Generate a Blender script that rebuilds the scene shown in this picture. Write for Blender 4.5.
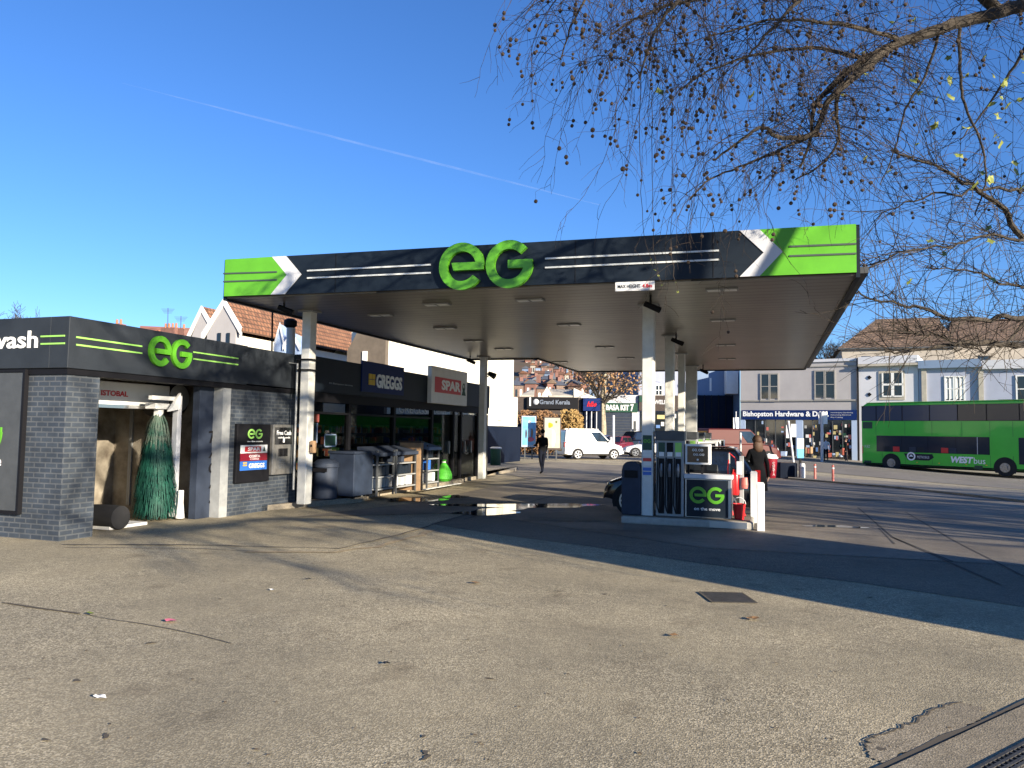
import bpy, math, random
import numpy as np
from mathutils import Matrix, Vector
random.seed(7)
for o in list(bpy.data.objects): bpy.data.objects.remove(o)
SC = bpy.context.scene
COL = SC.collection
rad = math.radians
# ------------------------------------------------------------------ camera
F = 765.; YAW = rad(18.95); PITCH = math.atan(47 / F); ROLL = .016; H = 1.7
RM = Matrix.Rotation(YAW, 3, 'Z') @ Matrix.Rotation(math.pi / 2 + PITCH, 3, 'X') @ Matrix.Rotation(ROLL, 3, 'Z')
cam_d = bpy.data.cameras.new('camera'); cam = bpy.data.objects.new('camera', cam_d); COL.objects.link(cam)
cam_d.sensor_width = 36; cam_d.lens = F / 1024 * 36; cam_d.clip_end = 9000; cam_d.clip_start = .05
cam.matrix_world = Matrix.Translation((0, 0, H)) @ RM.to_4x4()
SC.camera = cam
SC.render.resolution_x = 1024; SC.render.resolution_y = 768
# ------------------------------------------------------------------ light
SUN_EL = rad(15); SUN_H = Vector((.870, -.493)).normalized()   # towards the sun, on the ground plane
W = bpy.data.worlds.new('World'); SC.world = W; W.use_nodes = True
nt = W.node_tree; bg = nt.nodes['Background']
sky = nt.nodes.new('ShaderNodeTexSky'); sky.sky_type = 'NISHITA'; sky.sun_disc = False
sky.sun_elevation = SUN_EL; sky.sun_rotation = math.atan2(SUN_H.x, SUN_H.y)
sky.altitude = 60; sky.air_density = 1.0; sky.dust_density = .0; sky.ozone_density = 5.0
hsv = nt.nodes.new('ShaderNodeHueSaturation'); hsv.inputs['Saturation'].default_value = 1.06
tin = nt.nodes.new('ShaderNodeMix'); tin.data_type = 'RGBA'; tin.blend_type = 'MULTIPLY'; tin.inputs[0].default_value = 1; tin.inputs[7].default_value = (.86, .92, 1.12, 1)
nt.links.new(sky.outputs[0], hsv.inputs['Color']); nt.links.new(hsv.outputs[0], tin.inputs[6])
nt.links.new(tin.outputs[2], bg.inputs[0]); bg.inputs[1].default_value = .080
sl = bpy.data.lights.new('sun', 'SUN'); sl.energy = 5.0; sl.angle = rad(.55); sl.color = (1, .88, .70)
so = bpy.data.objects.new('sun', sl); COL.objects.link(so)
sd = Vector((SUN_H.x * math.cos(SUN_EL), SUN_H.y * math.cos(SUN_EL), math.sin(SUN_EL)))
so.rotation_euler = sd.to_track_quat('Z', 'Y').to_euler(); so.location = (30, -20, 30)
SC.view_settings.view_transform = 'Standard'; SC.view_settings.look = 'None'
SC.view_settings.exposure = 1.3; SC.view_settings.gamma = 1

# ------------------------------------------------------------------ helpers
def sm(t): t = max(0., min(1., t)); return t * t * (3 - 2 * t)
def g(x, y):                                   # ground height: falls gently towards the road on the right
    return -.62 * sm((y - 24) / 18) * sm((x + 2) / 18)
O = Vector((0, 0, H))
def ray(px, py): return RM @ Vector(((px - 512) / F, (384 - py) / F, -1))
def P(px, py, x=None, y=None, z=None, d=None):
    r = ray(px, py)
    if x is not None: t = x / r.x
    elif y is not None: t = y / r.y
    elif z is not None: t = (z - H) / r.z
    else: t = d
    return O + r * t
def G(px, py, dz=0):                           # point of the ground seen at a pixel
    z = 0.
    for _ in range(30):
        p = P(px, py, z=z + dz); z = .5 * z + .5 * g(p.x, p.y)
    return Vector((p.x, p.y, z + dz))
def CF(cx, cy, z=0): return Vector((cx * math.cos(YAW) - cy * math.sin(YAW), cx * math.sin(YAW) + cy * math.cos(YAW), z))

WM = {}
class MB:
    def __init__(s): s.v = []; s.f = []; s.uv = None
    def add(s, vs, fs):
        n = len(s.v); s.v += [tuple(v) for v in vs]; s.f += [tuple(i + n for i in f) for f in fs]; return s
    def cell(s, o, a, b, c):
        o, a, b, c = map(Vector, (o, a, b, c))
        vs = [o, o + a, o + a + b, o + b, o + c, o + a + c, o + a + b + c, o + b + c]
        fs = [(0, 3, 2, 1), (4, 5, 6, 7), (0, 1, 5, 4), (1, 2, 6, 5), (2, 3, 7, 6), (3, 0, 4, 7)]
        if a.cross(b).dot(c) < 0: fs = [f[::-1] for f in fs]
        return s.add(vs, fs)
    def box(s, x0, x1, y0, y1, z0, z1): return s.cell((x0, y0, z0), (x1 - x0, 0, 0), (0, y1 - y0, 0), (0, 0, z1 - z0))
    def prism(s, pts, vec):
        pts = [Vector(p) for p in pts]; vec = Vector(vec); n = len(pts)
        nn = Vector((0, 0, 0))
        for i in range(n): nn += pts[i].cross(pts[(i + 1) % n])
        if nn.dot(vec) < 0: pts = pts[::-1]
        vs = pts + [p + vec for p in pts]
        fs = [tuple(range(n))[::-1], tuple(range(n, 2 * n))] + [(i, (i + 1) % n, n + (i + 1) % n, n + i) for i in range(n)]
        return s.add(vs, fs)
    def sheet(s, pts): return s.add(pts, [tuple(range(len(pts)))])
    def tube(s, pts, r, n=6, cap=True):
        pts = [Vector(p) for p in pts]
        if not hasattr(r, '__len__'): r = [r] * len(pts)
        base = len(s.v); m = len(pts)
        ref = None
        for i, p in enumerate(pts):
            t = (pts[min(i + 1, m - 1)] - pts[max(i - 1, 0)])
            if t.length < 1e-9: t = Vector((0, 0, 1))
            t.normalize()
            if ref is None: ref = t.orthogonal()
            a = (ref - t * ref.dot(t))
            if a.length < 1e-6: a = t.orthogonal()
            a.normalize(); ref = a; b = t.cross(a)
            for k in range(n):
                w = 2 * math.pi * k / n
                s.v.append(tuple(p + (a * math.cos(w) + b * math.sin(w)) * r[i]))
        for i in range(m - 1):
            for k in range(n):
                k2 = (k + 1) % n
                s.f.append((base + i * n + k, base + i * n + k2, base + (i + 1) * n + k2, base + (i + 1) * n + k))
        if cap:
            s.f.append(tuple(base + k for k in range(n))[::-1]); s.f.append(tuple(base + (m - 1) * n + k for k in range(n)))
        return s
    def lathe(s, prof, c=(0, 0, 0), n=16, ax='Z'):
        c = Vector(c); base = len(s.v)
        for (r, z) in prof:
            for k in range(n):
                w = 2 * math.pi * k / n; q = (r * math.cos(w), r * math.sin(w), z)
                if ax == 'Y': q = (q[0], q[2], -q[1])
                if ax == 'X': q = (q[2], q[0], q[1])
                s.v.append(tuple(c + Vector(q)))
        m = len(prof)
        for i in range(m - 1):
            for k in range(n):
                k2 = (k + 1) % n; s.f.append((base + i * n + k, base + i * n + k2, base + (i + 1) * n + k2, base + (i + 1) * n + k))
        s.f.append(tuple(base + k for k in range(n))[::-1]); s.f.append(tuple(base + (m - 1) * n + k for k in range(n)))
        return s
    def ball(s, c, r, n=6, m=4, sq=(1, 1, 1)):
        c = Vector(c); base = len(s.v)
        s.v.append(tuple(c + Vector((0, 0, -r * sq[2]))))
        for i in range(1, m):
            w = math.pi * i / m - math.pi / 2
            for k in range(n):
                q = 2 * math.pi * k / n
                s.v.append(tuple(c + Vector((r * math.cos(w) * math.cos(q) * sq[0], r * math.cos(w) * math.sin(q) * sq[1], r * math.sin(w) * sq[2]))))
        s.v.append(tuple(c + Vector((0, 0, r * sq[2])))); top = len(s.v) - 1
        for k in range(n):
            k2 = (k + 1) % n
            s.f.append((base, base + 1 + k2, base + 1 + k))
            for i in range(m - 2): s.f.append((base + 1 + i * n + k, base + 1 + i * n + k2, base + 1 + (i + 1) * n + k2, base + 1 + (i + 1) * n + k))
            s.f.append((top, base + 1 + (m - 2) * n + k, base + 1 + (m - 2) * n + k2))
        return s
    def build(s, name, mat=None, parent=None, local=False, smooth=False, bevel=0, kind=None, label=None, edge=None):
        me = bpy.data.meshes.new(name)
        vs = s.v
        if parent is not None and not local:
            inv = WM[parent.name].inverted(); vs = [inv @ Vector(v) for v in vs]
        me.from_pydata([tuple(v) for v in vs], [], s.f)
        if smooth: me.polygons.foreach_set('use_smooth', [True] * len(me.polygons))
        o = bpy.data.objects.new(name, me); COL.objects.link(o)
        if mat: me.materials.append(M[mat] if isinstance(mat, str) else mat)
        if parent is not None: o.parent = parent; WM[o.name] = WM[parent.name]
        else: WM[o.name] = Matrix.Identity(4)
        if bevel:
            b = o.modifiers.new('b', 'BEVEL'); b.width = bevel; b.segments = 2; b.limit_method = 'ANGLE'
        if smooth:
            try: me.set_sharp_from_angle(angle=rad(40))
            except Exception: pass
        if kind: o['kind'] = kind
        if label: o['label'] = label
        return o

def tag(o, label, cat, group=None, kind=None):
    o['label'] = label; o['category'] = cat
    if group: o['group'] = group
    if kind: o['kind'] = kind
    return o
def thing(name, label, cat, loc=(0, 0, 0), rz=0, group=None):
    o = bpy.data.objects.new(name, None); COL.objects.link(o); o.empty_display_size = .2
    o.location = loc; o.rotation_euler = (0, 0, rz)
    WM[o.name] = Matrix.Translation(Vector(loc)) @ Matrix.Rotation(rz, 4, 'Z')
    return tag(o, label, cat, group)
def kids(o): return [c for c in bpy.data.objects if c.parent == o]
def dup(o, loc=None, rz=None, label=None, parent=None):
    c = o.copy(); COL.objects.link(c)
    if parent is not None: c.parent = parent
    if loc is not None: c.location = loc
    if rz is not None: c.rotation_euler = (0, 0, rz)
    if label: c['label'] = label
    for ch in kids(o): dup(ch, parent=c)
    return c

# ------------------------------------------------------------------ materials
M = {}
def mat(name, col, rough=.6, metal=0., var=.0, vscale=3., bump=0., bscale=40., spec=.5, col2=None, coat=0., emit=None, es=0.):
    m = bpy.data.materials.new(name); m.use_nodes = True; n = m.node_tree.nodes; l = m.node_tree.links
    b = n['Principled BSDF']; b.inputs['Base Color'].default_value = (*col, 1); b.inputs['Roughness'].default_value = rough
    b.inputs['Metallic'].default_value = metal; b.inputs['Specular IOR Level'].default_value = spec
    if coat: b.inputs['Coat Weight'].default_value = coat; b.inputs['Coat Roughness'].default_value = .05
    if emit: b.inputs['Emission Color'].default_value = (*emit, 1); b.inputs['Emission Strength'].default_value = es
    if var or col2:
        tc = n.new('ShaderNodeTexCoord'); no = n.new('ShaderNodeTexNoise'); no.inputs['Scale'].default_value = vscale
        no.inputs['Detail'].default_value = 5; no.inputs['Roughness'].default_value = .65
        l.new(tc.outputs['Object'], no.inputs['Vector'])
        r = n.new('ShaderNodeValToRGB'); r.color_ramp.elements[0].position = .32; r.color_ramp.elements[1].position = .68
        c2 = col2 or tuple(c * (1 - var) for c in col); c1 = col if col2 else tuple(min(1, c * (1 + var)) for c in col)
        r.color_ramp.elements[0].color = (*c2, 1); r.color_ramp.elements[1].color = (*c1, 1)
        l.new(no.outputs[0], r.inputs[0]); l.new(r.outputs[0], b.inputs['Base Color'])
    if bump:
        tc = n.new('ShaderNodeTexCoord'); no = n.new('ShaderNodeTexNoise'); no.inputs['Scale'].default_value = bscale
        no.inputs['Detail'].default_value = 4
        l.new(tc.outputs['Object'], no.inputs['Vector']); bp = n.new('ShaderNodeBump'); bp.inputs['Strength'].default_value = bump
        bp.inputs['Distance'].default_value = .02; l.new(no.outputs[0], bp.inputs['Height']); l.new(bp.outputs[0], b.inputs['Normal'])
    M[name] = m; return m
mat('navy', (.009, .015, .024), .5, spec=.25, var=.12, vscale=1.3)
mat('green', (.10, .36, .02), .4, var=.12, vscale=2)
mat('bus_green', (.03, .50, .03), .38, coat=.3, var=.06, vscale=.8)
mat('lt_grey', (.55, .56, .58), .5, var=.06)
mat('stripe', (.62, .64, .62), .5)
mat('stripe_green', (.30, .62, .12), .5)
mat('dark_stripe', (.05, .07, .06), .5)
mat('black', (.007, .007, .009), .6, spec=.2)
mat('black_gloss', (.008, .008, .01), .12, coat=.6)
mat('rubber', (.015, .015, .016), .85)
mat('white', (.75, .75, .73), .5, var=.05, vscale=4)
mat('white_gloss', (.78, .79, .78), .25, coat=.5)
mat('white_text', (.85, .86, .85), .5)
mat('grey_paint', (.30, .31, .31), .5, var=.08, vscale=6)
mat('dark_grey', (.06, .065, .07), .5, var=.15, vscale=5)
mat('blue_grey', (.032, .042, .065), .55, spec=.2, var=.15, vscale=4)
mat('charcoal', (.022, .027, .034), .55, spec=.3, var=.2, vscale=1.4, bump=.05)
mat('col_white', (.62, .62, .58), .45, var=.10, vscale=5, bump=.04)
mat('red', (.55, .012, .015), .35, coat=.3)
mat('spar_red', (.55, .012, .018), .4)
mat('cup_red', (.22, .008, .02), .4)
mat('van_red_shaded', (.075, .010, .008), .55, var=.06, spec=.3)  # red lowered in colour to stand in for shadow on the van
mat('greggs_blue', (.006, .022, .11), .5, spec=.2)
mat('bright_blue', (.03, .14, .50), .4)
mat('yellow', (.65, .42, .03), .5)
mat('metal', (.45, .46, .47), .35, metal=.9)
mat('chrome', (.7, .7, .7), .15, metal=1.)
mat('brushed', (.30, .29, .27), .35, metal=.6, var=.2, vscale=8)
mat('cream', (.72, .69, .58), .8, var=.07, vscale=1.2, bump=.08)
mat('cream_shade', (.33, .30, .26), .85, var=.1, vscale=1.5, bump=.1)  # darker copy of cream with shade put into the colour
mat('render_grey', (.37, .355, .355), .85, var=.07, vscale=.7, bump=.05)
mat('render_pale', (.53, .54, .58), .85, var=.06, vscale=.7, bump=.05)
mat('render_blue', (.34, .37, .47), .85, var=.06, vscale=.7, bump=.05)
mat('stone', (.40, .37, .31), .85, var=.15, vscale=2, bump=.1)
mat('steelblue', (.17, .24, .36), .7, var=.06, vscale=1)
mat('navy_hoard', (.005, .010, .024), .7, spec=.12)
mat('brick_red', (.19, .095, .075), .85, var=.25, vscale=6)
mat('dark_wood', (.05, .035, .028), .7, var=.3, vscale=8)
mat('wood', (.35, .22, .12), .7, var=.2, vscale=6)
mat('skin', (.50, .30, .22), .5)
mat('hair', (.07, .035, .018), .7, var=.3, vscale=60)
mat('dark_cloth', (.007, .0075, .009), .95, spec=.1, bump=.3, bscale=25)
mat('jeans', (.008, .010, .018), .95, spec=.1)
mat('bark', (.065, .052, .038), .95, col2=(.018, .015, .012), vscale=7, bump=.5, bscale=25)
mat('bark_pale', (.42, .37, .27), .85, col2=(.22, .19, .13), vscale=6, bump=.3, bscale=15)
mat('twig', (.06, .042, .028), .95, col2=(.022, .016, .012), vscale=3)
mat('seed', (.045, .03, .02), .95)
mat('leaf_y', (.26, .28, .05), .6, col2=(.07, .11, .02), vscale=2)
mat('leaf_brown', (.34, .20, .09), .8, col2=(.22, .12, .05), vscale=4)
mat('hedge', (.20, .11, .05), .8, col2=(.16, .08, .03), vscale=3)
mat('hedge2', (.32, .21, .07), .8, col2=(.25, .15, .05), vscale=3)
mat('bin_green', (.008, .055, .03), .5)
mat('lime', (.07, .42, .03), .6, bump=.6, bscale=9)
mat('pink_red', (.60, .16, .13), .5)
mat('poster_sky', (.10, .32, .62), .4, col2=(.20, .48, .75), vscale=3)
mat('cyan', (.12, .42, .70), .45)
mat('lamp_white', (.8, .8, .75), .3)
mat('pale_blue', (.35, .45, .62), .6)
mat('kerb', (.36, .34, .30), .85, var=.15, vscale=5, bump=.1)
mat('iron', (.06, .058, .055), .6, metal=.3, var=.3, vscale=12, bump=.2)
mat('paper', (.75, .74, .70), .7)
mat('pink', (.6, .15, .22), .6)
mat('interior', (.10, .095, .085), .8, var=.3, vscale=3)
mat('grime', (.40, .36, .29), .6, col2=(.10, .075, .05), vscale=1.6, bump=.05)
mat('terra', (.40, .16, .09), .85)
mat('slate', (.09, .10, .12), .7, var=.2, vscale=2); mat('net', (.7, .7, .68), .9)
mat('tail_red', (.45, .01, .01), .2, coat=.6)
mat('headlight', (.55, .58, .60), .1, coat=.8)
mat('ledge', (.28, .27, .25), .8, var=.1)

def nodes_of(name, rough=.8):
    m = bpy.data.materials.new(name); m.use_nodes = True; M[name] = m
    n = m.node_tree.nodes; b = n['Principled BSDF']; b.inputs['Roughness'].default_value = rough
    return m, n, m.node_tree.links, b
def ramp(n, p0, c0, p1, c1):
    r = n.new('ShaderNodeValToRGB'); e = r.color_ramp.elements
    e[0].position = p0; e[0].color = (*c0, 1); e[1].position = p1; e[1].color = (*c1, 1); return r
def noise(n, l, vec, sc, det=4, ro=.6):
    t = n.new('ShaderNodeTexNoise'); t.inputs['Scale'].default_value = sc; t.inputs['Detail'].default_value = det
    t.inputs['Roughness'].default_value = ro; l.new(vec, t.inputs['Vector']); return t.outputs[0]
def mix(n, l, mode, fac, a, b):
    x = n.new('ShaderNodeMix'); x.data_type = 'RGBA'; x.blend_type = mode
    if isinstance(fac, (int, float)): x.inputs[0].default_value = fac
    else: l.new(fac, x.inputs[0])
    for i, q in ((6, a), (7, b)):
        if isinstance(q, tuple): x.inputs[i].default_value = (*q, 1)
        else: l.new(q, x.inputs[i])
    return x.outputs[2]
def asphalt(name, base, stone_c, contrast=1., rough=.85, bump=.6, stain=.35, rmin=None):
    m, n, l, b = nodes_of(name, rough)
    tc = n.new('ShaderNodeTexCoord').outputs['Object']
    vo = n.new('ShaderNodeTexVoronoi'); vo.inputs['Scale'].default_value = 100; l.new(tc, vo.inputs['Vector'])
    se = n.new('ShaderNodeSeparateColor'); l.new(vo.outputs['Color'], se.inputs[0])
    r = ramp(n, .35, tuple(c * (1 - .5 * contrast) for c in base), .9, stone_c); l.new(se.outputs[0], r.inputs[0])
    e = r.color_ramp.elements.new(.6); e.color = (*base, 1)
    nz = noise(n, l, tc, .35, 5, .6); rz_ = ramp(n, .44, (0, 0, 0), .56, (1, 1, 1)); l.new(nz, rz_.inputs[0])
    cz = mix(n, l, 'MIX', rz_.outputs[0], tuple(c * .80 for c in base), r.outputs[0])
    n1 = noise(n, l, tc, .55, 6, .6); r1 = ramp(n, .3, (1 - stain,) * 3, .7, (1.12, 1.1, 1.06)); l.new(n1, r1.inputs[0])
    c = mix(n, l, 'MULTIPLY', 1., mix(n, l, 'MIX', .5, r.outputs[0], cz), r1.outputs[0])
    n2 = noise(n, l, tc, 9, 5, .7); r2 = ramp(n, .25, (.78,) * 3, .75, (1.14,) * 3); l.new(n2, r2.inputs[0])
    c = mix(n, l, 'MULTIPLY', 1., c, r2.outputs[0])
    n3 = noise(n, l, tc, 1.7, 3, .5); r3 = ramp(n, .60, (1, 1, 1), .74, (.72, .70, .68)); l.new(n3, r3.inputs[0])
    c = mix(n, l, 'MULTIPLY', 1., c, r3.outputs[0])
    l.new(c, b.inputs['Base Color'])
    bp = n.new('ShaderNodeBump'); bp.inputs['Strength'].default_value = bump; bp.inputs['Distance'].default_value = .008
    ad = n.new('ShaderNodeMath'); ad.operation = 'ADD'; l.new(vo.outputs['Distance'], ad.inputs[0]); l.new(n2, ad.inputs[1])
    l.new(ad.outputs[0], bp.inputs['Height']); l.new(bp.outputs[0], b.inputs['Normal'])
    if rmin is not None:
        n4 = noise(n, l, tc, .5, 3, .5); r4 = ramp(n, .52, (rough,) * 3, .62, (rmin,) * 3); l.new(n4, r4.inputs[0]); l.new(r4.outputs[0], b.inputs['Roughness'])
    return m
asphalt('asphalt', (.41, .35, .23), (.64, .555, .385), .75, bump=.3)
asphalt('asphalt_dark', (.19, .165, .125), (.28, .25, .195), .7, stain=.3)
asphalt('asphalt_road', (.20, .18, .15), (.27, .245, .21), .5, bump=.2, stain=.2)
asphalt('concrete', (.26, .22, .17), (.29, .27, .22), .4, rough=.75, bump=.15, stain=.5)
asphalt('paving', (.31, .27, .21), (.38, .34, .27), .4, bump=.2, stain=.25)
asphalt('patch', (.29, .245, .17), (.42, .36, .26), .5, bump=.25, stain=.2)
mat('crack', (.09, .075, .055), .95)
mat('patch_tan', (.45, .36, .22), .95, col2=(.22, .16, .10), vscale=9); mat('joint', (.06, .055, .05), .95)
mat('water', (.03, .03, .03), .04, spec=.8)

def brick(name, axis, c1, c2, mortar, bw=.22, bh=.075, ms=.012, rough=.6):
    m, n, l, b = nodes_of(name, rough)
    tc = n.new('ShaderNodeTexCoord'); se = n.new('ShaderNodeSeparateXYZ'); l.new(tc.outputs['Object'], se.inputs[0])
    cb = n.new('ShaderNodeCombineXYZ'); l.new(se.outputs[0 if axis == 'X' else 1], cb.inputs[0]); l.new(se.outputs[2], cb.inputs[1])
    bt = n.new('ShaderNodeTexBrick'); bt.inputs['Scale'].default_value = 1; bt.inputs['Brick Width'].default_value = bw
    bt.inputs['Row Height'].default_value = bh; bt.inputs['Mortar Size'].default_value = ms; bt.inputs['Mortar Smooth'].default_value = .2
    bt.inputs['Color1'].default_value = (*c1, 1); bt.inputs['Color2'].default_value = (*c2, 1); bt.inputs['Mortar'].default_value = (*mortar, 1)
    l.new(cb.outputs[0], bt.inputs['Vector'])
    n1 = noise(n, l, tc.outputs['Object'], 2.2, 5, .65); r = ramp(n, .3, (.65,) * 3, .7, (1.3,) * 3); l.new(n1, r.inputs[0])
    l.new(mix(n, l, 'MULTIPLY', 1., bt.outputs['Color'], r.outputs[0]), b.inputs['Base Color'])
    bp = n.new('ShaderNodeBump'); bp.inputs['Strength'].default_value = .6; bp.inputs['Distance'].default_value = .006; bp.invert = True
    l.new(bt.outputs['Fac'], bp.inputs['Height']); l.new(bp.outputs[0], b.inputs['Normal'])
brick('brick_y', 'X', (.032, .042, .058), (.043, .055, .072), (.085, .093, .103))
brick('brick_x', 'Y', (.032, .042, .058), (.043, .055, .072), (.075, .084, .094))
brick('rooftile_x', 'Y', (.27, .13, .07), (.20, .09, .05), (.09, .05, .03), .22, .20, .03, .8)
brick('rooftile_y', 'X', (.27, .13, .07), (.20, .09, .05), (.09, .05, .03), .22, .20, .03, .8)
brick('rooftile_brown', 'X', (.20, .13, .085), (.12, .08, .055), (.06, .045, .035), .3, .25, .03, .85)
brick('housebrick', 'X', (.20, .12, .09), (.16, .09, .07), (.18, .16, .13), .22, .075, .012, .85)

def soffit():
    m, n, l, b = nodes_of('soffit', .34)
    tc = n.new('ShaderNodeTexCoord'); se = n.new('ShaderNodeSeparateXYZ'); l.new(tc.outputs['Object'], se.inputs[0])
    mo = n.new('ShaderNodeMath'); mo.operation = 'FRACT'; mu = n.new('ShaderNodeMath'); mu.operation = 'MULTIPLY'; mu.inputs[1].default_value = 1 / .3
    l.new(se.outputs[1], mu.inputs[0]); l.new(mu.outputs[0], mo.inputs[0])
    r = ramp(n, .0, (.035, .03, .023), .18, (.20, .172, .13)); l.new(mo.outputs[0], r.inputs[0])
    n1 = noise(n, l, tc.outputs['Object'], .7, 4, .6); r2 = ramp(n, .3, (.75,) * 3, .7, (1.15,) * 3); l.new(n1, r2.inputs[0])
    l.new(mix(n, l, 'MULTIPLY', 1., r.outputs[0], r2.outputs[0]), b.inputs['Base Color'])
    cb = n.new('ShaderNodeCombineXYZ'); l.new(se.outputs[0], cb.inputs[0]); m2 = n.new('ShaderNodeMath'); m2.operation = 'MULTIPLY'; m2.inputs[1].default_value = .25
    l.new(se.outputs[1], m2.inputs[0]); l.new(m2.outputs[0], cb.inputs[1])
    n2 = noise(n, l, cb.outputs[0], 2.2, 2, .5)
    ad = n.new('ShaderNodeMath'); ad.operation = 'ADD'; l.new(r.outputs[0], ad.inputs[0]); m3 = n.new('ShaderNodeMath'); m3.operation = 'MULTIPLY'; m3.inputs[1].default_value = .35; l.new(n2, m3.inputs[0]); l.new(m3.outputs[0], ad.inputs[1])
    bp = n.new('ShaderNodeBump'); bp.inputs['Strength'].default_value = .4; bp.inputs['Distance'].default_value = .03
    l.new(ad.outputs[0], bp.inputs['Height']); l.new(bp.outputs[0], b.inputs['Normal'])
    b.inputs['Metallic'].default_value = .1
soffit()
def glass(name, tint, gloss=.9, base=.10):
    m = bpy.data.materials.new(name); m.use_nodes = True; M[name] = m; n = m.node_tree.nodes; l = m.node_tree.links
    n.remove(n['Principled BSDF']); out = n['Material Output']
    t = n.new('ShaderNodeBsdfTransparent'); t.inputs[0].default_value = (*tint, 1)
    gl = n.new('ShaderNodeBsdfGlossy'); gl.inputs['Roughness'].default_value = .02; gl.inputs[0].default_value = (.9, .95, 1, 1)
    lw = n.new('ShaderNodeLayerWeight'); lw.inputs[0].default_value = .35
    ma = n.new('ShaderNodeMath'); ma.operation = 'MULTIPLY_ADD'; ma.inputs[1].default_value = gloss; ma.inputs[2].default_value = base
    l.new(lw.outputs['Fresnel'], ma.inputs[0]); mx = n.new('ShaderNodeMixShader'); l.new(ma.outputs[0], mx.inputs[0])
    l.new(t.outputs[0], mx.inputs[1]); l.new(gl.outputs[0], mx.inputs[2]); l.new(mx.outputs[0], out.inputs[0])
glass('glass', (.60, .62, .62), .05, .02)
glass('bus_glass', (.10, .12, .15), .12, .045)
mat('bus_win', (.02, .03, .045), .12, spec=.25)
mat('bus_win_sky_reflection', (.035, .055, .095), .2, spec=.3)  # sky reflection put into the pane colour as a bluer tint
mat('win_dark', (.012, .016, .02), .06, spec=.8)
mat('car_glass', (.012, .015, .018), .04, spec=1., coat=.5)

# ------------------------------------------------------------------ planes, lettering, logo
class Plane:
    def __init__(s, o, r, u=(0, 0, 1)):
        s.o = Vector(o); s.r = Vector(r).normalized(); s.u = Vector(u).normalized(); s.n = s.r.cross(s.u)
    def at(s, px, py):
        q = ray(px, py); t = (s.o - O).dot(s.n) / q.dot(s.n); return O + q * t
    def ab(s, px, py): p = s.at(px, py) - s.o; return p.dot(s.r), p.dot(s.u)
    def pt(s, a, b, off=0): return s.o + s.r * a + s.u * b + s.n * off
    def poly(s, pts, off=0, depth=.02, mb=None):   # pts in plane coordinates (a, b)
        mb = mb or MB(); return mb.prism([s.pt(a, b, off) for a, b in pts], s.n * depth)
    def rect(s, a0, a1, b0, b1, off=0, depth=.02, mb=None): return s.poly([(a0, b0), (a1, b0), (a1, b1), (a0, b1)], off, depth, mb)
    def pr(s, x0, y0, x1, y1, off=0, depth=.02, mb=None):   # rectangle whose edges are seen at these pixels
        xm = (x0 + x1) / 2; ym = (y0 + y1) / 2
        a0 = s.ab(x0, ym)[0]; a1 = s.ab(x1, ym)[0]; b0 = s.ab(xm, y1)[1]; b1 = s.ab(xm, y0)[1]
        return s.rect(a0, a1, b0, b1, off, depth, mb)
    def box(s, x0, y0, x1, y1):
        xm = (x0 + x1) / 2; ym = (y0 + y1) / 2
        return s.ab(x0, ym)[0], s.ab(x1, ym)[0], s.ab(xm, y1)[1], s.ab(xm, y0)[1]
def glyphs(txt, bold=0., shear=0.):
    c = bpy.data.curves.new('t', 'FONT'); c.body = txt; c.size = 1; c.offset = bold; c.shear = shear; c.resolution_u = 3
    o = bpy.data.objects.new('t', c); COL.objects.link(o); bpy.context.view_layer.update()
    dg = bpy.context.evaluated_depsgraph_get(); me = bpy.data.meshes.new_from_object(o.evaluated_get(dg))
    v = [tuple(q.co) for q in me.vertices]; f = [tuple(p.vertices) for p in me.polygons]
    bpy.data.objects.remove(o); bpy.data.curves.remove(c); bpy.data.meshes.remove(me); return v, f
def text(txt, pl, a0, a1, b0, b1, mat_, parent, off=.01, depth=.006, name='lettering', bold=.0, shear=0., local=False, fit=True):
    v, f = glyphs(txt, bold, shear)
    x0 = min(q[0] for q in v); x1 = max(q[0] for q in v); y0 = min(q[1] for q in v); y1 = max(q[1] for q in v)
    sx = (a1 - a0) / (x1 - x0); sy = (b1 - b0) / (y1 - y0)
    mb = MB(); n = len(v)
    pts = [(a0 + (q[0] - x0) * sx, b0 + (q[1] - y0) * sy) for q in v]
    mb.v = [tuple(pl.pt(a, b, off + depth)) for a, b in pts] + [tuple(pl.pt(a, b, off)) for a, b in pts]
    mb.f = list(f); cnt = {}
    for p in f:
        for i in range(len(p)):
            e = (p[i], p[(i + 1) % len(p)]); cnt[frozenset(e)] = None if frozenset(e) in cnt else e
    for e in cnt.values():
        if e: mb.f.append((e[1], e[0], e[0] + n, e[1] + n))
    return mb.build(name, mat_, parent, local=local)
def ring(pl, ca, cb, R, r, w0, w1, off, depth, mb, sx=1., n=36):
    m = max(4, int(n * abs(w1 - w0) / 360)); 
    for i in range(m):
        t0 = rad(w0 + (w1 - w0) * i / m); t1 = rad(w0 + (w1 - w0) * (i + 1) / m)
        pl.poly([(ca + sx * R * math.cos(t0), cb + R * math.sin(t0)), (ca + sx * R * math.cos(t1), cb + R * math.sin(t1)),
                 (ca + sx * r * math.cos(t1), cb + r * math.sin(t1)), (ca + sx * r * math.cos(t0), cb + r * math.sin(t0))], off, depth, mb)
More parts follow.
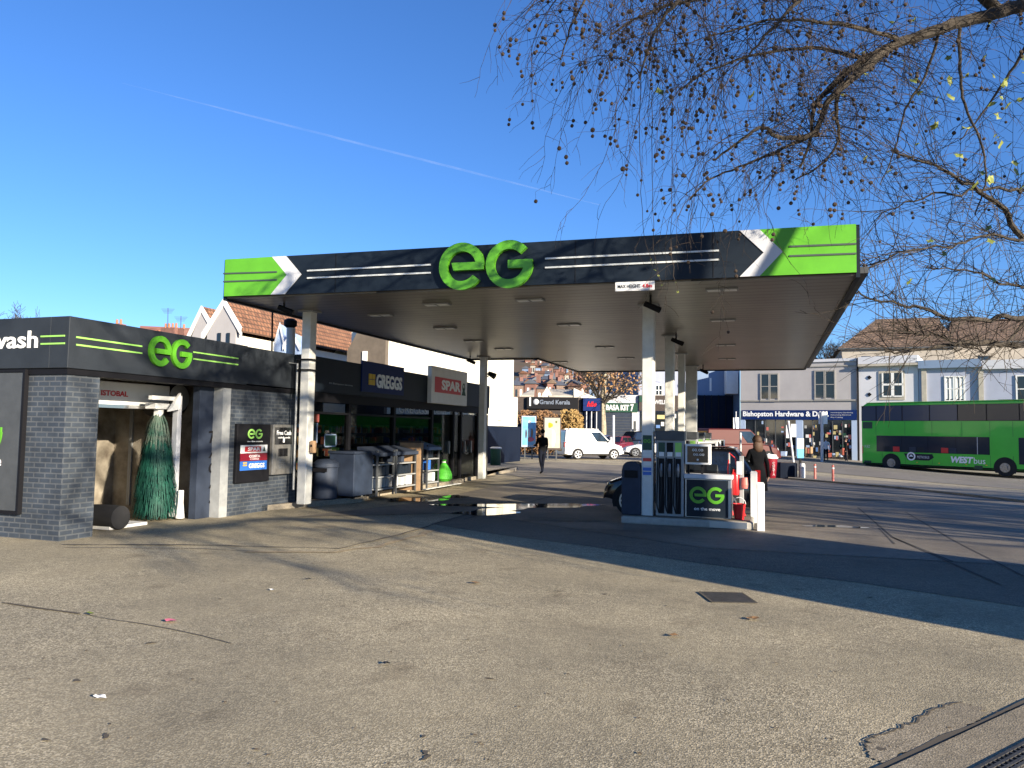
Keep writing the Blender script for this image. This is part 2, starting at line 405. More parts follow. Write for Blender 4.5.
def logo(pl, ca, cb, R, mat_, parent, off=.02, depth=.06, sx=1., name='company_logo', local=False, k=.63, gap=None):
    mb = MB(); gap = R * 1.03 if gap is None else gap; h = R * (1 - k) * .46
    for s, w0, w1 in ((-1, 0, 322), (1, 42, 360)):
        c = ca + s * gap * sx; ring(pl, c, cb, R, R * k, w0, w1, off, depth, mb, sx)
        if s < 0: pl.poly([(c - sx * R * .36, cb - h), (c + sx * R * .97, cb - h), (c + sx * R * .97, cb + h * .9), (c - sx * R * .44, cb + h * .9)], off - .001, depth, mb)
        else: pl.poly([(c - sx * R * .05, cb - h), (c + sx * R * .97, cb - h), (c + sx * R * .97, cb + h), (c - sx * R * .05, cb + h)], off - .001, depth, mb)
    return mb.build(name, mat_, parent, local=local)

# ================================================================== THE SETTING
def band(name, mat_, poly, dz, kind='structure', step=1.5, skirt=0.):   # a sheet over the ground following its fall
    import bmesh
    bm = bmesh.new(); vs = [bm.verts.new((x, y, 0)) for x, y in poly]; bm.faces.new(vs)
    xs = [p[0] for p in poly]; ys = [p[1] for p in poly]
    if max(xs) > -3 and max(ys) > 23:
        for ax, lo, hi in ((0, max(min(xs), -3.5), min(max(xs), 17)), (1, max(min(ys), 22.5), min(max(ys), 43))):
            t = lo + step
            while t < hi:
                co = (t, 0, 0) if ax == 0 else (0, t, 0); no = (1, 0, 0) if ax == 0 else (0, 1, 0)
                bmesh.ops.bisect_plane(bm, geom=bm.verts[:] + bm.edges[:] + bm.faces[:], plane_co=co, plane_no=no); t += step
    for v in bm.verts: v.co.z = g(v.co.x, v.co.y) + dz
    if skirt:
        be = [e for e in bm.edges if e.is_boundary]; r = bmesh.ops.extrude_edge_only(bm, edges=be)
        for v in r['geom']:
            if isinstance(v, bmesh.types.BMVert): v.co.z -= skirt
    bmesh.ops.recalc_face_normals(bm, faces=bm.faces)
    up = max(bm.faces, key=lambda f: abs(f.normal.z))
    if up.normal.z < 0: bmesh.ops.reverse_faces(bm, faces=bm.faces)
    me = bpy.data.meshes.new(name); bm.to_mesh(me); bm.free(); me.materials.append(M[mat_])
    o = bpy.data.objects.new(name, me); COL.objects.link(o); WM[o.name] = Matrix.Identity(4)
    if kind: o['kind'] = kind
    return o
def gp(*pts): return [tuple(G(px, py).xy) for px, py in pts]

band('ground', 'asphalt', [(-900, -300), (900, -300), (900, 1500), (-900, 1500)], -.001)
# slightly darker tarmac across the middle, partly the shadow band put into colour, concrete forecourt beyond it
e0 = G(470, 513); e1 = G(705, 548); e2 = G(1024, 566); dd = (e2 - e1).normalized(); e3 = e2 + dd * 6
band('tarmac_shade_strip', 'asphalt_dark', [tuple(G(430, 524).xy), tuple(G(500, 535).xy), tuple(G(580, 545).xy), tuple(G(690, 562).xy), tuple(G(860, 583).xy), tuple(G(1024, 607).xy), tuple((G(1024, 607) + dd * 6).xy), tuple(e3.xy), tuple(e2.xy), tuple(e1.xy), tuple(e0.xy)], .003)
fc = band('forecourt', 'concrete', [tuple(e0.xy), tuple(e1.xy), tuple(e2.xy), tuple(e3.xy), (14, 22), (6, 33.5), (0, 36), (-12, 42), (-13, 33), (-8.2, 26), (-7.9, 16), (-8.6, 12.6)], .007)
# main road and far pavement
r0, r1 = G(779, 463), G(856, 467.5)
bR = CF(.4954 * 50, 50); bF = CF(.6431 * 44.6, 44.6)
rdir = (bF - bR).normalized(); rn = Vector((rdir.y, -rdir.x, 0))
if rn.dot(O - bR) < 0: rn = -rn
def rp(s, t): q = bR + rdir * s + rn * t; return (q.x, q.y)
band('road', 'asphalt_road', [rp(-120, -1.6), rp(-20, -1.6), rp(40, -1.6), rp(40, 15.0), rp(-8, 15.0), rp(-20, 20), rp(-60, 24), rp(-120, 14)], .011)
band('near_pavement', 'paving', gp((792, 475), (836, 479), (900, 484), (960, 489.5), (1030, 495.5), (1090, 503), (1090, 512), (1030, 503.5), (960, 495.5), (900, 489), (836, 483.5), (788, 479.5)), .07, skirt=.10)
band('far_pavement', 'paving', [rp(-90, -1.7), rp(40, -1.7), rp(40, -11), rp(-90, -11)], .12, skirt=.2)
for k, (s, t, w) in enumerate(((0, 6.0, .12), (0, 2.2, .08))):
    if k == 1: band('road_marking', 'white_text', [rp(-30, 2.2), rp(40, 2.2), rp(40, 2.3), rp(-30, 2.3)], .016)
# joints and cracks
def strip(name, pts, w, mat_, dz=.006, kind='structure', jit=0.):
    mb = MB(); q = [Vector((*p, 0)) for p in pts]; L = []; Rr = []
    out = []
    for i in range(len(q) - 1):
        n = max(1, int((q[i + 1] - q[i]).length / .25)) if jit else 1
        for k in range(n): out.append(q[i].lerp(q[i + 1], k / n) + Vector((random.uniform(-jit, jit), random.uniform(-jit, jit), 0)))
    out.append(q[-1])
    for i, p in enumerate(out):
        t = (out[min(i + 1, len(out) - 1)] - out[max(i - 1, 0)]).normalized(); nn = Vector((-t.y, t.x, 0))
        ww = w * (random.uniform(.4, 1.2) if jit else 1)
        L.append(p + nn * ww / 2); Rr.append(p - nn * ww / 2)
    vs = []
    for a, b in zip(L, Rr):
        vs += [(a.x, a.y, g(a.x, a.y) + dz), (b.x, b.y, g(b.x, b.y) + dz)]
    mb.add(vs, [(2 * i, 2 * i + 1, 2 * i + 3, 2 * i + 2) for i in range(len(L) - 1)])
    return mb.build(name, mat_, kind=kind)
strip('tarmac_joint', gp((63, 545), (200, 545.5), (340, 549), (400, 535), (470, 514)), .05, 'crack', .012, jit=.02)
strip('tarmac_joint', gp((63, 547.5), (200, 549), (250, 551)), .05, 'paving', .008, jit=.03); strip('tarmac_joint', gp((250, 551.5), (335, 552.5), (375, 547), (404, 540), (440, 529)), .10, 'patch_tan', .008, jit=.05)
strip('ground_crack', gp((0, 603), (40, 608), (80, 614)), .035, 'crack', .006, jit=.02); strip('ground_crack', gp((80, 614), (140, 624), (200, 636), (232, 644)), .012, 'crack', .006, jit=.02)
strip('concrete_joint', gp((893, 538), (952, 562)), .05, 'joint', .011)
strip('concrete_joint', gp((858, 508), (893, 538), (1000, 585)), .03, 'joint', .011)
strip('concrete_joint', gp((905, 512), (952, 540), (1024, 577)), .03, 'joint', .011)
for yy in (18.5, 24.5, 30): strip('concrete_joint', [(-7.8, yy), (8, yy - .2)], .03, 'joint', .011)
for xx in (-5.6, 1.8): strip('concrete_joint', [(xx, 13.6), (xx + .2, 33)], .03, 'joint', .0115)
# broken patch, kerb edge and drain at the lower right corner
pp = [G(865, 746), G(880, 735), G(905, 727), G(930, 712), G(960, 703), G(985, 708), G(985, 716), G(960, 731), G(925, 745), G(885, 763), G(868, 758)]
rj = random.Random(6); pj = [a.lerp(b, k / 9) + Vector((rj.gauss(0, .012), rj.gauss(0, .012), 0)) for a, b in zip(pp, pp[1:] + pp[:1]) for k in range(9)]
MB().sheet([(p.x, p.y, .004) for p in pj][::-1]).build('sunken_patch', 'patch', kind='structure')
strip('patch_edge', [tuple(p.xy) for p in pj[:36]], .014, 'crack', .007)
k0, k1 = G(880, 769), G(1026, 702); kd = (k1 - k0).normalized(); kn = Vector((kd.y, -kd.x, 0))
def kp(s, t): q = k0 + kd * s + kn * t; return (q.x, q.y)
strip('kerb_gap', [kp(-.8, 0), kp(.2, 0), kp(3, 0)], .045, 'crack', .006, jit=.01)
band('kerb_stone', 'patch', [kp(-1.5, .03), kp(3, .03), kp(3, .28), kp(-1.5, .28)], .012)
band('pavement', 'paving', [kp(-1.5, .42), kp(3, .42), kp(3, 3), kp(-1.5, 3)], .012)
dr = thing('drain_channel', 'long slotted iron drainage channel along the pavement edge in the foreground', 'drain', (*kp(0, .35), 0))
mb = MB(); o_ = Vector((*kp(-1.5, .28), .006)); mb.cell(o_, kd * 4.5, kn * .14, (0, 0, .004)); mb.build('channel', 'crack', dr)
mb = MB()
for t in (.285, .325, .365, .395): mb.cell(Vector((*kp(-1.5, t), .010)), kd * 4.5, kn * .018, (0, 0, .010))
for i in range(90): mb.cell(Vector((*kp(-1.5 + i * .05, .284), .011)), kd * .012, kn * .132, (0, 0, .008))
mb.build('grating', 'iron', dr)
mh = thing('manhole_cover', 'rectangular dark iron manhole cover set in the foreground tarmac', 'manhole cover', G(728, 598))
q = [G(699, 592.5), G(742, 593.5), G(757, 603.5), G(712, 602.5)]
MB().prism([(p.x, p.y, .002) for p in q], (0, 0, .006)).build('lid', 'iron', mh)
strip('rim', [tuple(p.xy) for p in q + q[:1]], .03, 'crack', .0095, kind=None).parent = mh
bpy.data.objects['rim'].matrix_parent_inverse = WM[mh.name].inverted()
# puddles
def blob(name, c, a, b, rz, z, m, seed=1):
    r = random.Random(seed); n = 26; mb = MB(); ph = [r.uniform(0, 6.3) for _ in range(3)]
    pts = []
    for k in range(n):
        w = 2 * math.pi * k / n; q = 1 + .25 * math.sin(2 * w + ph[0]) + .18 * math.sin(3 * w + ph[1]) + .12 * math.sin(5 * w + ph[2])
        x, y = a * q * math.cos(w), b * q * math.sin(w)
        X = c.x + x * math.cos(rz) - y * math.sin(rz); Y = c.y + x * math.sin(rz) + y * math.cos(rz); pts.append((X, Y, g(X, Y) + z))
    return mb.sheet(pts).build(name, m, kind='structure')
blob('puddle', G(525, 506), 1.5, .55, .4, .0125, 'water', 1)
blob('puddle', G(492, 512), .9, .5, 1.0, .0128, 'water', 2)
blob('puddle', G(415, 500), .7, .5, 1.2, .0132, 'water', 5)
blob('puddle', G(455, 497), .5, .25, 1.4, .0134, 'water', 6)
blob('puddle', G(835, 527), .45, .22, .2, .0125, 'water', 3)

# ================================================================== CANOPY
ZS = 4.2
FL = Vector((-10.05, 12.10, 0)); FR = P(856, 273.5, z=ZS); FR.z = 0
fp = Plane(FL, FR - FL); FW = (FR - FL).length
def za(px, py): return fp.ab(px, py)[1]
zb = (za(225, 297) + za(856, 273.5)) / 2; zt0 = za(225, 260); zt1 = za(856, 224.7)
can = thing('petrol_station_canopy', 'large flat petrol station canopy with navy and green fascia on white columns', 'canopy', (-4.4, 21, 0))
def topz(a): return zt0 + (zt1 - zt0) * a / FW
XR = FR.x; YB = 30.4; XN = -7.56; YN = 24.75
outline = [(FL.x, FL.y), (FR.x, FR.y), (XR - .15, YB), (XN, YB), (XN, YN), (FL.x, YN)]
zT = topz(0); zT1 = topz(FW)
mb = MB(); mb.prism([(x, y + .03 if y < 13 else y, ZS - .02) for x, y in outline], (0, 0, .05)); mb.build('soffit', 'soffit', can)
mb = MB(); mb.prism([(x * .985 - .08, y + .15 if y < 13 else y - .1, zb + .55) for x, y in outline], (0, 0, .1)); mb.build('roof', 'dark_grey', can)
mb = MB()
for (x0, y0), (x1, y1) in zip(outline[1:], outline[2:] + outline[:1]):
    a = Vector((x0, y0, ZS - .06)); b = Vector((x1, y1, ZS - .06)); d = (b - a); nn = Vector((d.y, -d.x, 0)).normalized()
    h0 = (zt1 if x0 > -2 else zt0) - ZS + .06; h1 = (zt1 if x1 > -2 else zt0) - ZS + .06
    mb.prism([a, b, b + Vector((0, 0, h1)), a + Vector((0, 0, h0))], nn * .06)
mb.build('side_fascia', 'navy', can)
mb = MB()
a = Vector((XR + .07, FR.y + .1, ZS + .02)); b = Vector((XR - .08, YB, ZS + .02)); mb.cell(a, b - a, (.12, 0, 0), (0, 0, .10)); mb.build('gutter', 'dark_grey', can)
fp.poly([(0, zb), (FW, zb), (FW, zT1), (0, zT)], 0, .05).build('front_fascia', 'navy', can)
A = lambda px, py: fp.ab(px, py)
def fr(a): return zb, topz(a)
gl0, gl1 = A(273, 279)[0], A(288.5, 275)[0]; cr0, cr1 = A(287, 279)[0], A(303, 275)[0]
zm = lambda a: (zb + topz(a)) / 2
fp.poly([(0, zb + .004), (gl0, zb + .004), (gl1, zm(gl1)), (gl0, topz(gl0) - .004), (0, zT - .004)], .05, .012).build('green_panel', 'green', can)
fp.poly([(gl0, zb + .004), (cr0, zb + .004), (cr1, zm(cr1)), (cr0, topz(cr0) - .004), (gl0, topz(gl0) - .004), (gl1, zm(gl1))], .05, .014).build('chevron', 'lt_grey', can)
g0, g1, g2, g3 = A(739.5, 255)[0], A(763.5, 255)[0], A(759.5, 255)[0], A(782.5, 254)[0]
fp.poly([(g0, zb + .004), (g2, zb + .004), (g3, zm(g3)), (g2, topz(g2) - .004), (g0, topz(g0) - .004), (g1, zm(g1))], .05, .014).build('chevron', 'lt_grey', can)
fp.poly([(g2, zb + .004), (FW, zb + .004), (FW, zT1 - .004), (g2, topz(g2) - .004), (g3, zm(g3))], .05, .012).build('green_panel', 'green', can)
for x0, ya, x1, yb, m_ in ((309, 271.5, 432, 265.5, 'stripe'), (309, 278.8, 432, 273.5, 'stripe'), (225.5, 274.3, 279, 272.6, 'dark_stripe'), (225.5, 282.3, 279, 280.5, 'dark_stripe'),
                           (546, 259.5, 719, 251.5, 'stripe'), (546, 268.5, 719, 260.5, 'stripe'), (789, 247.5, 855.5, 244.8, 'dark_stripe'), (789, 257, 855.5, 254.5, 'dark_stripe')):
    a0, b0 = A(x0, ya); a1, b1 = A(x1, yb); t = .014
    fp.poly([(a0, b0 - t), (a1, b1 - t), (a1, b1 + t), (a0, b0 + t)], .055, .02).build('stripe', m_, can)
ca, cb = A(487.5, 266.8); Rl = A(510, 266)[0] - A(487, 266)[0]
logo(fp, ca, cb, Rl, 'green', can, .06, .09)
mb = MB(); sgn = fp.box(616, 282.5, 655, 291.5)
fp.rect(*sgn, .06, .02, mb); hs = mb.build('height_sign', 'white', can)
a0, a1, b0, b1 = sgn; hh = b1 - b0
text('MAX HEIGHT', fp, a0 + .04, a0 + (a1 - a0) * .64, b0 + hh * .3, b1 - hh * .3, 'navy', can, .081, .003, 'height_lettering', bold=.02)
text('4.8m', fp, a0 + (a1 - a0) * .69, a1 - .04, b0 + hh * .28, b1 - hh * .28, 'spar_red', can, .081, .003, 'height_lettering', bold=.03)
for k in range(1, 5):
    a_ = FW * k / 5 + .13; fp.rect(a_ - .006, a_ + .006, zb + .01, topz(a_) - .01, .0505, .004).build('panel_joint', 'black', can)
# recessed lights
for px, py in ((722, 288), (723, 319), (725.5, 344), (727, 358), (569, 323.5), (605, 346), (530, 298.5), (445, 327), (504, 348), (626, 357), (381, 314), (560, 361), (437, 303), (474, 340)):
    p = P(px, py, z=ZS); mb = MB(); mb.box(p.x - .27, p.x + .27, p.y - .11, p.y + .11, ZS - .04, ZS - .021); f_ = mb.build('light_fixture', 'grey_paint', can)
    mb = MB(); mb.box(p.x - .24, p.x - .03, p.y - .08, p.y + .08, ZS - .048, ZS - .041); mb.box(p.x + .03, p.x + .24, p.y - .08, p.y + .08, ZS - .048, ZS - .041); mb.build('light_lens', 'lamp_white', f_)
# columns
cols = []
for px, pt, wd, nm in ((648.5, 302, .22, 0), (670, 334.7, .22, 1), (681.7, 352.7, .20, 2), (691.5, 365, .40, 3), (302, None, .21, 4), (482.5, None, .20, 5)):
    p = P(px, pt, z=ZS) if pt else (P(302, 502, z=.12) if nm == 4 else Vector((-9.15, 23.6, 0)))
    if nm == 4: p.x = -9.35; p.y = 13.9
    if nm == 5:
        p.y = 23.9; r_ = ray(482.5, 430); p.x = r_.x / r_.y * p.y
    if nm == 0: p.y = 14.75; r_ = ray(648.5, 400); p.x = r_.x / r_.y * p.y
    cols.append(Vector((p.x, p.y, 0)))
    w = wd / 2; mb = MB(); mb.box(p.x - w, p.x + w, p.y - .12, p.y + .12, .1, ZS - .02); c_ = mb.build('column', 'col_white', can, bevel=.015)
    mb = MB(); mb.box(p.x - w - .08, p.x + w + .08, p.y - .18, p.y + .18, ZS - .05, ZS - .022); mb.build('column_head', 'grey_paint', c_)
print('COLS', [tuple(round(c, 2) for c in q) for q in cols])
c0 = cols[0]; cp = Plane((c0.x, c0.y - .12, 0), (1, 0, 0))
cp.rect(-.085, .085, 1.38, 1.66, .002, .006).build('sticker', 'bin_green', can)
logo(cp, 0, 1.55, .035, 'green', can, .009, .003, name='sticker_logo')
for i, (m_, z_) in enumerate((('paper', 1.29), ('red', 1.20), ('paper', 1.12), ('bright_blue', 1.02), ('bright_blue', .94), ('paper', 1.36))):
    cp.rect(-.08, .08, z_ - .032, z_ + .03, .002, .006).build('sticker', m_, can)
# security cameras hanging from the soffit
for px, py, z_ in ((650.5, 306, 3.98), (676, 341, 3.98), (703, 371, 3.95), (284, 309, 4.05), (470, 361, 4.0)):
    p = P(px, py, z=z_)
    t = thing('security_camera', {650: 'black dome-and-barrel security camera at the top of the front island column', 676: 'black security camera under the canopy beside the second island column', 703: 'dark camera under the canopy by the rearmost island column', 284: 'small black camera below the left canopy edge near the front corner', 470: 'dark camera under the left canopy edge above the SPAR sign'}[int(px)], 'security camera', (p.x, p.y, z_), 0, 'cameras under the canopy')
    MB().tube([(0, 0, .0), (0, 0, ZS - z_ - .022)], .02, 8).build('bracket', 'black', t, local=True)
    MB().tube([(-.10, -.05, .04), (.16, .08, -.07)], [.05, .06], 10).build('camera_body', 'black', t, local=True)

# ================================================================== CAR WASH + SHOP
XW = -9.8
wp = Plane((XW, 0, 0), (0, 1, 0))            # wall plane facing the forecourt; plane coordinate a = world y, b = z
Y0 = wp.ab(64.5, 430)[0]
wf = Plane((XW, Y0, 0), (1, 0, 0))           # wall facing the camera; a = 0 at the corner, negative to the left
zf0 = wp.ab(67, 367)[1]; zf1 = (wp.ab(67, 316)[1] + wp.ab(245, 346)[1]) / 2; zf0 = (wp.ab(67, 368)[1] + wp.ab(245, 385)[1]) / 2
print('WASH', Y0, zf0, zf1)
wash = thing('car_wash_building', 'low car wash building clad in slate-grey painted brick with a dark fascia', 'car wash', (XW, Y0, 0))
ya = lambda px, py=440: wp.ab(px, py)[0]
y97, y218, y228, y296 = ya(97), ya(219), ya(229), ya(297)
yw = ya(305)
T_ = .35
mb = MB(); mb.box(XW - T_, XW, Y0 + .002, y97, 0, zf0); mb.build('brick_pier', 'brick_x', wash)
mb = MB(); mb.box(XW - 9, XW - .002, Y0 - .003, Y0 + T_, 0, zf0); mb.build('brick_wall', 'brick_y', wash)
mb = MB(); mb.box(XW - T_, XW, y228, y296, 0, zf0); mb.build('brick_wall', 'brick_x', wash)
mb = MB(); mb.box(XW - .25, XW + .01, ya(221), y228 - .002, 0, zf0); mat('post_grey', (.30, .31, .31), .6, var=.15, vscale=5); mb.build('door_post', 'post_grey', wash)
mb = MB(); mb.box(XW - .35, XW - .2, ya(207), ya(221) - .004, 0, zf0); mb.build('side_wall', 'blue_grey', wash)
# interior shell
mb = MB(); mb.box(XW - 3.1, XW - 2.9, Y0 + T_, y228 + 1.5, 0, zf0 + .3); mb.build('rear_wall', 'grime', wash)
mb = MB(); mb.box(XW - 2.9, XW - .36, y228 + .1, y228 + .3, 0, zf0 + .3); mb.build('end_wall', 'grime', wash)
mb = MB()
for i in range(7):
    yy = Y0 + 1.3 + i * .21; mb.box(XW - 2.90, XW - 2.85, yy, yy + .05 + .04 * (i % 2), .45, zf0)
mb.build('cladding_rail', 'dark_wood', wash)
mb = MB()
for i in range(3): mb.box(XW - 2.5 + i * .8, XW - 2.42 + i * .8, y228 + .07, y228 + .1, .1, 2.1)
mb.build('panel_frame', 'grey_paint', wash)
mb = MB(); mb.box(XW - 9, XW - .1, Y0 + .1, yw, zf0 + .35, zf0 + .45); mb.build('roof', 'dark_grey', wash)
# fascia, proud of the brick
FO = .06
mb = MB(); mb.box(XW - .3, XW + FO, Y0 - FO, ya(245, 360), zf0, zf1); mb.box(XW - 9, XW - .3, Y0 - FO, Y0 + .2, zf0, zf1); mb.build('fascia', 'charcoal', wash, bevel=.008)
mb = MB(); mb.box(XW - .3, XW + FO - .012, ya(245, 360) + .006, ya(298, 370), zf0 + .02, zf1 - .01); mb.build('fascia', 'charcoal', wash, bevel=.008)
mb = MB(); mb.box(XW - .3, XW + .03, Y0 - .03, ya(298, 370), zf0 - .09, zf0 - .003); mb.box(XW - 9, XW - .3, Y0 - .03, Y0 + .2, zf0 - .09, zf0 - .003); mb.build('fascia_trim', 'black', wash)
wq = Plane((XW + FO, 0, 0), (0, 1, 0)); wfq = Plane((XW, Y0 - FO, 0), (1, 0, 0))
for x0, ya0, x1, yb0 in ((76, 338, 142, 345.5), (76, 345.5, 142, 352.5), (193, 352.5, 238, 358), (193, 359, 238, 364.5)):
    a0, b0 = wq.ab(x0, ya0); a1, b1 = wq.ab(x1, yb0); b0 = b1 = (b0 + b1) / 2
    wq.rect(a0, a1, b0 - .012, b0 + .012, .001, .008).build('stripe', 'stripe_green', wash)
a_, b_ = wq.ab(168, 352.5); aL = wq.ab(147.5, 352)[0]; aR = wq.ab(190, 354)[0]; Rw = (wq.ab(168, 337.5)[1] - wq.ab(168, 367.5)[1]) / 2
logo(wq, (aL + aR) / 2, b_, Rw, 'green', wash, .005, .05, sx=(aR - aL) / (4.06 * Rw))
for yv in (336.5, 344): 
    a0, b0 = wfq.ab(41, yv); a1, _ = wfq.ab(65, yv); wfq.rect(a0, a1, b0 - .012, b0 + .012, .001, .008).build('stripe', 'stripe_green', wash)
a0, a1, b0, b1 = wfq.box(-45, 332, 38, 349)
text('car wash', wfq, a0, a1, b0, b1, 'white_text', wash, .001, .01, 'fascia_lettering', bold=.015)
# advert board on the camera-facing wall
a0, a1, b0, b1 = wf.box(-80, 373, 24, 508)
bd = thing('advert_board', 'dark framed wall board with green logo on the brick wall at the left edge', 'sign', tuple(wf.pt((a0 + a1) / 2, b0)))
wf.rect(a0, a1, b0, b1, .004, .05).build('board', 'dark_grey', bd, bevel=.01)
mb = MB(); w_ = .04
for r_ in ((a0, a1, b0 - w_, b0), (a0, a1, b1, b1 + w_), (a0 - w_, a0, b0 - w_, b1 + w_), (a1, a1 + w_, b0 - w_, b1 + w_)): wf.rect(*r_, .004, .07, mb)
mb.build('frame', 'black', bd)
cl = wf.ab(6, 432)[0] - .42
Rb = .42; logo(wf, wf.ab(6, 432)[0] - 2.03 * Rb, wf.ab(0, 432)[1], Rb, 'green', bd, .055, .01)
text('on the move', wf, wf.ab(4, 462)[0] - 1.5, wf.ab(4.5, 462)[0], wf.ab(0, 466)[1], wf.ab(0, 455)[1], 'white_text', bd, .055, .006, bold=.01)
# wall sign and cash machine
sg = thing('wall_sign', 'tall black wall sign with logo panels in white, brown and blue beside the cash machine', 'sign', tuple(wp.at(248, 505)))
a0, a1, b0, b1 = wp.box(233.5, 424, 267, 482); wp.rect(a0, a1, b0, b1, .002, .07).build('board', 'black', sg, bevel=.01)
H_ = b1 - b0; W_ = a1 - a0; s0, s1 = a0 + W_ * .1, a1 - W_ * .1
logo(wp, (s0 + s1) / 2 + .02, b1 - H_ * .17, H_ * .085, 'stripe_green', sg, .073, .006, sx=1.15)
text('on the move', wp, s0 + .2, s1 - .15, b1 - H_ * .31, b1 - H_ * .285, 'white_text', sg, .073, .003, bold=.02)
wp.rect(s0, s1, b1 - H_ * .50, b1 - H_ * .36, .073, .008).build('white_panel', 'white', sg)
wp.rect(s0 + W_ * .12, s0 + W_ * .6, b1 - H_ * .475, b1 - H_ * .385, .082, .004).build('red_panel', 'red', sg)
text('SPAR', wp, s0 + W_ * .2, s0 + W_ * .57, b1 - H_ * .46, b1 - H_ * .40, 'white_text', sg, .087, .003, bold=.03)
wp.poly([(s0 + W_ * .66, b1 - H_ * .47), (s0 + W_ * .74, b1 - H_ * .47), (s0 + W_ * .70, b1 - H_ * .39)], .082, .004).build('emblem', 'bin_green', sg)
wp.rect(s0, s1, b1 - H_ * .63, b1 - H_ * .505, .073, .008).build('brown_panel', 'cup_red', sg)
text('COSTA', wp, s0 + W_ * .25, s0 + W_ * .58, b1 - H_ * .575, b1 - H_ * .53, 'white_text', sg, .083, .003, bold=.03)
text('COFFEE', wp, s0 + W_ * .28, s0 + W_ * .55, b1 - H_ * .615, b1 - H_ * .59, 'white_text', sg, .083, .003)
wp.rect(s0, s1, b1 - H_ * .79, b1 - H_ * .635, .073, .008).build('blue_panel', 'bright_blue', sg)
text('GREGGS', wp, s0 + W_ * .25, s1 - W_ * .08, b1 - H_ * .755, b1 - H_ * .675, 'white_text', sg, .083, .003, bold=.02)
mb = MB()
for i in range(2):
    for j in range(2): wp.rect(s0 + W_ * (.08 + .06 * i), s0 + W_ * (.13 + .06 * i), b1 - H_ * (.715 - .04 * j), b1 - H_ * (.685 - .04 * j) - .005, .082, .004, mb)
mb.build('emblem', 'yellow', sg)
atm = thing('cash_machine', 'wall-mounted cash machine with a black Free Cash header and steel fascia', 'cash machine', tuple(wp.at(280, 500)))
a0, a1, b0, b1 = wp.box(268.5, 424.5, 289, 474); W_ = a1 - a0; H_ = b1 - b0
wp.rect(a0, a1, b0, b1, .002, .10).build('surround', 'brushed', atm, bevel=.01)
wp.rect(a0 + .06, a1 - .06, b0 + H_ * .6, b1 - .06, .102, .01).build('header', 'black_gloss', atm)
text('Free Cash', wp, a0 + W_ * .15, a1 - W_ * .15, b1 - H_ * .21, b1 - H_ * .12, 'white_text', atm, .112, .004, bold=.02)
text('withdrawals', wp, a0 + W_ * .2, a1 - W_ * .2, b1 - H_ * .28, b1 - H_ * .24, 'white_text', atm, .112, .004)
wp.rect(a0 + W_ * .46, a0 + W_ * .54, b1 - H_ * .36, b1 - H_ * .28, .112, .004).build('arrow', 'white_text', atm)
wp.rect(a0 + .1, a1 - .1, b0 + .1, b0 + H_ * .58, .102, .01).build('machine_face', 'brushed', atm)
wp.rect(a0 + W_ * .25, a0 + W_ * .7, b0 + H_ * .36, b0 + H_ * .52, .113, .006).build('screen', 'black_gloss', atm)
mb = MB()
for i in range(4):
    for j in range(3): wp.rect(a0 + W_ * (.3 + .11 * j), a0 + W_ * (.38 + .11 * j), b0 + H_ * (.12 + .05 * i), b0 + H_ * (.155 + .05 * i), .113, .008, mb)
mb.build('keypad', 'metal', atm)
# ---- wash machine
mc = thing('car_wash_machine', 'white overhead car wash gantry with hanging green brush inside the wash bay', 'car wash machine', (XW - 1.6, y97 + 1.3, 0))
gy0 = ya(97) + .35; xg = XW - 1.0
gpn = Plane((xg, 0, 0), (0, 1, 0)); a0, a1, b0, b1 = gpn.box(95, 383, 170, 406)
mb = MB(); mb.box(xg - 1.6, xg, a0 - 1.2, a1, b0, b1); mb.build('gantry_beam', 'white', mc, bevel=.02)
mb = MB(); mb.box(xg - .0, xg + .06, a0 - 1.2, a1 - .04, b0 - .05, b0 + .01); mb.build('beam_edge', 'chrome', mc)
text('ISTOBAL', gpn, gpn.ab(101, 391)[0], gpn.ab(128, 391)[0], gpn.ab(112, 396)[1], gpn.ab(112, 390.5)[1], 'spar_red', mc, .004, .004, bold=.03)
p_ = gpn.at(176, 398); mb = MB()
mb.lathe([(.30, -.3), (.36, -.28), (.36, .25), (.30, .3)], (xg - .35, p_.y + .1, p_.z), 24, 'X'); mb.build('hose_drum', 'black', mc, smooth=True)
mb = MB(); mb.lathe([(.2, 0), (.26, .03), (.2, .05)], (xg - .04, p_.y + .1, p_.z), 24, 'X'); mb.build('drum_cap', 'grey_paint', mc, smooth=True)
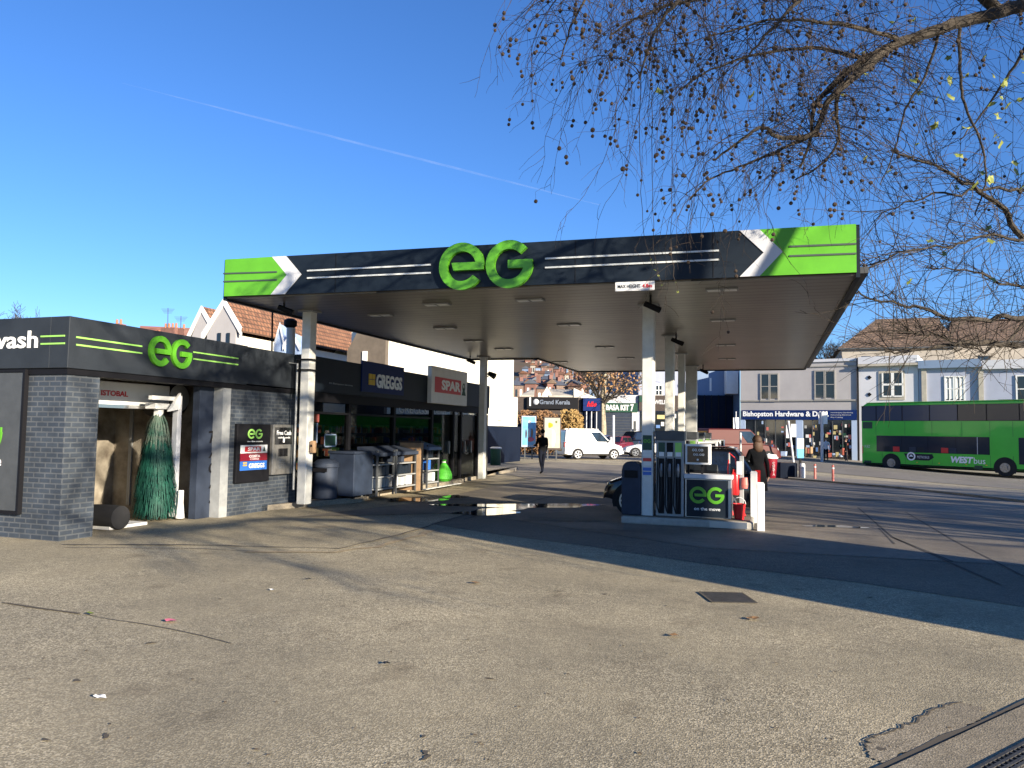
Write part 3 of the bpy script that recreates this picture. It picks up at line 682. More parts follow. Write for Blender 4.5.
# hanging brush
xb = XW - .75; bpn = Plane((xb, 0, 0), (0, 1, 0)); yb_ = bpn.ab(157, 450)[0]; zt_ = bpn.ab(153, 410)[1]
MB().tube([(xb, yb_, b0), (xb, yb_, .25)], .05, 10).build('brush_shaft', 'white', mc)
mb = MB(); mb.box(xb - .12, xb + .12, yb_ - .2, yb_ + .2, zt_ + .02, zt_ + .12); mb.box(xb - .06, xb + .06, yb_ - .06, yb_ + .06, zt_ - .15, zt_ + .02); mb.build('brush_hub', 'white', mc, bevel=.01)
mat('brush_green', (.004, .085, .055), .7, col2=(.003, .045, .032), vscale=5)
mat('brush_dirty', (.16, .19, .15), .7, col2=(.03, .10, .07), vscale=6)
rb = random.Random(4)
for nm, mt, zlo, zhi, N in (('brush_bristles', 'brush_green', .18, zt_ - .45, 5200), ('brush_top', 'brush_dirty', zt_ - .75, zt_ - .12, 420)):
    mb = MB()
    for i in range(N):
        z0 = rb.uniform(zlo, zhi) if nm == 'brush_bristles' else rb.uniform(zt_ - .35, zt_ - .1); w = rb.uniform(0, 6.283)
        tz = (zt_ - z0) / (zt_ - .1); R0 = (.14 + .15 * min(1, tz * 1.6)) * rb.uniform(.55, 1.25)
        L = rb.uniform(.22, .42); c, s = math.cos(w), math.sin(w); q = Vector((xb, yb_, z0))
        p1 = q + Vector((c * R0 * .5, s * R0 * .5, .03)); p2 = q + Vector((c * R0 * .95, s * R0 * .95, -L * .4)); p3 = q + Vector((c * (R0 + .03), s * (R0 + .03), -L))
        t = Vector((-s, c, 0)) * rb.uniform(.005, .013)
        if p3.z < .03: continue
        mb.add([p1 - t, p1 + t, p2 + t, p2 - t, p3 + t * .5, p3 - t * .5], [(0, 1, 2, 3), (3, 2, 4, 5)])
    mb.build(nm, mt, mc)
MB().tube([(xb, yb_, .12), (xb, yb_, zt_ - .2)], [.17, .08], 12).build('brush_core', 'brush_green', mc)
# side brush lying low at the left, base tray, uprights
pb = P(108, 505, x=XW - .5)
mb = MB(); mb.lathe([(.08, -.30), (.19, -.28), (.20, 0), (.19, .28), (.08, .30)], (pb.x, pb.y, .20), 20, 'X'); mb.build('wheel_brush', 'rubber', mc, smooth=True)
mb = MB(); mb.box(XW - 1.6, XW - .3, ya(128), ya(165), .01, .06); mb.build('floor_tray', 'paper', mc)
mb = MB(); mb.box(XW - .62, XW - .5, ya(199), ya(203), .05, 2.25); mb.build('upright', 'lt_grey', mc, bevel=.01)
mb = MB(); mb.lathe([(.08, 0), (.05, .28), (.05, .5)], (XW - .4, ya(201), .03), 12); mb.build('upright_foot', 'white', mc, smooth=True)
q1 = Vector((XW - .55, ya(172), 2.15)); mb = MB(); mb.cell(q1, (0, ya(200) - ya(172), 0), (.08, 0, 0), (0, 0, .07)); mb.build('arm', 'white', mc)
mb = MB(); mb.prism([(XW - .45, ya(186), 1.95), (XW - .45, ya(197), 2.0), (XW - .45, ya(197), 2.30)], (.05, 0, 0)); mb.build('arm_bracket', 'white', mc)
# graffiti on the side wall
gr = Plane((XW - .2, 0, 0), (0, 1, 0))
for i, ch in enumerate('TACA7'):
    a0, a1, b0, b1 = gr.box(208.5, 431 + i * 15, 217.5, 443 + i * 15)
    text(ch, gr, a0, a1, b0, b1, 'black', wash, .004, .003, 'graffiti', bold=.01, shear=.3)

# ---- shop
zs0 = (wp.ab(315, 392.5)[1] + wp.ab(420, 401)[1]) / 2; zs1 = (wp.ab(315, 356)[1] + wp.ab(420, 374.5)[1]) / 2
yS0 = ya(299); yS1 = ya(488, 420)
print('SHOP', yS0, yS1, zs0, zs1)
shop = thing('petrol_station_shop', 'long dark petrol station shop with glazed front and navy fascia', 'shop', (XW, yS0, 0))
mb = MB(); mb.box(XW - .3, XW + .05, yS0 + .05, yS1, zs0, zs1); mb.build('fascia', 'navy', shop, bevel=.008)
mb = MB(); mb.box(XW - .3, XW + .02, yS0 + .05, yS1 - .02, zs0 - .22, zs0 - .003); mb.build('fascia_trim', 'black', shop)
mb = MB(); mb.box(XW - 7, XW - .1, yS0, yS1, zs0 + .3, zs0 + .4); mb.build('roof', 'dark_grey', shop)
mb = MB(); mb.box(XW - 7.1, XW - 6.9, yS0, yS1, 0, zs0 + .3); mb.box(XW - 7, XW, yS1 - .2, yS1, 0, zs0 - .25); mb.box(XW - 7, XW - .3, yS0 - .1, yS0 + .05, 0, zs0); mb.build('wall', 'interior', shop)
mb = MB(); mb.box(XW - 6.9, XW - .1, yS0 + .1, yS1 - .2, .02, .06); mb.build('shop_floor', 'grey_paint', shop)
mb = MB(); mb.box(XW - .15, XW, yS0 + .05, ya(430), 0, .45); mb.build('stall_riser', 'navy', shop)
# frames at these pixels
fr_px = [311, 349, 394, 432, 453.5, 461, 477.5]
for i, fx in enumerate(fr_px):
    y_ = ya(fx); wdt = .12 if i < 4 else .09
    mb = MB(); mb.box(XW - .10, XW + .01, y_ - wdt / 2, y_ + wdt / 2, 0, zs0 - .22); mb.build('mullion', 'black', shop)
for fa, fb in zip(fr_px, fr_px[1:] + [487]):
    y0_, y1_ = ya(fa) + .07, ya(fb) - .07; lo = .45 if fb < 440 else .04
    mb = MB(); mb.box(XW - .06, XW - .045, y0_, y1_, lo, zs0 - .22); mb.build('window_pane', 'glass', shop)
mb = MB(); mb.box(XW - .08, XW + .005, yS0 + .1, ya(430), 2.02, 2.07); mb.build('transom', 'black', shop)
# signs
sp = Plane((XW + .05, 0, 0), (0, 1, 0))
a0, a1, b0, b1 = sp.box(329, 380.5, 352.5, 388.5)
text('EG Bishopston Services', sp, a0, a1, b0 + .07, b1 - .07, 'grey_paint', shop, .001, .004, 'fascia_lettering')
a0, a1, b0, b1 = sp.box(361, 364, 403, 393.5); sp.rect(a0, a1, b0, b1, .001, .03).build('sign_panel', 'greggs_blue', shop)
mb = MB(); ea0, ea1, eb0, eb1 = sp.box(367.5, 374, 373.5, 385)
for i in range(2):
    for j in range(2): sp.rect(ea0 + (ea1 - ea0) * .53 * i, ea0 + (ea1 - ea0) * (.47 + .53 * i), eb0 + (eb1 - eb0) * .53 * j, eb0 + (eb1 - eb0) * (.47 + .53 * j), .032, .02, mb)
mb.build('sign_emblem', 'yellow', shop)
a0, a1, b0, b1 = sp.box(375, 375, 400.5, 390); text('GREGGS', sp, a0, a1, b0 + .02, b1 - .02, 'white_text', shop, .032, .02, 'sign_lettering', bold=.03)
sb = thing('shop_sign', 'white projecting SPAR sign board with red panel fixed over the shop fascia', 'sign', tuple(sp.at(445, 400)))
a0, a1, b0, b1 = sp.box(427, 369, 463, 404.5); sp.rect(a0, a1, b0, b1, .01, .14).build('board', 'white', sb, bevel=.01)
W_ = a1 - a0; H_ = b1 - b0
sp.rect(a0 + W_ * .08, a0 + W_ * .80, b0 + H_ * .30, b0 + H_ * .72, .151, .01).build('red_panel', 'spar_red', sb)
text('SPAR', sp, a0 + W_ * .25, a0 + W_ * .78, b0 + H_ * .38, b0 + H_ * .66, 'white_text', sb, .162, .01, bold=.04)
ring(sp, a0 + W_ * .89, b0 + H_ * .53, H_ * .13, H_ * .09, 0, 360, .151, .01, mb := MB(), .7, 20)
sp.poly([(a0 + W_ * .83, b0 + H_ * .30), (a0 + W_ * .95, b0 + H_ * .30), (a0 + W_ * .89, b0 + H_ * .55)], .152, .01, mb); mb.build('emblem', 'bin_green', sb)
gs = Plane((XW - .04, 0, 0), (0, 1, 0))
a0, a1, b0, b1 = gs.box(399, 406, 427, 413.5); text('GREGGS', gs, a0, a1, b0, b1, 'grey_paint', shop, .002, .004, 'window_lettering')
a0, a1, b0, b1 = gs.box(434, 409, 446, 414); text('Desert', gs, a0, a1, b0, b1, 'grey_paint', shop, .002, .004, 'window_lettering')
a0, a1, b0, b1 = gs.box(449, 410, 463.5, 415); text('fresh', gs, a0, a1, b0, b1, 'grey_paint', shop, .002, .004, 'window_lettering')
a0, a1, b0, b1 = gs.box(467.5, 410, 478.5, 415.5); text('coffee', gs, a0, a1, b0, b1, 'grey_paint', shop, .002, .004, 'window_lettering')
# things seen through the glass: shelf units with goods, posters
rs = random.Random(11)
packs = [mat('pack%d' % i, c, .5) for i, c in enumerate(((.45, .12, .08), (.5, .42, .2), (.1, .2, .42), (.4, .4, .38), (.12, .3, .12), (.5, .28, .1)))]
n_sh = 0
for yy in np.arange(yS0 + 1.0, yS1 - 1.2, 1.6):
    t = thing('shelf_unit', 'stocked shelf unit inside the shop, %s' % ['behind the window with the small poster', 'just beyond the small poster window', 'behind the storage chest', 'behind the racks of packs', 'behind the last window before the door', 'just inside the doorway', 'past the door', 'at the far end'][int((yy - yS0 - 1) / 1.6 + .01)], 'shelves', (XW - 1.3, yy, .06), 0, 'shelf units inside the shop')
    mb = MB(); mb.box(-.2, .2, 0, 1.3, 0, .08)
    for k in range(5): mb.box(-.2, .2, 0, 1.3, .3 + k * .3, .32 + k * .3)
    mb.box(-.2, -.17, 0, 1.3, 0, 1.75); mb.build('rack', 'dark_grey', t, local=True)
    for q in range(6):
        mb = MB()
        for k in range(5):
            for j in range(4):
                if rs.random() < .45:
                    y2 = (j * 6 + q) * .053 + .01; mb.box(-.05, .16, y2, y2 + .045, .321 + k * .3, .321 + k * .3 + rs.uniform(.1, .22))
        if mb.v: mb.build('packets', packs[q], t, local=True)
a0, a1, b0, b1 = gs.box(324, 434, 336, 447)
po = thing('window_poster', 'small square poster frame in the first shop window', 'poster', tuple(gs.pt(a0, b0, -.02)))
mb = MB()
for r_ in ((a0, a1, b0, b0 + .03), (a0, a1, b1 - .03, b1), (a0, a0 + .03, b0, b1), (a1 - .03, a1, b0, b1)): gs.rect(*r_, .004, .006, mb)
mb.build('poster_frame', 'pale_blue', po); gs.rect(a0 + .03, a1 - .03, b0 + .03, b1 - .03, .004, .003).build('poster_sheet', 'bin_green', po)
# raised walk along the shop, white-edged
fw = [(XW, ya(262, 500)), (tuple(G(262, 511).xy)), tuple(G(362, 502).xy), tuple(G(372, 497).xy), tuple(G(462, 483).xy), tuple(G(470, 478).xy), tuple(G(515, 472).xy), (-11.0, 33), (-13, 36), (-14, 30), (XW, yS1)]
band('shop_walkway', 'paving', fw, .11, skirt=.14)
ke = MB()
pts = [G(425, 490, .11), G(462, 483.5, .11)]
d_ = pts[1] - pts[0]
for i in range(7):
    a = pts[0] + d_ * (i / 7 + .01); ke.cell((a.x, a.y, .112), d_ * (1 / 7 * .82), Vector((d_.y, -d_.x, 0)).normalized() * -.14, (0, 0, .012))
ke.build('kerb_marking', 'white', kind='structure')

# ================================================================== PUMP ISLANDS
ip = Plane((0, 14.42, 0), (1, 0, 0))         # front plane of the first island's equipment
xI0 = ip.ab(621, 520)[0]; xI1 = ip.ab(753, 525)[0]
def P_x(px, y, z=1.0): r = ray(px, 384 + 60); r2 = ray(px, 430); return r2.x / r2.y * y
def island(dy, label, dx=0):
    t = thing('pump_island', label, 'pump island', (xI0 + dx, 14.4 + dy, 0), 0, 'raised pump islands')
    mb = MB(); mb.box(0, xI1 - xI0, 0, 1.0, 0, .14); mb.build('kerb_block', 'kerb', t, local=True, bevel=.03)
    mb = MB(); mb.box(.05, xI1 - xI0 - .05, .05, .95, .141, .150); mb.build('top_slab', 'concrete', t, local=True)
    mb = MB(); mb.box(xI1 - xI0 - .75, xI1 - xI0 - .10, -.02, -.001, .02, .13); mb.build('metal_plate', 'metal', t, local=True)
    return t
yc = [c.y for c in cols]
island(0, 'concrete pump island nearest the camera with a bucket and two white bollards at its end')
def dispenser(y, x, label, near=True):
    t = thing('fuel_pump', label, 'fuel pump', (x, y, .15), 0, 'fuel pumps under the canopy')
    # local coords measured from the hose tower's left edge
    tw = .52
    mb = MB(); mb.box(0, tw, .06, .42, 0, 1.55); mb.build('hose_tower', 'grey_paint', t, local=True, bevel=.015)
    mb = MB(); mb.box(-.01, tw + .01, .03, .45, 1.42, 1.60); mb.build('tower_cap', 'dark_grey', t, local=True, bevel=.01)
    for i, (m1, m2) in enumerate((('bin_green', 'white'), ('black', 'white'), ('stripe_green', 'white'))):
        x0 = .05 + i * .155
        mb = MB(); mb.box(x0, x0 + .12, .045, .058, 1.12, 1.38); lab = mb.build('grade_label', m1, t, local=True)
        mb = MB(); mb.box(x0 + .01, x0 + .11, .036, .044, 1.12, 1.20); mb.build('label_strip', m2, lab, local=True)
        mb = MB(); mb.box(x0 + .01, x0 + .11, .05, .059, .05, 1.08); mb.build('nozzle_bay', 'black', t, local=True)
        mb = MB(); mb.tube([(x0 + .06, .02, .98), (x0 + .06, -.03, .86), (x0 + .06, .0, .74)], [.018, .03, .022], 8); mb.tube([(x0 + .06, -.01, .95), (x0 + .06, -.07, .88), (x0 + .06, -.03, .78)], .008, 5)
        nz = mb.build('nozzle', 'metal', t, local=True, smooth=True)
        mb = MB(); mb.tube([(x0 + .06, 0, .74), (x0 + .07, -.03, .5), (x0 + .05, -.05, .22), (x0 + .02, -.03, .08), (x0 - .02, .0, .22), (x0 - .01, .02, .8), (x0 - .01, .04, 1.1)], .014, 7); mb.build('hose', 'rubber', t, local=True, smooth=True)
    # cabinet with logo panel
    mb = MB(); mb.box(tw + .02, tw + .86, .08, .50, 0, .72); mb.build('cabinet', 'metal', t, local=True, bevel=.01)
    mb = MB(); mb.box(tw, tw + .88, .04, .54, .72, .80); mb.build('cabinet_top', 'lt_grey', t, local=True, bevel=.01)
    mb = MB(); mb.box(tw + .05, tw + .80, .062, .079, .02, .70); mb.build('front_panel', 'navy', t, local=True)
    lp = Plane((0, .06, 0), (1, 0, 0))
    logo(lp, tw + .42, .42, .155, 'green', t, .003, .008, local=True)
    text('on the move', lp, tw + .19, tw + .66, .14, .20, 'white_text', t, .003, .005, local=True, bold=.01)
    # price display on two legs
    mb = MB(); mb.box(tw + .05, tw + .09, .2, .24, .80, 1.0); mb.box(tw + .30, tw + .34, .2, .24, .80, 1.0); mb.build('display_legs', 'black', t, local=True)
    mb = MB(); mb.box(tw + .02, tw + .48, .10, .36, .98, 1.36); dsp = mb.build('display_housing', 'white', t, local=True, bevel=.01)
    mb = MB(); mb.box(tw + .06, tw + .44, .092, .0995, 1.02, 1.32); mb.build('display_screen', 'black_gloss', dsp, local=True)
    lp2 = Plane((0, .091, 0), (1, 0, 0))
    text('00.00', lp2, tw + .15, tw + .35, 1.225, 1.275, 'white_text', dsp, .001, .003, local=True); text('00.00', lp2, tw + .17, tw + .37, 1.145, 1.185, 'white_text', dsp, .001, .003, local=True)
    mb = MB(); mb.ball((tw + .25, .09, 1.07), .018, 8, 6, (1, .3, 1)); mb.build('display_button', 'white_text', dsp, local=True)
    return t
xd0 = P_x(655.5, 14.6)
d1 = dispenser(14.60, xd0, 'grey three-hose fuel pump with big green logo panel on the front island')
for k, lb in ((1, 'second fuel pump back, its white-framed display showing above the black car'), (2, 'third fuel pump back, standing by the square island column'), (3, 'rearmost fuel pump, almost hidden behind the others')):
    yy = yc[k] - .15; xx = xd0 + (cols[k].x - cols[0].x)
    dup(d1, (xx, yy, .15), label=lb)
    island(yy - 14.6, ['', 'concrete pump island second from the front, behind the black car', 'concrete pump island third from the front', 'rearmost concrete pump island'][k], dx=cols[k].x - cols[0].x)
# bin at the island's left end
xa, xb_ = P_x(623, 14.7), P_x(642, 14.7); t = thing('pump_bin', 'tall blue-grey forecourt bin with sloped top at the left end of the front island', 'bin', ((xa + xb_) / 2, 14.8, .15))
w = (xb_ - xa) / 2; mb = MB(); mb.prism([(-w, -.22, 0), (w, -.22, 0), (w, -.22, .86), (w * .8, -.22, .96), (w * .4, -.22, 1.0), (-w * .5, -.22, 1.0), (-w * .85, -.22, .94), (-w, -.22, .84)], (0, .44, 0)); mb.build('bin_body', 'blue_grey', t, local=True, bevel=.02)
mb = MB(); mb.box(-w * .7, w * .7, -.235, -.221, .70, .84); mb.build('bin_slot', 'black', t, local=True)
# bollards
for px, py, lb in ((753.9, 523, 'white bollard standing just behind another at the right end of the front island'), (760.8, 531, 'nearest white bollard at the right end of the front pump island')):
    q = G(px, py); t = thing('bollard', lb, 'bollard', q, 0, 'white bollards by the front island')
    hgt = 1.0 if py < 525 else .86; wb_ = .065
    mb = MB(); mb.box(-wb_, wb_, -wb_, wb_, 0, hgt - .02); mb.build('post', 'white', t, local=True, bevel=.012)
    mb = MB(); mb.box(-wb_ * .8, wb_ * .8, -wb_ * .8, wb_ * .8, hgt - .019, hgt); mb.build('cap', 'white_gloss', t, local=True)
# bucket, extinguisher, squeegee stand
q = Vector((P_x(739, 14.75), 14.75, .15)); t = thing('fire_bucket', 'red sand bucket with a wire handle on the end of the front island', 'bucket', q)
mb = MB(); mb.lathe([(.085, 0), (.115, .28), (.122, .285), (.115, .27), (.02, .25)], n=18); mb.build('bucket', 'red', t, local=True, smooth=True)
mb = MB(); mb.tube([(.115 * math.cos(w), 0, .28 + .12 * math.sin(w)) for w in np.linspace(0, math.pi, 9)], .006, 6); mb.build('handle', 'white', t, local=True)
q = Vector((P_x(736.5, 15.1), 15.1, .15)); t = thing('fire_extinguisher_stand', 'red fire extinguisher hung on a grey post at the end of the front island', 'fire extinguisher', q)
mb = MB(); mb.box(.05, .13, -.04, .04, 0, 1.15); mb.build('post', 'grey_paint', t, local=True, bevel=.01)
mb = MB(); mb.lathe([(.055, .42), (.07, .46), (.07, .78), (.045, .86), (.02, .88)], (-.02, -.05, 0), 14); ex = mb.build('cylinder', 'red', t, local=True, smooth=True)
mb = MB(); mb.tube([(-.02, -.05, .87), (-.05, -.1, .9), (-.09, -.09, .7), (-.10, -.07, .5)], .012, 6); mb.build('hose', 'tail_red', t, local=True)
mb = MB(); mb.box(.0, .10, -.12, -.04, .80, 1.05); mb.build('glove_dispenser', 'lt_grey', t, local=True, bevel=.01)
mb = MB(); mb.lathe([(.05, .55), (.06, .62), (.05, .75)], (.15, -.08, 0), 10); mb.build('water_bottle', 'pink_red', t, local=True)
q = Vector((P_x(729, 15.15), 15.15, .15)); t = thing('hose_stand', 'tangle of red hoses on a slim stand behind the front pump', 'hose stand', q)
mb = MB(); mb.tube([(0, 0, 0), (0, 0, 1.2)], .02, 8); mb.build('pole', 'grey_paint', t, local=True)
mb = MB(); mb.tube([(0, 0, 1.2), (.12, -.03, 1.1), (.16, 0, .8), (.20, 0, .3), (.3, -.1, .03), (.15, -.15, .05), (.25, 0, .2)], .013, 6); mb.tube([(0, 0, 1.1), (-.02, -.05, .9), (.02, -.05, .3), (.08, -.1, .03)], .013, 6); mb.build('red_hose', 'red', t, local=True, smooth=True)

# ================================================================== VEHICLES
def bil(a, b, c, d, u, v): return a.lerp(b, u).lerp(d.lerp(c, u), v)     # a-b bottom, d-c top
def wheel(parent, x, y, r, side, rimcol='metal', spokes=5, w=.2):
    mb = MB(); prof = [(r * .72, -w / 2), (r * .95, -w / 2), (r, -w * .35), (r, w * .35), (r * .95, w / 2), (r * .72, w / 2)]
    s = side
    mb.lathe(prof, (x, y, r), 28, 'Y'); tyre = mb.build('wheel', 'rubber', parent, local=True, smooth=True)
    yo = y + s * (w / 2 - .02); mb = MB()
    mb.lathe([(r * .70, -.008), (r * .70, .004)], (x, yo, r), 24, 'Y')
    rim = mb.build('hub', 'black', tyre, local=True)
    mb = MB()
    for k in range(spokes):
        a = 2 * math.pi * k / spokes; c, s_ = math.cos(a), math.sin(a); t_ = Vector((-s_, 0, c)); q = Vector((x, yo + s * .012, r)); d = Vector((c, 0, s_))
        wd = r * (.11 if spokes > 6 else .17); o_ = q + d * r * .08 - t_ * wd / 2
        mb.cell(o_, d * r * .6, t_ * wd, (0, s * .015, 0))
    mb.lathe([(r * .16, -.02), (r * .16, .03 )], (x, yo + s * .012, r), 12, 'Y')
    for k in range(24):
        a0 = 2 * math.pi * k / 24; a1 = 2 * math.pi * (k + 1) / 24
        for (ra, rb_) in ((.64, .73),):
            mb.prism([(x + r * ra * math.cos(a0), yo + s * .012, r + r * ra * math.sin(a0)), (x + r * rb_ * math.cos(a0), yo + s * .012, r + r * rb_ * math.sin(a0)), (x + r * rb_ * math.cos(a1), yo + s * .012, r + r * rb_ * math.sin(a1)), (x + r * ra * math.cos(a1), yo + s * .012, r + r * ra * math.sin(a1))], (0, s * .016, 0))
    mb.build('rim', rimcol, tyre, local=True)
def car(name, label, loc, rz, L, Wd, Hh, paint, kind='hatch', group=None, cat='car', spokes=5, side_windows=True, rimcol='metal'):
    t = thing(name, label, cat, loc, rz, group); h = Wd / 2
    K = {'hatch': dict(top=[(-.5, .58, .80), (-.485, .78, .90), (-.44, .64 * Hh, .97), (-.2, .635 * Hh, 1), (.12, .62 * Hh, 1), (.25, .60 * Hh, 1), (.38, .52 * Hh, .97), (.46, .46 * Hh, .90), (.49, .36 * Hh, .80), (.5, .25 * Hh, .72)], cab=(-.475, .20, -.36, .05), wf=.30, wr=-.30, r=.215 * Hh),
         'suv': dict(top=[(-.5, .50, .85), (-.49, .60 * Hh, .93), (-.44, .61 * Hh, .98), (-.2, .61 * Hh, 1), (.12, .60 * Hh, 1), (.28, .58 * Hh, 1), (.42, .54 * Hh, .97), (.48, .46 * Hh, .90), (.5, .28 * Hh, .82)], cab=(-.485, .22, -.43, .10), wf=.30, wr=-.29, r=.205 * Hh),
         'van': dict(top=[(-.5, .45, .92), (-.495, .55 * Hh, .97), (-.44, .56 * Hh, 1), (-.1, .56 * Hh, 1), (.18, .56 * Hh, 1), (.30, .54 * Hh, .98), (.42, .47 * Hh, .95), (.47, .40 * Hh, .88), (.5, .26 * Hh, .80)], cab=(-.492, .28, -.475, .08), wf=.31, wr=-.29, r=.17 * Hh)}[kind]
    # lower body loft
    mb = MB(); st = []
    for fx, zt, wf_ in K['top']:
        x = fx * L; zb_ = .24 if -.46 < fx < .46 else .30; hw = h * wf_
        st.append([(x, -hw * .55, zb_), (x, -hw * .97, zb_ + .05), (x, -hw, zb_ + (zt - zb_) * .45), (x, -hw * .965, zt - .05), (x, -hw * .90, zt), (x, 0, zt + .025), (x, hw * .90, zt), (x, hw * .965, zt - .05), (x, hw, zb_ + (zt - zb_) * .45), (x, hw * .97, zb_ + .05), (x, hw * .55, zb_)])
    n = 11; mb.v = [p for s_ in st for p in s_]
    for i in range(len(st) - 1):
        for k in range(n): k2 = (k + 1) % n; mb.f.append((i * n + k, (i + 1) * n + k, (i + 1) * n + k2, i * n + k2))
    mb.f.append(tuple(range(n))); mb.f.append(tuple((len(st) - 1) * n + k for k in range(n))[::-1])
    body = mb.build('body', paint, t, local=True, smooth=True, bevel=.02)
    # cabin
    c0_, c1_, r0_, r1_ = [q * L for q in K['cab']]
    zbelt = K['top'][3][1]; zc = zbelt + .0; hb, ht = h * .89, h * .74
    if kind == 'van': ht = h * .84
    B = {}
    for sy in (-1, 1): B[sy] = [Vector((c0_, sy * hb, zc)), Vector((c1_, sy * hb, zc)), Vector((r1_, sy * ht, Hh - .05)), Vector((r0_, sy * ht, Hh - .06))]
    mb = MB(); l_, r_ = B[-1], B[1]; mid = [Vector(((r1_ + r0_) / 2, sy * ht, Hh - .035)) for sy in (-1, 1)]
    vs = l_ + r_; mb.add(vs, [(0, 1, 2, 3), (7, 6, 5, 4), (1, 5, 6, 2), (4, 0, 3, 7), (3, 2, 6, 7)]); mb.build('cabin', paint, t, local=True, bevel=.05)
    mb = MB(); mb.prism([(r0_ - .02, -ht * .97, Hh - .05), (r1_ + .03, -ht * .97, Hh - .05), (r1_ - .2, -ht * .9, Hh - .012), (r0_ + .15, -ht * .9, Hh - .02)], (0, 2 * ht * .96, 0)); mb.build('roof_panel', paint, t, local=True, bevel=.02)
    def pane(a, b, c, d, u0, u1, v0, v1, nm, off):
        ps = [bil(a, b, c, d, u, v) for u, v in ((u0, v0), (u1, v0), (u1, v1), (u0, v1))]
        nn = (ps[1] - ps[0]).cross(ps[3] - ps[0]).normalized()
        if nn.dot(off) < 0: nn = -nn
        MB().prism(ps, nn * .012).build(nm, 'car_glass', t, local=True)
    wins = {'hatch': [(.05, .43), (.46, .90)], 'suv': [(.04, .28), (.31, .60), (.63, .93)], 'van': [(.70, .965)]}[kind]
    for sy in (-1, 1):
        a, b, c, d = B[sy]
        for u0, u1 in wins: pane(a, b, c, d, u0, u1, .08, .86, 'side_window', Vector((0, sy, 0)))
    pane(B[-1][1], B[1][1], B[1][2], B[-1][2], .06, .94, .08, .92, 'windscreen', Vector((1, 0, 1)))
    pane(B[-1][0], B[1][0], B[1][3], B[-1][3], .1, .9, .12, .85, 'rear_window', Vector((-1, 0, .3)))
    r = K['r']
    for sy in (-1, 1):
        for fx in (K['wr'], K['wf']):
            x = fx * L; mb = MB(); pts = [(x + r * 1.2 * math.cos(w), sy * (h - .03), r + r * 1.2 * math.sin(w)) for w in np.linspace(-.35, math.pi + .35, 18)]
            mb.prism(pts, (0, sy * .038, 0)); mb.build('wheel_arch', 'rubber', t, local=True)
            wheel(t, x, sy * (h - .075), r, sy, rimcol, spokes)
        zt = K['top'][-3][1]
        mb = MB(); mb.prism([(L * .485, sy * h * .50, zt * .80), (L * .455, sy * h * .86, zt * .82), (L * .44, sy * h * .88, zt * .98), (L * .475, sy * h * .52, zt * .93)], (.03, 0, .01)); mb.build('headlight', 'headlight', t, local=True)
        mb = MB(); mb.box(-L * .5 - .012, -L * .47, sy * h * .66 if sy > 0 else -h * .92, sy * h * .92 if sy > 0 else -h * .66, zbelt * .72, zbelt * 1.02); mb.build('tail_light', 'tail_red', t, local=True)
        mb = MB(); mx = c1_ - .18 if kind != 'van' else c1_ - .25; mb.box(mx, mx + .10, sy * (h - .03) if sy > 0 else -h - .15, h + .15 if sy > 0 else -(h - .03), zbelt + .04, zbelt + .18); mb.build('wing_mirror', paint, t, local=True, bevel=.02)
        mb = MB(); mb.box(-L * .20, L * .22, sy * h * .985 if sy > 0 else -h * 1.0 - .012, h + .012 if sy > 0 else -h * .985, .30, .36); mb.build('sill_trim', 'black', t, local=True)
        for xd in ((.0,) if kind != 'van' else (.12,)):
            mb = MB(); mb.box(xd * L - .02, xd * L + .13, sy * h * .97 if sy > 0 else -h - .012, h + .012 if sy > 0 else -h * .97, zbelt - .14, zbelt - .11); mb.build('door_handle', 'black' if paint != 'black_gloss' else 'metal', t, local=True)
    mb = MB(); mb.box(L * .488, L * .505, -h * .45, h * .45, .34, .50); mb.build('grille', 'black', t, local=True)
    mb = MB(); mb.box(-L * .508, -L * .49, -.26, .26, .50, .61); mb.build('number_plate', 'yellow', t, local=True)
    mb = MB(); mb.box(L * .50, L * .512, -.26, .26, .36, .46); mb.build('number_plate', 'paper', t, local=True)
    return t
# black hatchback at the front pump, nose to the left
xr, xf = P_x(759, 16.4), P_x(612, 16.7)
car('hatchback_car', 'black hatchback refuelling behind the front pump, nose pointing to the shop', ((xr + xf) / 2, 16.45, .01), math.pi, abs(xr - xf), 1.72, 1.46, 'black_gloss', 'hatch', spokes=10)
def along(px0, py0, px1, py1):   # ground points of two wheels -> centre, heading
    a, b = G(px0, py0), G(px1, py1); d = b - a; return a, b, (a + b) / 2, math.atan2(d.y, d.x), d.length
def place(px0, py0, px1, py1, Wd):
    a, b, c, rz, l = along(px0, py0, px1, py1); n_ = Vector((math.sin(rz), -math.cos(rz), 0))
    if n_.dot(O - c) < 0: n_ = -n_
    return c - n_ * Wd / 2, rz, l
c_, rz, l = place(568.5, 459, 606, 460, 1.7)
rv = rz + .62
car('small_van', 'small white panel van parked facing right in front of the hedge', (c_.x, c_.y, g(c_.x, c_.y) + .01), rv, 4.1, 1.72, 1.85, 'white_gloss', 'van', 'parked and passing vehicles', 'van', rimcol='lt_grey')
vr = [o for o in bpy.data.objects if o.name == 'small_van'][0]
mb = MB(); mb.box(-1.5, .3, -.62, -.58, 1.86, 1.90); mb.box(-1.5, .3, .58, .62, 1.86, 1.90); mb.box(-1.2, -1.15, -.62, .62, 1.90, 1.93); mb.box(-.1, -.05, -.62, .62, 1.90, 1.93); mb.build('roof_rack', 'paper', vr, local=True)
print('VAN', c_, math.degrees(rz), l)
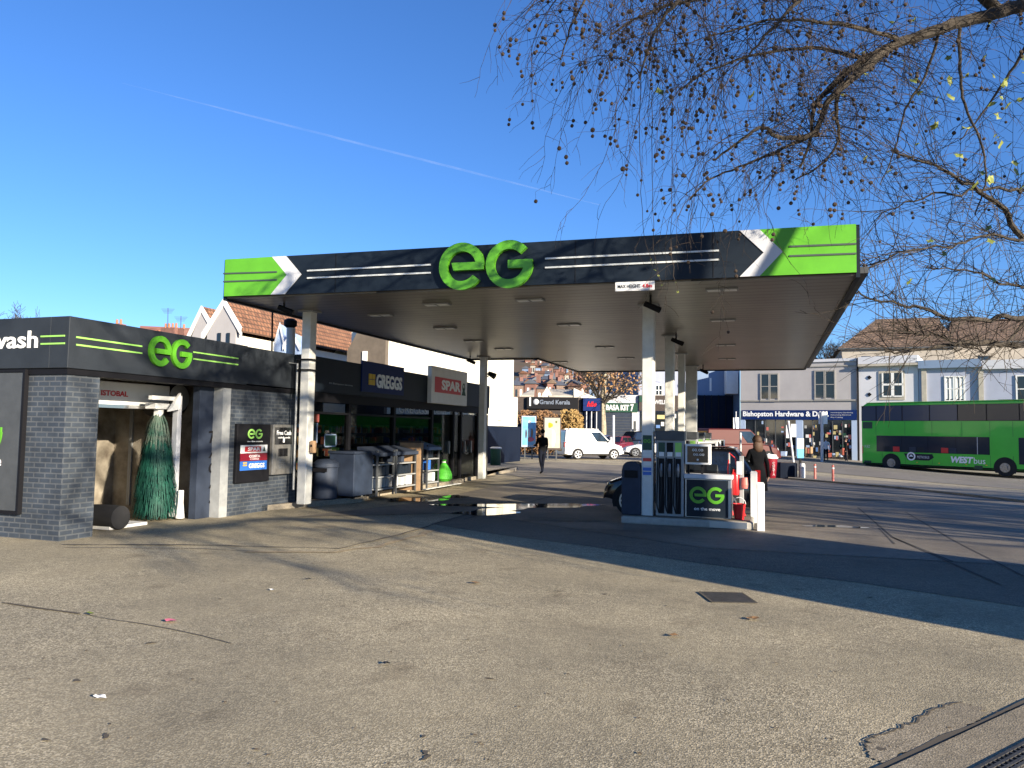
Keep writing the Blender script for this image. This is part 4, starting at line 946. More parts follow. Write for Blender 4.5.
def park(px0, px1, pyb, heading_px, kind, paint, Wd, Hh, lab, name, cat='car', L=None, rot=0., scale_h=True):
    """vehicle whose silhouette spans px0..px1 with its wheels at row pyb"""
    if pyb < 0: a, b = P(px0, 440, d=-pyb), P(px1, 440, d=-pyb); a.z = b.z = 0
    else: a, b = G(px0, pyb), G(px1, pyb)
    d = b - a; c = (a + b) / 2; rz = math.atan2(d.y, d.x) + (0 if heading_px > 0 else math.pi) + rot
    back = (c - O); back.z = 0; back.normalize(); c = c + back * Wd * .5
    return car(name, lab, (c.x, c.y, g(c.x, c.y) + .012), rz, L or d.length, Wd, Hh, paint, kind, 'parked and passing vehicles', cat)
park(708, 767, 464, 1, 'van', 'van_red_shaded', 1.9, 2.05, 'red panel van, its colour darkened for shadow, driving right along the road past the pumps', 'delivery_van', 'van', rot=-.25, L=4.7)
park(618, 652, -61, -1, 'suv', 'black_gloss', 1.85, 1.85, 'large black off-road car parked behind the first island column', 'parked_car', L=4.3, rot=.5)
mat('maroon', (.14, .02, .04), .3, coat=.5); mat('silver', (.45, .47, .50), .3, metal=.5)
park(605, 627, -59, -1, 'hatch', 'maroon', 1.7, 1.45, 'maroon hatchback parked at the kerb left of the black off-road car', 'parked_car', L=3.8, rot=1.0)
park(632, 668, 457.5, -1, 'hatch', 'white_gloss', 1.75, 1.45, 'white hatchback seen past the first island column', 'parked_car', L=3.9, rot=-.45)
park(582, 602, -58, 1, 'hatch', 'silver', 1.7, 1.45, 'silver hatchback partly hidden by the roof of the small white van', 'parked_car', L=3.8, rot=.7)
mat('blue_car', (.03, .05, .12), .3, coat=.5)
park(594, 616, -63, 1, 'hatch', 'blue_car', 1.7, 1.5, 'dark blue hatchback parked before the shutter of the kitchen shop', 'parked_car', L=3.9, rot=.3)
park(666, 696, -60, -1, 'hatch', 'dark_grey', 1.75, 1.45, 'dark grey hatchback half hidden behind the island columns', 'parked_car', L=4.0)

# double decker
zB = (g(bR.x, bR.y) + g(bF.x, bF.y)) / 2; bR.z = 0; bF.z = 0
bp_ = Plane((bR.x, bR.y, 0), rdir)
def bs(px): r = ray(px, 436); t = (Vector((bR.x, bR.y, H)) - O).dot(bp_.n) / r.dot(bp_.n); return (O + r * t - bp_.o).dot(bp_.r)
sR = bs(861.5); BL = 10.9; zTop = (bp_.ab(880, 401.5)[1] + bp_.ab(1000, 402.5)[1]) / 2
print('BUS', bR, bF, (bF - bR).length, sR, zTop, zB)
def bpt(s, t, z): q = bR + rdir * s - bp_.n * t; return Vector((q.x, q.y, z))
bus = thing('double_decker_bus', 'bright green double-decker bus with white lettering driving along the road', 'bus', tuple(bpt(sR + BL / 2, 1.25, zB)))
mb = MB(); z0 = zB + .32; r_ = .35
prof = [(0.05, z0), (0, z0 + .1), (0, zTop - .5), (.10, zTop - .15), (.35, zTop), (BL - .6, zTop), (BL - .2, zTop - .2), (BL, zTop - .8), (BL, z0 + .1), (BL - .05, z0)]
mb.prism([bpt(sR + a, 0, z) for a, z in prof], -bp_.n * 2.5); mb.build('body', 'bus_green', bus, bevel=.07)
def bw(a0, a1, z0, z1, nm, m_, off=.004, d=.012): return bp_.rect(a0, a1, z0, z1, off, d).build(nm, m_, bus)
zz = lambda px, py: bp_.ab(px, py)[1]
zu0, zu1 = (zz(870, 419.5) + zz(990, 422)) / 2, (zz(870, 405) + zz(990, 405.5)) / 2
zl0, zl1 = (zz(885, 451) + zz(980, 455)) / 2, (zz(885, 435) + zz(980, 438)) / 2
ps = [(sR + .02, zu0), (sR + .02, zu1 - .35), (sR + .12, zu1 - .1), (sR + .3, zu1), (bs(876), zu1), (bs(876), zu0)]
bp_.poly(ps, .004, .012).build('upper_window', 'bus_win_sky_reflection', bus)
bw(sR + .02, sR + BL - .3, zu0 - .02, zu1 + .02, 'window_backing', 'black', .0015, .002)
xs = [876.5, 902.5, 930, 958, 987, 1020]
for xa, xb2 in zip(xs, xs[1:]): bw(bs(xa) + .03, bs(xb2) - .03, zu0, zu1, 'upper_window', 'bus_win_sky_reflection' if xa < 935 else 'bus_win')
bw(bs(1020) + .03, sR + BL - .25, zu0, zu1, 'upper_window', 'bus_win')
xs = [876.5, 902, 928, 956, 989.5]
for xa, xb2 in zip(xs, xs[1:]): bw(bs(xa) + .0, bs(xb2) - .02, zl0, zl1, 'lower_window', 'bus_win')
bw(bs(876.5), bs(989.5), zl0 - .01, zl1 + .01, 'window_backing', 'black', .0015, .002)
bw(bs(1018.5), sR + BL - .9, zl0 - .5, zl1, 'lower_window', 'bus_win')
bw(bs(863), bs(872.5), zz(868, 428.5), zz(868, 422), 'vent_grille', 'bin_green'); bw(bs(974), bs(982), zz(978, 469.5), zz(978, 465.5), 'vent_grille', 'bin_green'); bw(bs(864), bs(871), zz(868, 462.5), zz(868, 460.5), 'vent_grille', 'bin_green')
mb = MB(); mb.cell(bpt(sR + .35, -.003, zTop + .001), rdir * (BL - 1), -bp_.n * 2.4, (0, 0, .05)); mb.build('roof_ridge', 'stripe_green', bus, bevel=.02)
wR = .50; 
for px, nm in ((891, 'rear'), (1004.5, 'front')):
    s_ = bs(px); cz = zB + wR - .03; mb = MB()
    pts = [bp_.pt(s_ + wR * 1.22 * math.cos(w), cz + wR * 1.22 * math.sin(w), -.05) for w in np.linspace(-.55, math.pi + .55, 22)]
    mb.prism(pts, bp_.n * .058); mb.build('wheel_arch', 'rubber', bus)
    mb = MB(); n_ = 28
    def cyl(r, o0, o1):
        ring_ = [bp_.pt(s_ + r * math.cos(2 * math.pi * k / n_), cz + r * math.sin(2 * math.pi * k / n_), o0) for k in range(n_)]; mb.prism(ring_, bp_.n * (o1 - o0))
    cyl(wR, -.25, .02); wh = mb.build('wheel', 'rubber', bus)
    mb = MB(); cyl(wR * .55, .02, .035); cyl(wR * .28, .035, .09); mb.build('rim', 'brushed', wh)
    mb = MB()
    for k in range(8): mb.ball(bp_.pt(s_ + wR * .42 * math.cos(k * .785), cz + wR * .42 * math.sin(k * .785), .04), .03, 6, 4)
    mb.build('wheel_nut', 'metal', wh)
mb = MB(); mb.cell(bpt(sR + .2, .1, zB + .22), rdir * (BL - .4), -bp_.n * 2.3, (0, 0, .12)); mb.build('underside', 'black', bus)
a0, a1, b0, b1 = bp_.box(951, 456.6, 973.5, 463.2); text('WEST', bp_, a0, a1, b0, b1, 'white_text', bus, .014, .006, bold=.05, shear=.2)
a0, a1, b0, b1 = bp_.box(974, 457.8, 985.5, 464); text('bus', bp_, a0, a1, b0, b1, 'white_text', bus, .014, .006, bold=.0)
a0, a1, b0, b1 = bp_.box(904, 453.8, 934, 460.3); bp_.poly([(a0, b1), (a0 + .25, b0), (a1 - .3, b0), (a1, b0 + .2), (a1 - .1, b1)], .014, .006).build('badge_panel', 'steelblue' if 0 else 'navy', bus)
ring(bp_, bs(911), (b0 + b1) / 2 + .03, .27, .18, 0, 360, .021, .006, mb := MB(), 1, 24); bp_.poly([(bs(911) - .14, b0 + .22), (bs(911) + .14, b0 + .22), (bs(911), b0 + .36)], .022, .006, mb); mb.build('badge', 'white_text', bus)
text('METROBUS', bp_, bs(917), bs(929), (b0 + b1) / 2 - .08, (b0 + b1) / 2 + .08, 'lt_grey', bus, .021, .005)
text('ULEZ', bp_, bs(864), bs(870), zz(867, 447.5), zz(867, 445), 'lt_grey', bus, .005, .005)
for px in (882, 905, 932, 962, 990, 1013): bw(bs(px) - .008, bs(px) + .008, z0 + .15, zl0 - .05, 'panel_seam', 'bin_green', .001, .003)
for px in (876, 905, 932, 962, 990, 1013): bw(bs(px) - .008, bs(px) + .008, zl1 + .05, zu0 - .05, 'panel_seam', 'bin_green', .001, .003)
bw(sR + .1, sR + BL - .1, z0 + .02, z0 + .10, 'skirt_trim', 'black', .001, .006)
for px in (916, 938, 965, 985): bw(bs(px), bs(px) + .09, z0 + .22, z0 + .28, 'side_lamp', 'yellow', .002, .02)
for i, px in enumerate((884, 893, 909, 917, 941, 949, 968)): bw(bs(px), bs(px) + .42, zl0 + .02, zl0 + .34, 'seat_back', ('navy', 'spar_red', 'blue_grey')[i % 3], .0165, .004)
bw(bs(977), bs(977.6), zl0, zl1, 'grab_pole', 'lt_grey', .0165, .006); bw(bs(862.3), bs(863.1), z0 + .7, z0 + 1.2, 'tail_lamp', 'tail_red', .002, .02)

# ================================================================== BUILDINGS ACROSS THE ROAD
pA = CF(.2993 * 64, 64); pB_ = CF(.4503 * 59.2, 59.2)
hp = Plane(pA, pB_ - pA)
def hz(px, py): return hp.ab(px, py)[1]
hxa = lambda px, py=400: hp.ab(px, py)[0]
def bld(name, label, pl, x0, x1, ytop, mat_, depth, zb=-.45, cat='building'):
    a0, a1 = pl.ab(x0, 400)[0], pl.ab(x1, 400)[0]; zt = pl.ab((x0 + x1) / 2, ytop)[1]
    t = thing(name, label, cat, tuple(pl.pt((a0 + a1) / 2, zb)))
    pl.rect(a0, a1, zb - .3, zt, -depth, depth).build('wall', mat_, t)
    return t, a0, a1, zt
hw, a0, a1, zt = bld('hardware_shop', 'two-storey grey hardware shop with dark blue name board across the road', hp, 740.5, 857, 360, 'render_grey', 8)
hp.rect(a0 - .05, a1, zt - .22, zt, .002, .12).build('parapet', 'render_pale', hw)
zc_ = hz(800, 367); hp.rect(a0, a1, zc_ - .05, zc_ + .05, .002, .08).build('cornice', 'ledge', hw)
zc_ = hz(800, 400.5); hp.rect(a0, a1, zc_ - .06, zc_ + .06, .002, .10).build('ledge', 'ledge', hw)
for x0, x1 in ((761.5, 768.5), (770.5, 777.5), (815.7, 823.7), (826, 834.2)):
    b = hp.box(x0, 374.5, x1, 398.5) if x1 < 790 else hp.box(x0, 371.5, x1, 397.5)
    w_ = hp.rect(*b, .002, .03).build('window', 'win_dark', hw)
    mb = MB(); q0, q1, q2, q3 = b
    for r_ in ((q0 - .1, q0, q2 - .1, q3 + .1), (q1, q1 + .1, q2 - .1, q3 + .1), (q0, q1, q3, q3 + .1), (q0, q1, (q2 + q3) / 2 - .03, (q2 + q3) / 2 + .03)): hp.rect(*r_, .002, .06, mb)
    mb.build('window_frame', 'ledge', w_)
    hp.rect(q0 - .1, q1 + .1, q2 - .25, q2 - .1, .002, .12).build('window_sill', 'ledge', hw)
b = hp.box(742.5, 410.5, 857, 419.8); b = (b[0], b[1], (hz(760, 419.8) + hz(840, 419.6)) / 2, (hz(760, 410.5) + hz(840, 409.8)) / 2)
hp.rect(*b, .002, .16).build('name_board', 'greggs_blue', hw); hB = b[3] - b[2]
text('Bishopston Hardware & D.I.Y.', hp, hxa(743.5), hxa(829), b[2] + hB * .17, b[3] - hB * .12, 'white_text', hw, .164, .02, bold=.03)
for k, s_ in enumerate(('Ironmongery Gardening', 'Decorating Electrical', 'Key Cutting')):
    text(s_, hp, hxa(831), hxa((853, 851, 843)[k]), b[3] - hB * (.34 + .24 * k), b[3] - hB * (.20 + .24 * k), 'lt_grey', hw, .164, .01)
sh0 = hz(800, 459); sh1 = b[2] - .02
hp.rect(hxa(745), hxa(852), sh0 - .1, sh1, .002, .02).build('shopfront_glass', 'win_dark', hw)
for x0, x1 in ((741, 745.5), (796, 803), (851.5, 857)): hp.rect(hxa(x0), hxa(x1), -.4, sh1, .004, .12).build('pilaster', 'pale_blue', hw)
rg = random.Random(5)
for x0 in (755, 765, 775, 785, 812, 822, 832, 842): hp.rect(hxa(x0), hxa(x0 + .8), -.3, sh1, .024, .05).build('shopfront_mullion', 'dark_grey', hw)
gx = random.Random(21)
gm = ['pack0', 'pack1', 'pack2', 'pack3', 'wood', 'paper', 'dark_wood', 'pale_blue', 'pink_red', 'bin_green']
for k in range(75):
    px = gx.choice([gx.uniform(757, 795), gx.uniform(804, 850)]); z_ = gx.uniform(.3, 2.6); w_ = gx.uniform(.08, .30); a_ = hxa(px)
    hp.rect(a_, a_ + w_, z_, z_ + gx.uniform(.08, .35), .026, .02).build('display_item', gm[gx.randrange(10)], hw)
for k, (px, m_) in enumerate(((782, 'pale_blue'), (776, 'pale_blue'), (812, 'wood'), (818, 'dark_grey'), (806, 'dark_wood'), (833, 'dark_grey'), (840, 'pale_blue'), (846, 'dark_wood'))):
    a_ = hxa(px); o_ = hp.pt(a_, -.33, 1.0); t = thing('goods_stand', ['pale blue trestle of plastic boxes outside the hardware shop', 'low pale blue crate stack beside the red van', 'wooden rack of brooms under the hardware shop window', 'dark crate of garden tools outside the hardware shop', 'dark wooden planter by the hardware shop door', 'dark grey storage tub outside the hardware shop', 'pale blue bin stack near the rear of the bus', 'dark wooden log stand nearest the bus'][k], 'goods', tuple(o_))
    hgt = (.8, .7, 1.3, .6, .9, .8, .9, 1.2)[k]; wd = (1.3, 1.0, .5, .8, .6, .8, .7, .5)[k]
    mb = MB()
    for lx in (-wd / 2, wd / 2 - .05):
        for ly in (0, .55): mb = MB(); mb.cell(o_ + hp.r * lx + hp.n * ly, hp.r * .05, hp.n * .05, (0, 0, hgt * .5)); mb.build('leg', 'dark_wood', t)
    for j in range(3):
        w0 = -wd / 2 + j * wd / 3; mb = MB(); mb.cell(o_ + hp.r * (w0 + .01) + Vector((0, 0, hgt * .5)) , hp.r * (wd / 3 - .03), hp.n * .55, (0, 0, hgt * gx.uniform(.25, .5))); mb.build('box', m_ if j != 1 else gm[gx.randrange(8)], t, bevel=.02)
dn = thing('drainpipe', 'black drainpipe running down between the hardware shop and the white house', 'pipe', tuple(hp.pt(hxa(858), -.4)))
hp.rect(hxa(857.4), hxa(858.6), -.4, hz(858, 358), .01, .12).build('pipe', 'black', dn)
def sash(pl, par, x0, y0, x1, y1, fm='white', bars=(.5,), mid=.5, sill=True):
    b = pl.box(x0, y0, x1, y1); w_ = pl.rect(*b, .004, .02).build('window', 'win_dark', par); q0, q1, q2, q3 = b; mb = MB(); f = .07
    for r_ in ((q0 - f, q0 + f * .4, q2 - f, q3 + f), (q1 - f * .4, q1 + f, q2 - f, q3 + f), (q0, q1, q3 - f * .3, q3 + f), (q0, q1, q2 - f, q2 + f * .3), (q0, q1, q2 + (q3 - q2) * mid - .035, q2 + (q3 - q2) * mid + .035)): pl.rect(*r_, .006, .06, mb)
    for u in bars: pl.rect(q0 + (q1 - q0) * u - .035, q0 + (q1 - q0) * u + .035, q2, q3, .006, .058, mb)
    mb.build('window_frame', fm, w_)
    if sill: pl.rect(q0 - .2, q1 + .2, q2 - .26, q2 - .1, .004, .16).build('window_sill', 'stone', par)
    return w_
h2, a0, a1, zt = bld('terraced_house', 'white rendered house with a four-pane stone-framed window above the bus, next to the hardware shop', hp, 859, 918.5, 356, 'render_pale', 9)
hp.rect(a0, a1, hz(890, 363.5), hz(890, 356.5), .002, .30).build('parapet', 'render_pale', h2); hp.rect(a0, a1, hz(890, 366), hz(890, 363.8), .002, .4).build('cornice', 'stone', h2)
hp.rect(hxa(879), hxa(905), hz(892, 400), hz(892, 371), .002, .05).build('window_surround', 'stone', h2)
b = hp.box(882, 373, 903.5, 397); q0, q1, q2, q3 = b; w_ = hp.rect(*b, .054, .02).build('window', 'win_dark', h2); mb = MB()
for r_ in ((q0, q1, q2 + (q3 - q2) * .48, q2 + (q3 - q2) * .56), ((q0 + q1) / 2 - .1, (q0 + q1) / 2 + .1, q2, q3), (q0, q0 + .1, q2, q3), (q1 - .1, q1, q2, q3), (q0, q1, q2, q2 + .1)): hp.rect(*r_, .056, .05, mb)
mb.build('window_frame', 'white', w_)
for px, py in ((869.5, 377.5), (869.5, 394.5)):
    a_, b_ = hp.ab(px, py); hp.poly([(a_ - .16, b_), (a_, b_ - .16), (a_ + .16, b_), (a_, b_ + .16)], .004, .05).build('wall_tie_plate', 'black', h2)
h3, a0, a1, zt = bld('terraced_house', 'blue-grey rendered house with twin sash windows and curtains above the middle of the bus', hp, 919, 982, 360, 'render_blue', 9)
hp.rect(a0, a1, hz(950, 368), hz(950, 360), .002, .35).build('parapet', 'steelblue', h3)
for px in (922, 979): hp.rect(hxa(px), hxa(px + 5), -.4, hz(px, 369), .004, .15).build('pilaster', 'stone', h3)
for x0, x1 in ((945.5, 953.5), (956, 964)):
    w_ = sash(hp, h3, x0, 377, x1, 400.5)
    for s_ in (0, 1):
        b = hp.box(x0 + (0 if s_ == 0 else 4.5), 378.5, x0 + (2.5 if s_ == 0 else 7.5), 399); hp.rect(*b, .025, .01).build('curtain', 'paper', h3)
h4, a0, a1, zt = bld('terraced_house', 'pale blue-white rendered house with a wide two-part window at the right edge', hp, 983, 1100, 359, 'render_blue', 9)
hp.rect(a0, a1, hz(1000, 369), hz(1000, 360), .002, .3).build('parapet', 'render_pale', h4)
sash(hp, h4, 1017, 376, 1033, 402, bars=(), mid=.5)
# big hipped roofs behind
def hip(label, px0, px1, ye, yr, d, pxr0, pxr1, wallm, roofm, dep=11, eave=.5):
    w0, w1 = P(px0, ye, d=d), P(px1, ye, d=d - (px1 - px0) * .03); ze = w0.z; r = (w1 - w0); r.z = 0; w1.z = ze
    u = r.normalized(); n = Vector((u.y, -u.x, 0)); L_ = r.length
    t = thing('house', label, 'house', (w0.x + r.x / 2, w0.y + r.y / 2, -.4))
    mb = MB(); mb.cell(w0 * 1 + Vector((0, 0, -ze - .4)) + u * .4 - n * .4, u * (L_ - .8), -n * (dep - .8), (0, 0, ze + .4 - .02)); mb.build('wall', wallm, t)
    zr = P((px0 + px1) / 2, yr, d=d).z + .9
    s0 = (pxr0 - px0) / (px1 - px0) * L_; s1 = (pxr1 - px0) / (px1 - px0) * L_
    c = [w0, w0 + u * L_, w0 + u * L_ - n * dep, w0 - n * dep]; rr = [w0 + u * s0 - n * dep / 2 + Vector((0, 0, zr - ze)), w0 + u * s1 - n * dep / 2 + Vector((0, 0, zr - ze))]
    vs = c + rr; mb = MB(); mb.add(vs, [(0, 1, 5, 4), (1, 2, 5), (2, 3, 4, 5), (3, 0, 4), (3, 2, 1, 0)]); rf = mb.build('roof', roofm, t)
    mb = MB(); mb.cell(w0 + Vector((0, 0, -.16)), r, -n * .12, (0, 0, .15)); mb.build('eaves_gutter', 'dark_grey', t)
    return t, w0, u, n, ze, L_
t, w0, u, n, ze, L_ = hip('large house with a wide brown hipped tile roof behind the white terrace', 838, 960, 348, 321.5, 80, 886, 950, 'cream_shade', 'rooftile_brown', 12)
pl = Plane(w0, u); pl.n = n
for s_ in (2.2, 3.6): pl.rect(s_, s_ + .9, -2.4, -.9, .0, .05).build('window', 'win_dark', t)
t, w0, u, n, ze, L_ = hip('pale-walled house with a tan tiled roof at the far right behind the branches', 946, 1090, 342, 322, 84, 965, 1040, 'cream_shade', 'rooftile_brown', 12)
pl = Plane(w0, u); pl.rect(3.0, 4.2, -3.4, -1.6, 0, .05).build('window', 'win_dark', t)
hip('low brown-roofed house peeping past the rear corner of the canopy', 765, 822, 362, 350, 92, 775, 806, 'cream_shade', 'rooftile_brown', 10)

# ---- parade left of the hardware shop, seen under the canopy
rp2 = Plane(CF(.2993 * 68, 68), CF(1, -.12) - CF(0, 0))
def lot(name, label, x0, x1, ytop, m_, dep=7, pl=rp2, cat='shop'): return bld(name, label, pl, x0, x1, ytop, m_, dep, cat=cat)
t, a0, a1, zt = lot('blue_house', 'tall steel-blue side wall building between the columns and the hardware shop', 694, 739.8, 352, 'steelblue', cat='building')
rp2.pr(709.5, 378, 711.5, 391, .002, .03).build('window', 'white', t)
bx = thing('projecting_sign', 'big blank white box sign projecting high on the blue building', 'sign', tuple(rp2.at(729, 395)))
a0, a1, b0, b1 = rp2.box(724, 368, 735.8, 394.5); rp2.rect(a0, a1, b0, b1, .02, 1.2).build('box', 'white', bx, bevel=.03)
hd = thing('hoarding', 'tall dark navy hoarding beside the rearmost columns', 'hoarding', tuple(rp2.at(715, 452)))
a0, a1, b0, b1 = rp2.box(697, 395.5, 732, 455); rp2.rect(a0, a1, -.5, b1, .1, .25).build('panel', 'navy_hoard', hd)
mb = MB()
for i in range(6): rp2.rect(a0 + (a1 - a0) * i / 5 - .04, a0 + (a1 - a0) * i / 5 + .04, -.5, b1 + .03, .36, .05, mb)
mb.build('batten', 'black', hd)
t, a0, a1, zt = lot('lilac_building', 'pale lilac rendered building with a shop below, behind the first two island columns', 638.5, 693.5, 352, 'render_blue')
sash(rp2, t, 652.5, 385.5, 662, 395, bars=(.33, .66), sill=False)
a0, a1, b0, b1 = rp2.box(639, 395.5, 693, 411); rp2.rect(a0, a1, b0, b1, .002, .25).build('name_board', 'dark_wood', t)
a0, a1, b0, b1 = rp2.box(654, 400, 666, 404.3); text('WELL', rp2, a0, a1, b0, b1, 'lt_grey', t, .255, .02, bold=.03)
a0, a1, b0, b1 = rp2.box(640, 412, 693, 440); rp2.rect(a0, a1, -.3, b1, .002, .05).build('shopfront_glass', 'win_dark', t)
for x0, y0, x1, y1, m_ in ((657, 415, 666, 419, 'pack1'), (661, 422, 664, 426, 'paper'), (656, 425, 660, 428, 'pack2'), (669, 414, 676, 418, 'paper')): rp2.pr(x0, y0, x1, y1, .055, .03).build('display_item', m_, t)
gb = rp2.pr(639.2, 396, 645, 402, .26, .04).build('board_corner', 'bin_green', t)
t, a0, a1, zt = lot('kitchen_shop', 'low shop with white parapet, green fascia and lowered grey shutter, right of the pale tree', 602.5, 638.2, 395, 'render_pale')
a0, a1, b0, b1 = rp2.box(602.5, 403, 637.5, 412.3); rp2.rect(a0, a1, b0, b1, .002, .2).build('name_board', 'bin_green', t)
H_ = b1 - b0
text('BASA KIT', rp2, rp2.ab(606, 408)[0], rp2.ab(629, 408)[0], b0 + H_ * .2, b1 - H_ * .2, 'white_text', t, .205, .02, bold=.04)
text('7', rp2, rp2.ab(630.5, 408)[0], rp2.ab(633.5, 408)[0], b0 + H_ * .12, b1 - H_ * .12, 'white_text', t, .205, .02, bold=.04)
a0, a1, b0, b1 = rp2.box(604, 413, 631, 441); rp2.rect(a0, a1, -.3, b1, .002, .06).build('shutter', 'blue_grey', t)
mb = MB()
for i in range(14): z_ = -.2 + i * .25; rp2.rect(a0, a1, z_, z_ + .04, .062, .02, mb)
mb.build('shutter_slats', 'dark_grey', t)
rp2.pr(632, 412.6, 638, 429, .002, .15).build('door_surround', 'white', t); rp2.pr(633.5, 421, 636, 432, .153, .02).build('door', 'dark_grey', t)
mb = MB(); a0, a1, b0, b1 = rp2.box(600, 385, 638, 395); mb.prism([rp2.pt(a0, b0 + .0, -2), rp2.pt(a1, b0, -2), rp2.pt(a1, b1 + .6, -6), rp2.pt(a0, b1 + .6, -6)], (0, 0, .15)); mb.build('roof', 'stone', t)
t, a0, a1, zt = lot('rear_building', 'tall pale lilac gable wall rising above the kitchen shop', 618, 652, 352, 'render_blue', pl=Plane(rp2.o - rp2.n * 9, rp2.r), cat='building')
sash(Plane(rp2.o - rp2.n * 9, rp2.r), t, 633, 387.5, 636.5, 394, bars=(), sill=False)
# restaurant and hedge to the left
rp3 = Plane(CF(.05 * 64, 64), CF(1, -.05) - CF(0, 0))
t, a0, a1, zt = lot('restaurant', 'dark-fronted restaurant with white lettering on its board beyond the hedge', 518, 581.5, 397, 'dark_wood', pl=rp3, cat='restaurant')
a0, a1, b0, b1 = rp3.box(527, 397.5, 578, 409); rp3.rect(a0, a1, b0, b1, .002, .3).build('name_board', 'black', t)
text('Grand Kerala', rp3, rp3.ab(539.5, 402)[0], rp3.ab(570, 402)[0], rp3.ab(555, 404.5)[1], rp3.ab(555, 400)[1], 'metal', t, .305, .02, bold=.03)
rp3.pr(529.5, 397.5, 531, 406, .305, .03).build('board_ornament', 'white', t); mb = MB(); mb.ball(rp3.pt(rp3.ab(536, 402)[0], rp3.ab(536, 402)[1], .32), .25, 10, 8, (1, .3, 1)); mb.build('board_ornament', 'lt_grey', t)
# its roofs: a small gable and a long pale slope
mb = MB(); q = rp3.box(541, 386, 553, 397); a0, a1, b0, b1 = q
mb.prism([rp3.pt(a0, b0, -.5), rp3.pt((a0 + a1) / 2, b1, -.5), rp3.pt(a1, b0, -.5)], -rp3.n * 6); mb.build('gable', 'cream', t)
mb = MB(); a0, a1, b0, b1 = rp3.box(549, 389, 573, 397); mb.prism([rp3.pt(a0, b0, -.4), rp3.pt(a1, b0, -.4), rp3.pt(a1, b1, -3), rp3.pt(a0, b1, -3)], (0, 0, .15)); mb.build('roof', 'stone', t)
mb = MB(); a0, a1, b0, b1 = rp3.box(574, 388, 598, 398); mb.prism([rp3.pt(a0, b0, -.4), rp3.pt(a1, b0, -.4), rp3.pt(a0, b1, -.4)], -rp3.n * 5); mb.build('gable', 'cream', t)
mb = MB(); a0, a1, b0, b1 = rp3.box(520, 391, 534, 397); mb.prism([rp3.pt(a0, b0, -.4), rp3.pt(a1, b0, -.4), rp3.pt(a1, b1 + .1, -2), rp3.pt((a0 + a1) / 2, b1, -2)], (0, 0, .15)); mb.build('roof', 'stone', t)
t, a0, a1, zt = lot('blue_shop', 'small shop with a dark blue board and red scrawled lettering left of the pale tree', 582, 602, 398, 'navy_hoard', pl=rp3)
a0, a1, b0, b1 = rp3.box(583, 398.5, 600, 411); rp3.rect(a0, a1, b0, b1, .01, .35).build('name_board', 'greggs_blue', t)
text('hiba', rp3, a0 + .3, a1 - .3, b0 + .35, b1 - .25, 'red', t, .365, .02, bold=.03, shear=.4)
for px in (586, 591, 596): rp3.pr(px, 411.5, px + .8, 436, .2, .08).build('post', 'lt_grey', t)

# hedge of russet leaves
def leafmass(mb, c, sx, sy, sz, N, s, r):
    for _ in range(N):
        while 1:
            q = Vector((r.uniform(-1, 1), r.uniform(-1, 1), r.uniform(-1, 1)))
            if abs(q.x) ** 4 + abs(q.y) ** 4 + abs(q.z) ** 4 < 1 + .3 * math.sin(7 * q.x + c[0]): break
        p = Vector((c[0] + q.x * sx, c[1] + q.y * sy, c[2] + q.z * sz)); a = Vector((r.gauss(0, 1), r.gauss(0, 1), r.gauss(0, 1))).normalized() * s; b = a.orthogonal().normalized() * s * .7
        mb.add([p - a, p + b, p + a, p - b], [(0, 1, 2, 3)])
rh = random.Random(3)
for nm, x0, x1, y0, m_, lb in (('hedge', 515, 563, 412, 'hedge', 'russet-brown hedge behind the two advertising boards'), ('hedge', 560, 582, 411, 'hedge2', 'golden-leaved hedge above the roof of the small white van')):
    a, b = P(x0, 432, d=56), P(x1, 432, d=56); c = (a + b) / 2; d_ = (b - a).length; zt = P((x0 + x1) / 2, y0, d=56).z
    t = thing('hedge', lb, 'hedge', (c.x, c.y, g(c.x, c.y)))
    mb = MB(); leafmass(mb, (0, 0, zt / 2 + .1), d_ / 2, 1.0, zt / 2, 5200, .10, rh); lf = mb.build('leaves', m_, t, local=True)
    mb = MB()
    for k in range(14): x_ = -d_ / 2 + d_ * (k + .5) / 14; mb.tube([(x_, 0, 0), (x_ + rh.uniform(-.2, .2), rh.uniform(-.3, .3), zt * .8)], [.05, .02], 5)
    mb.build('stems', 'bark', t, local=True)
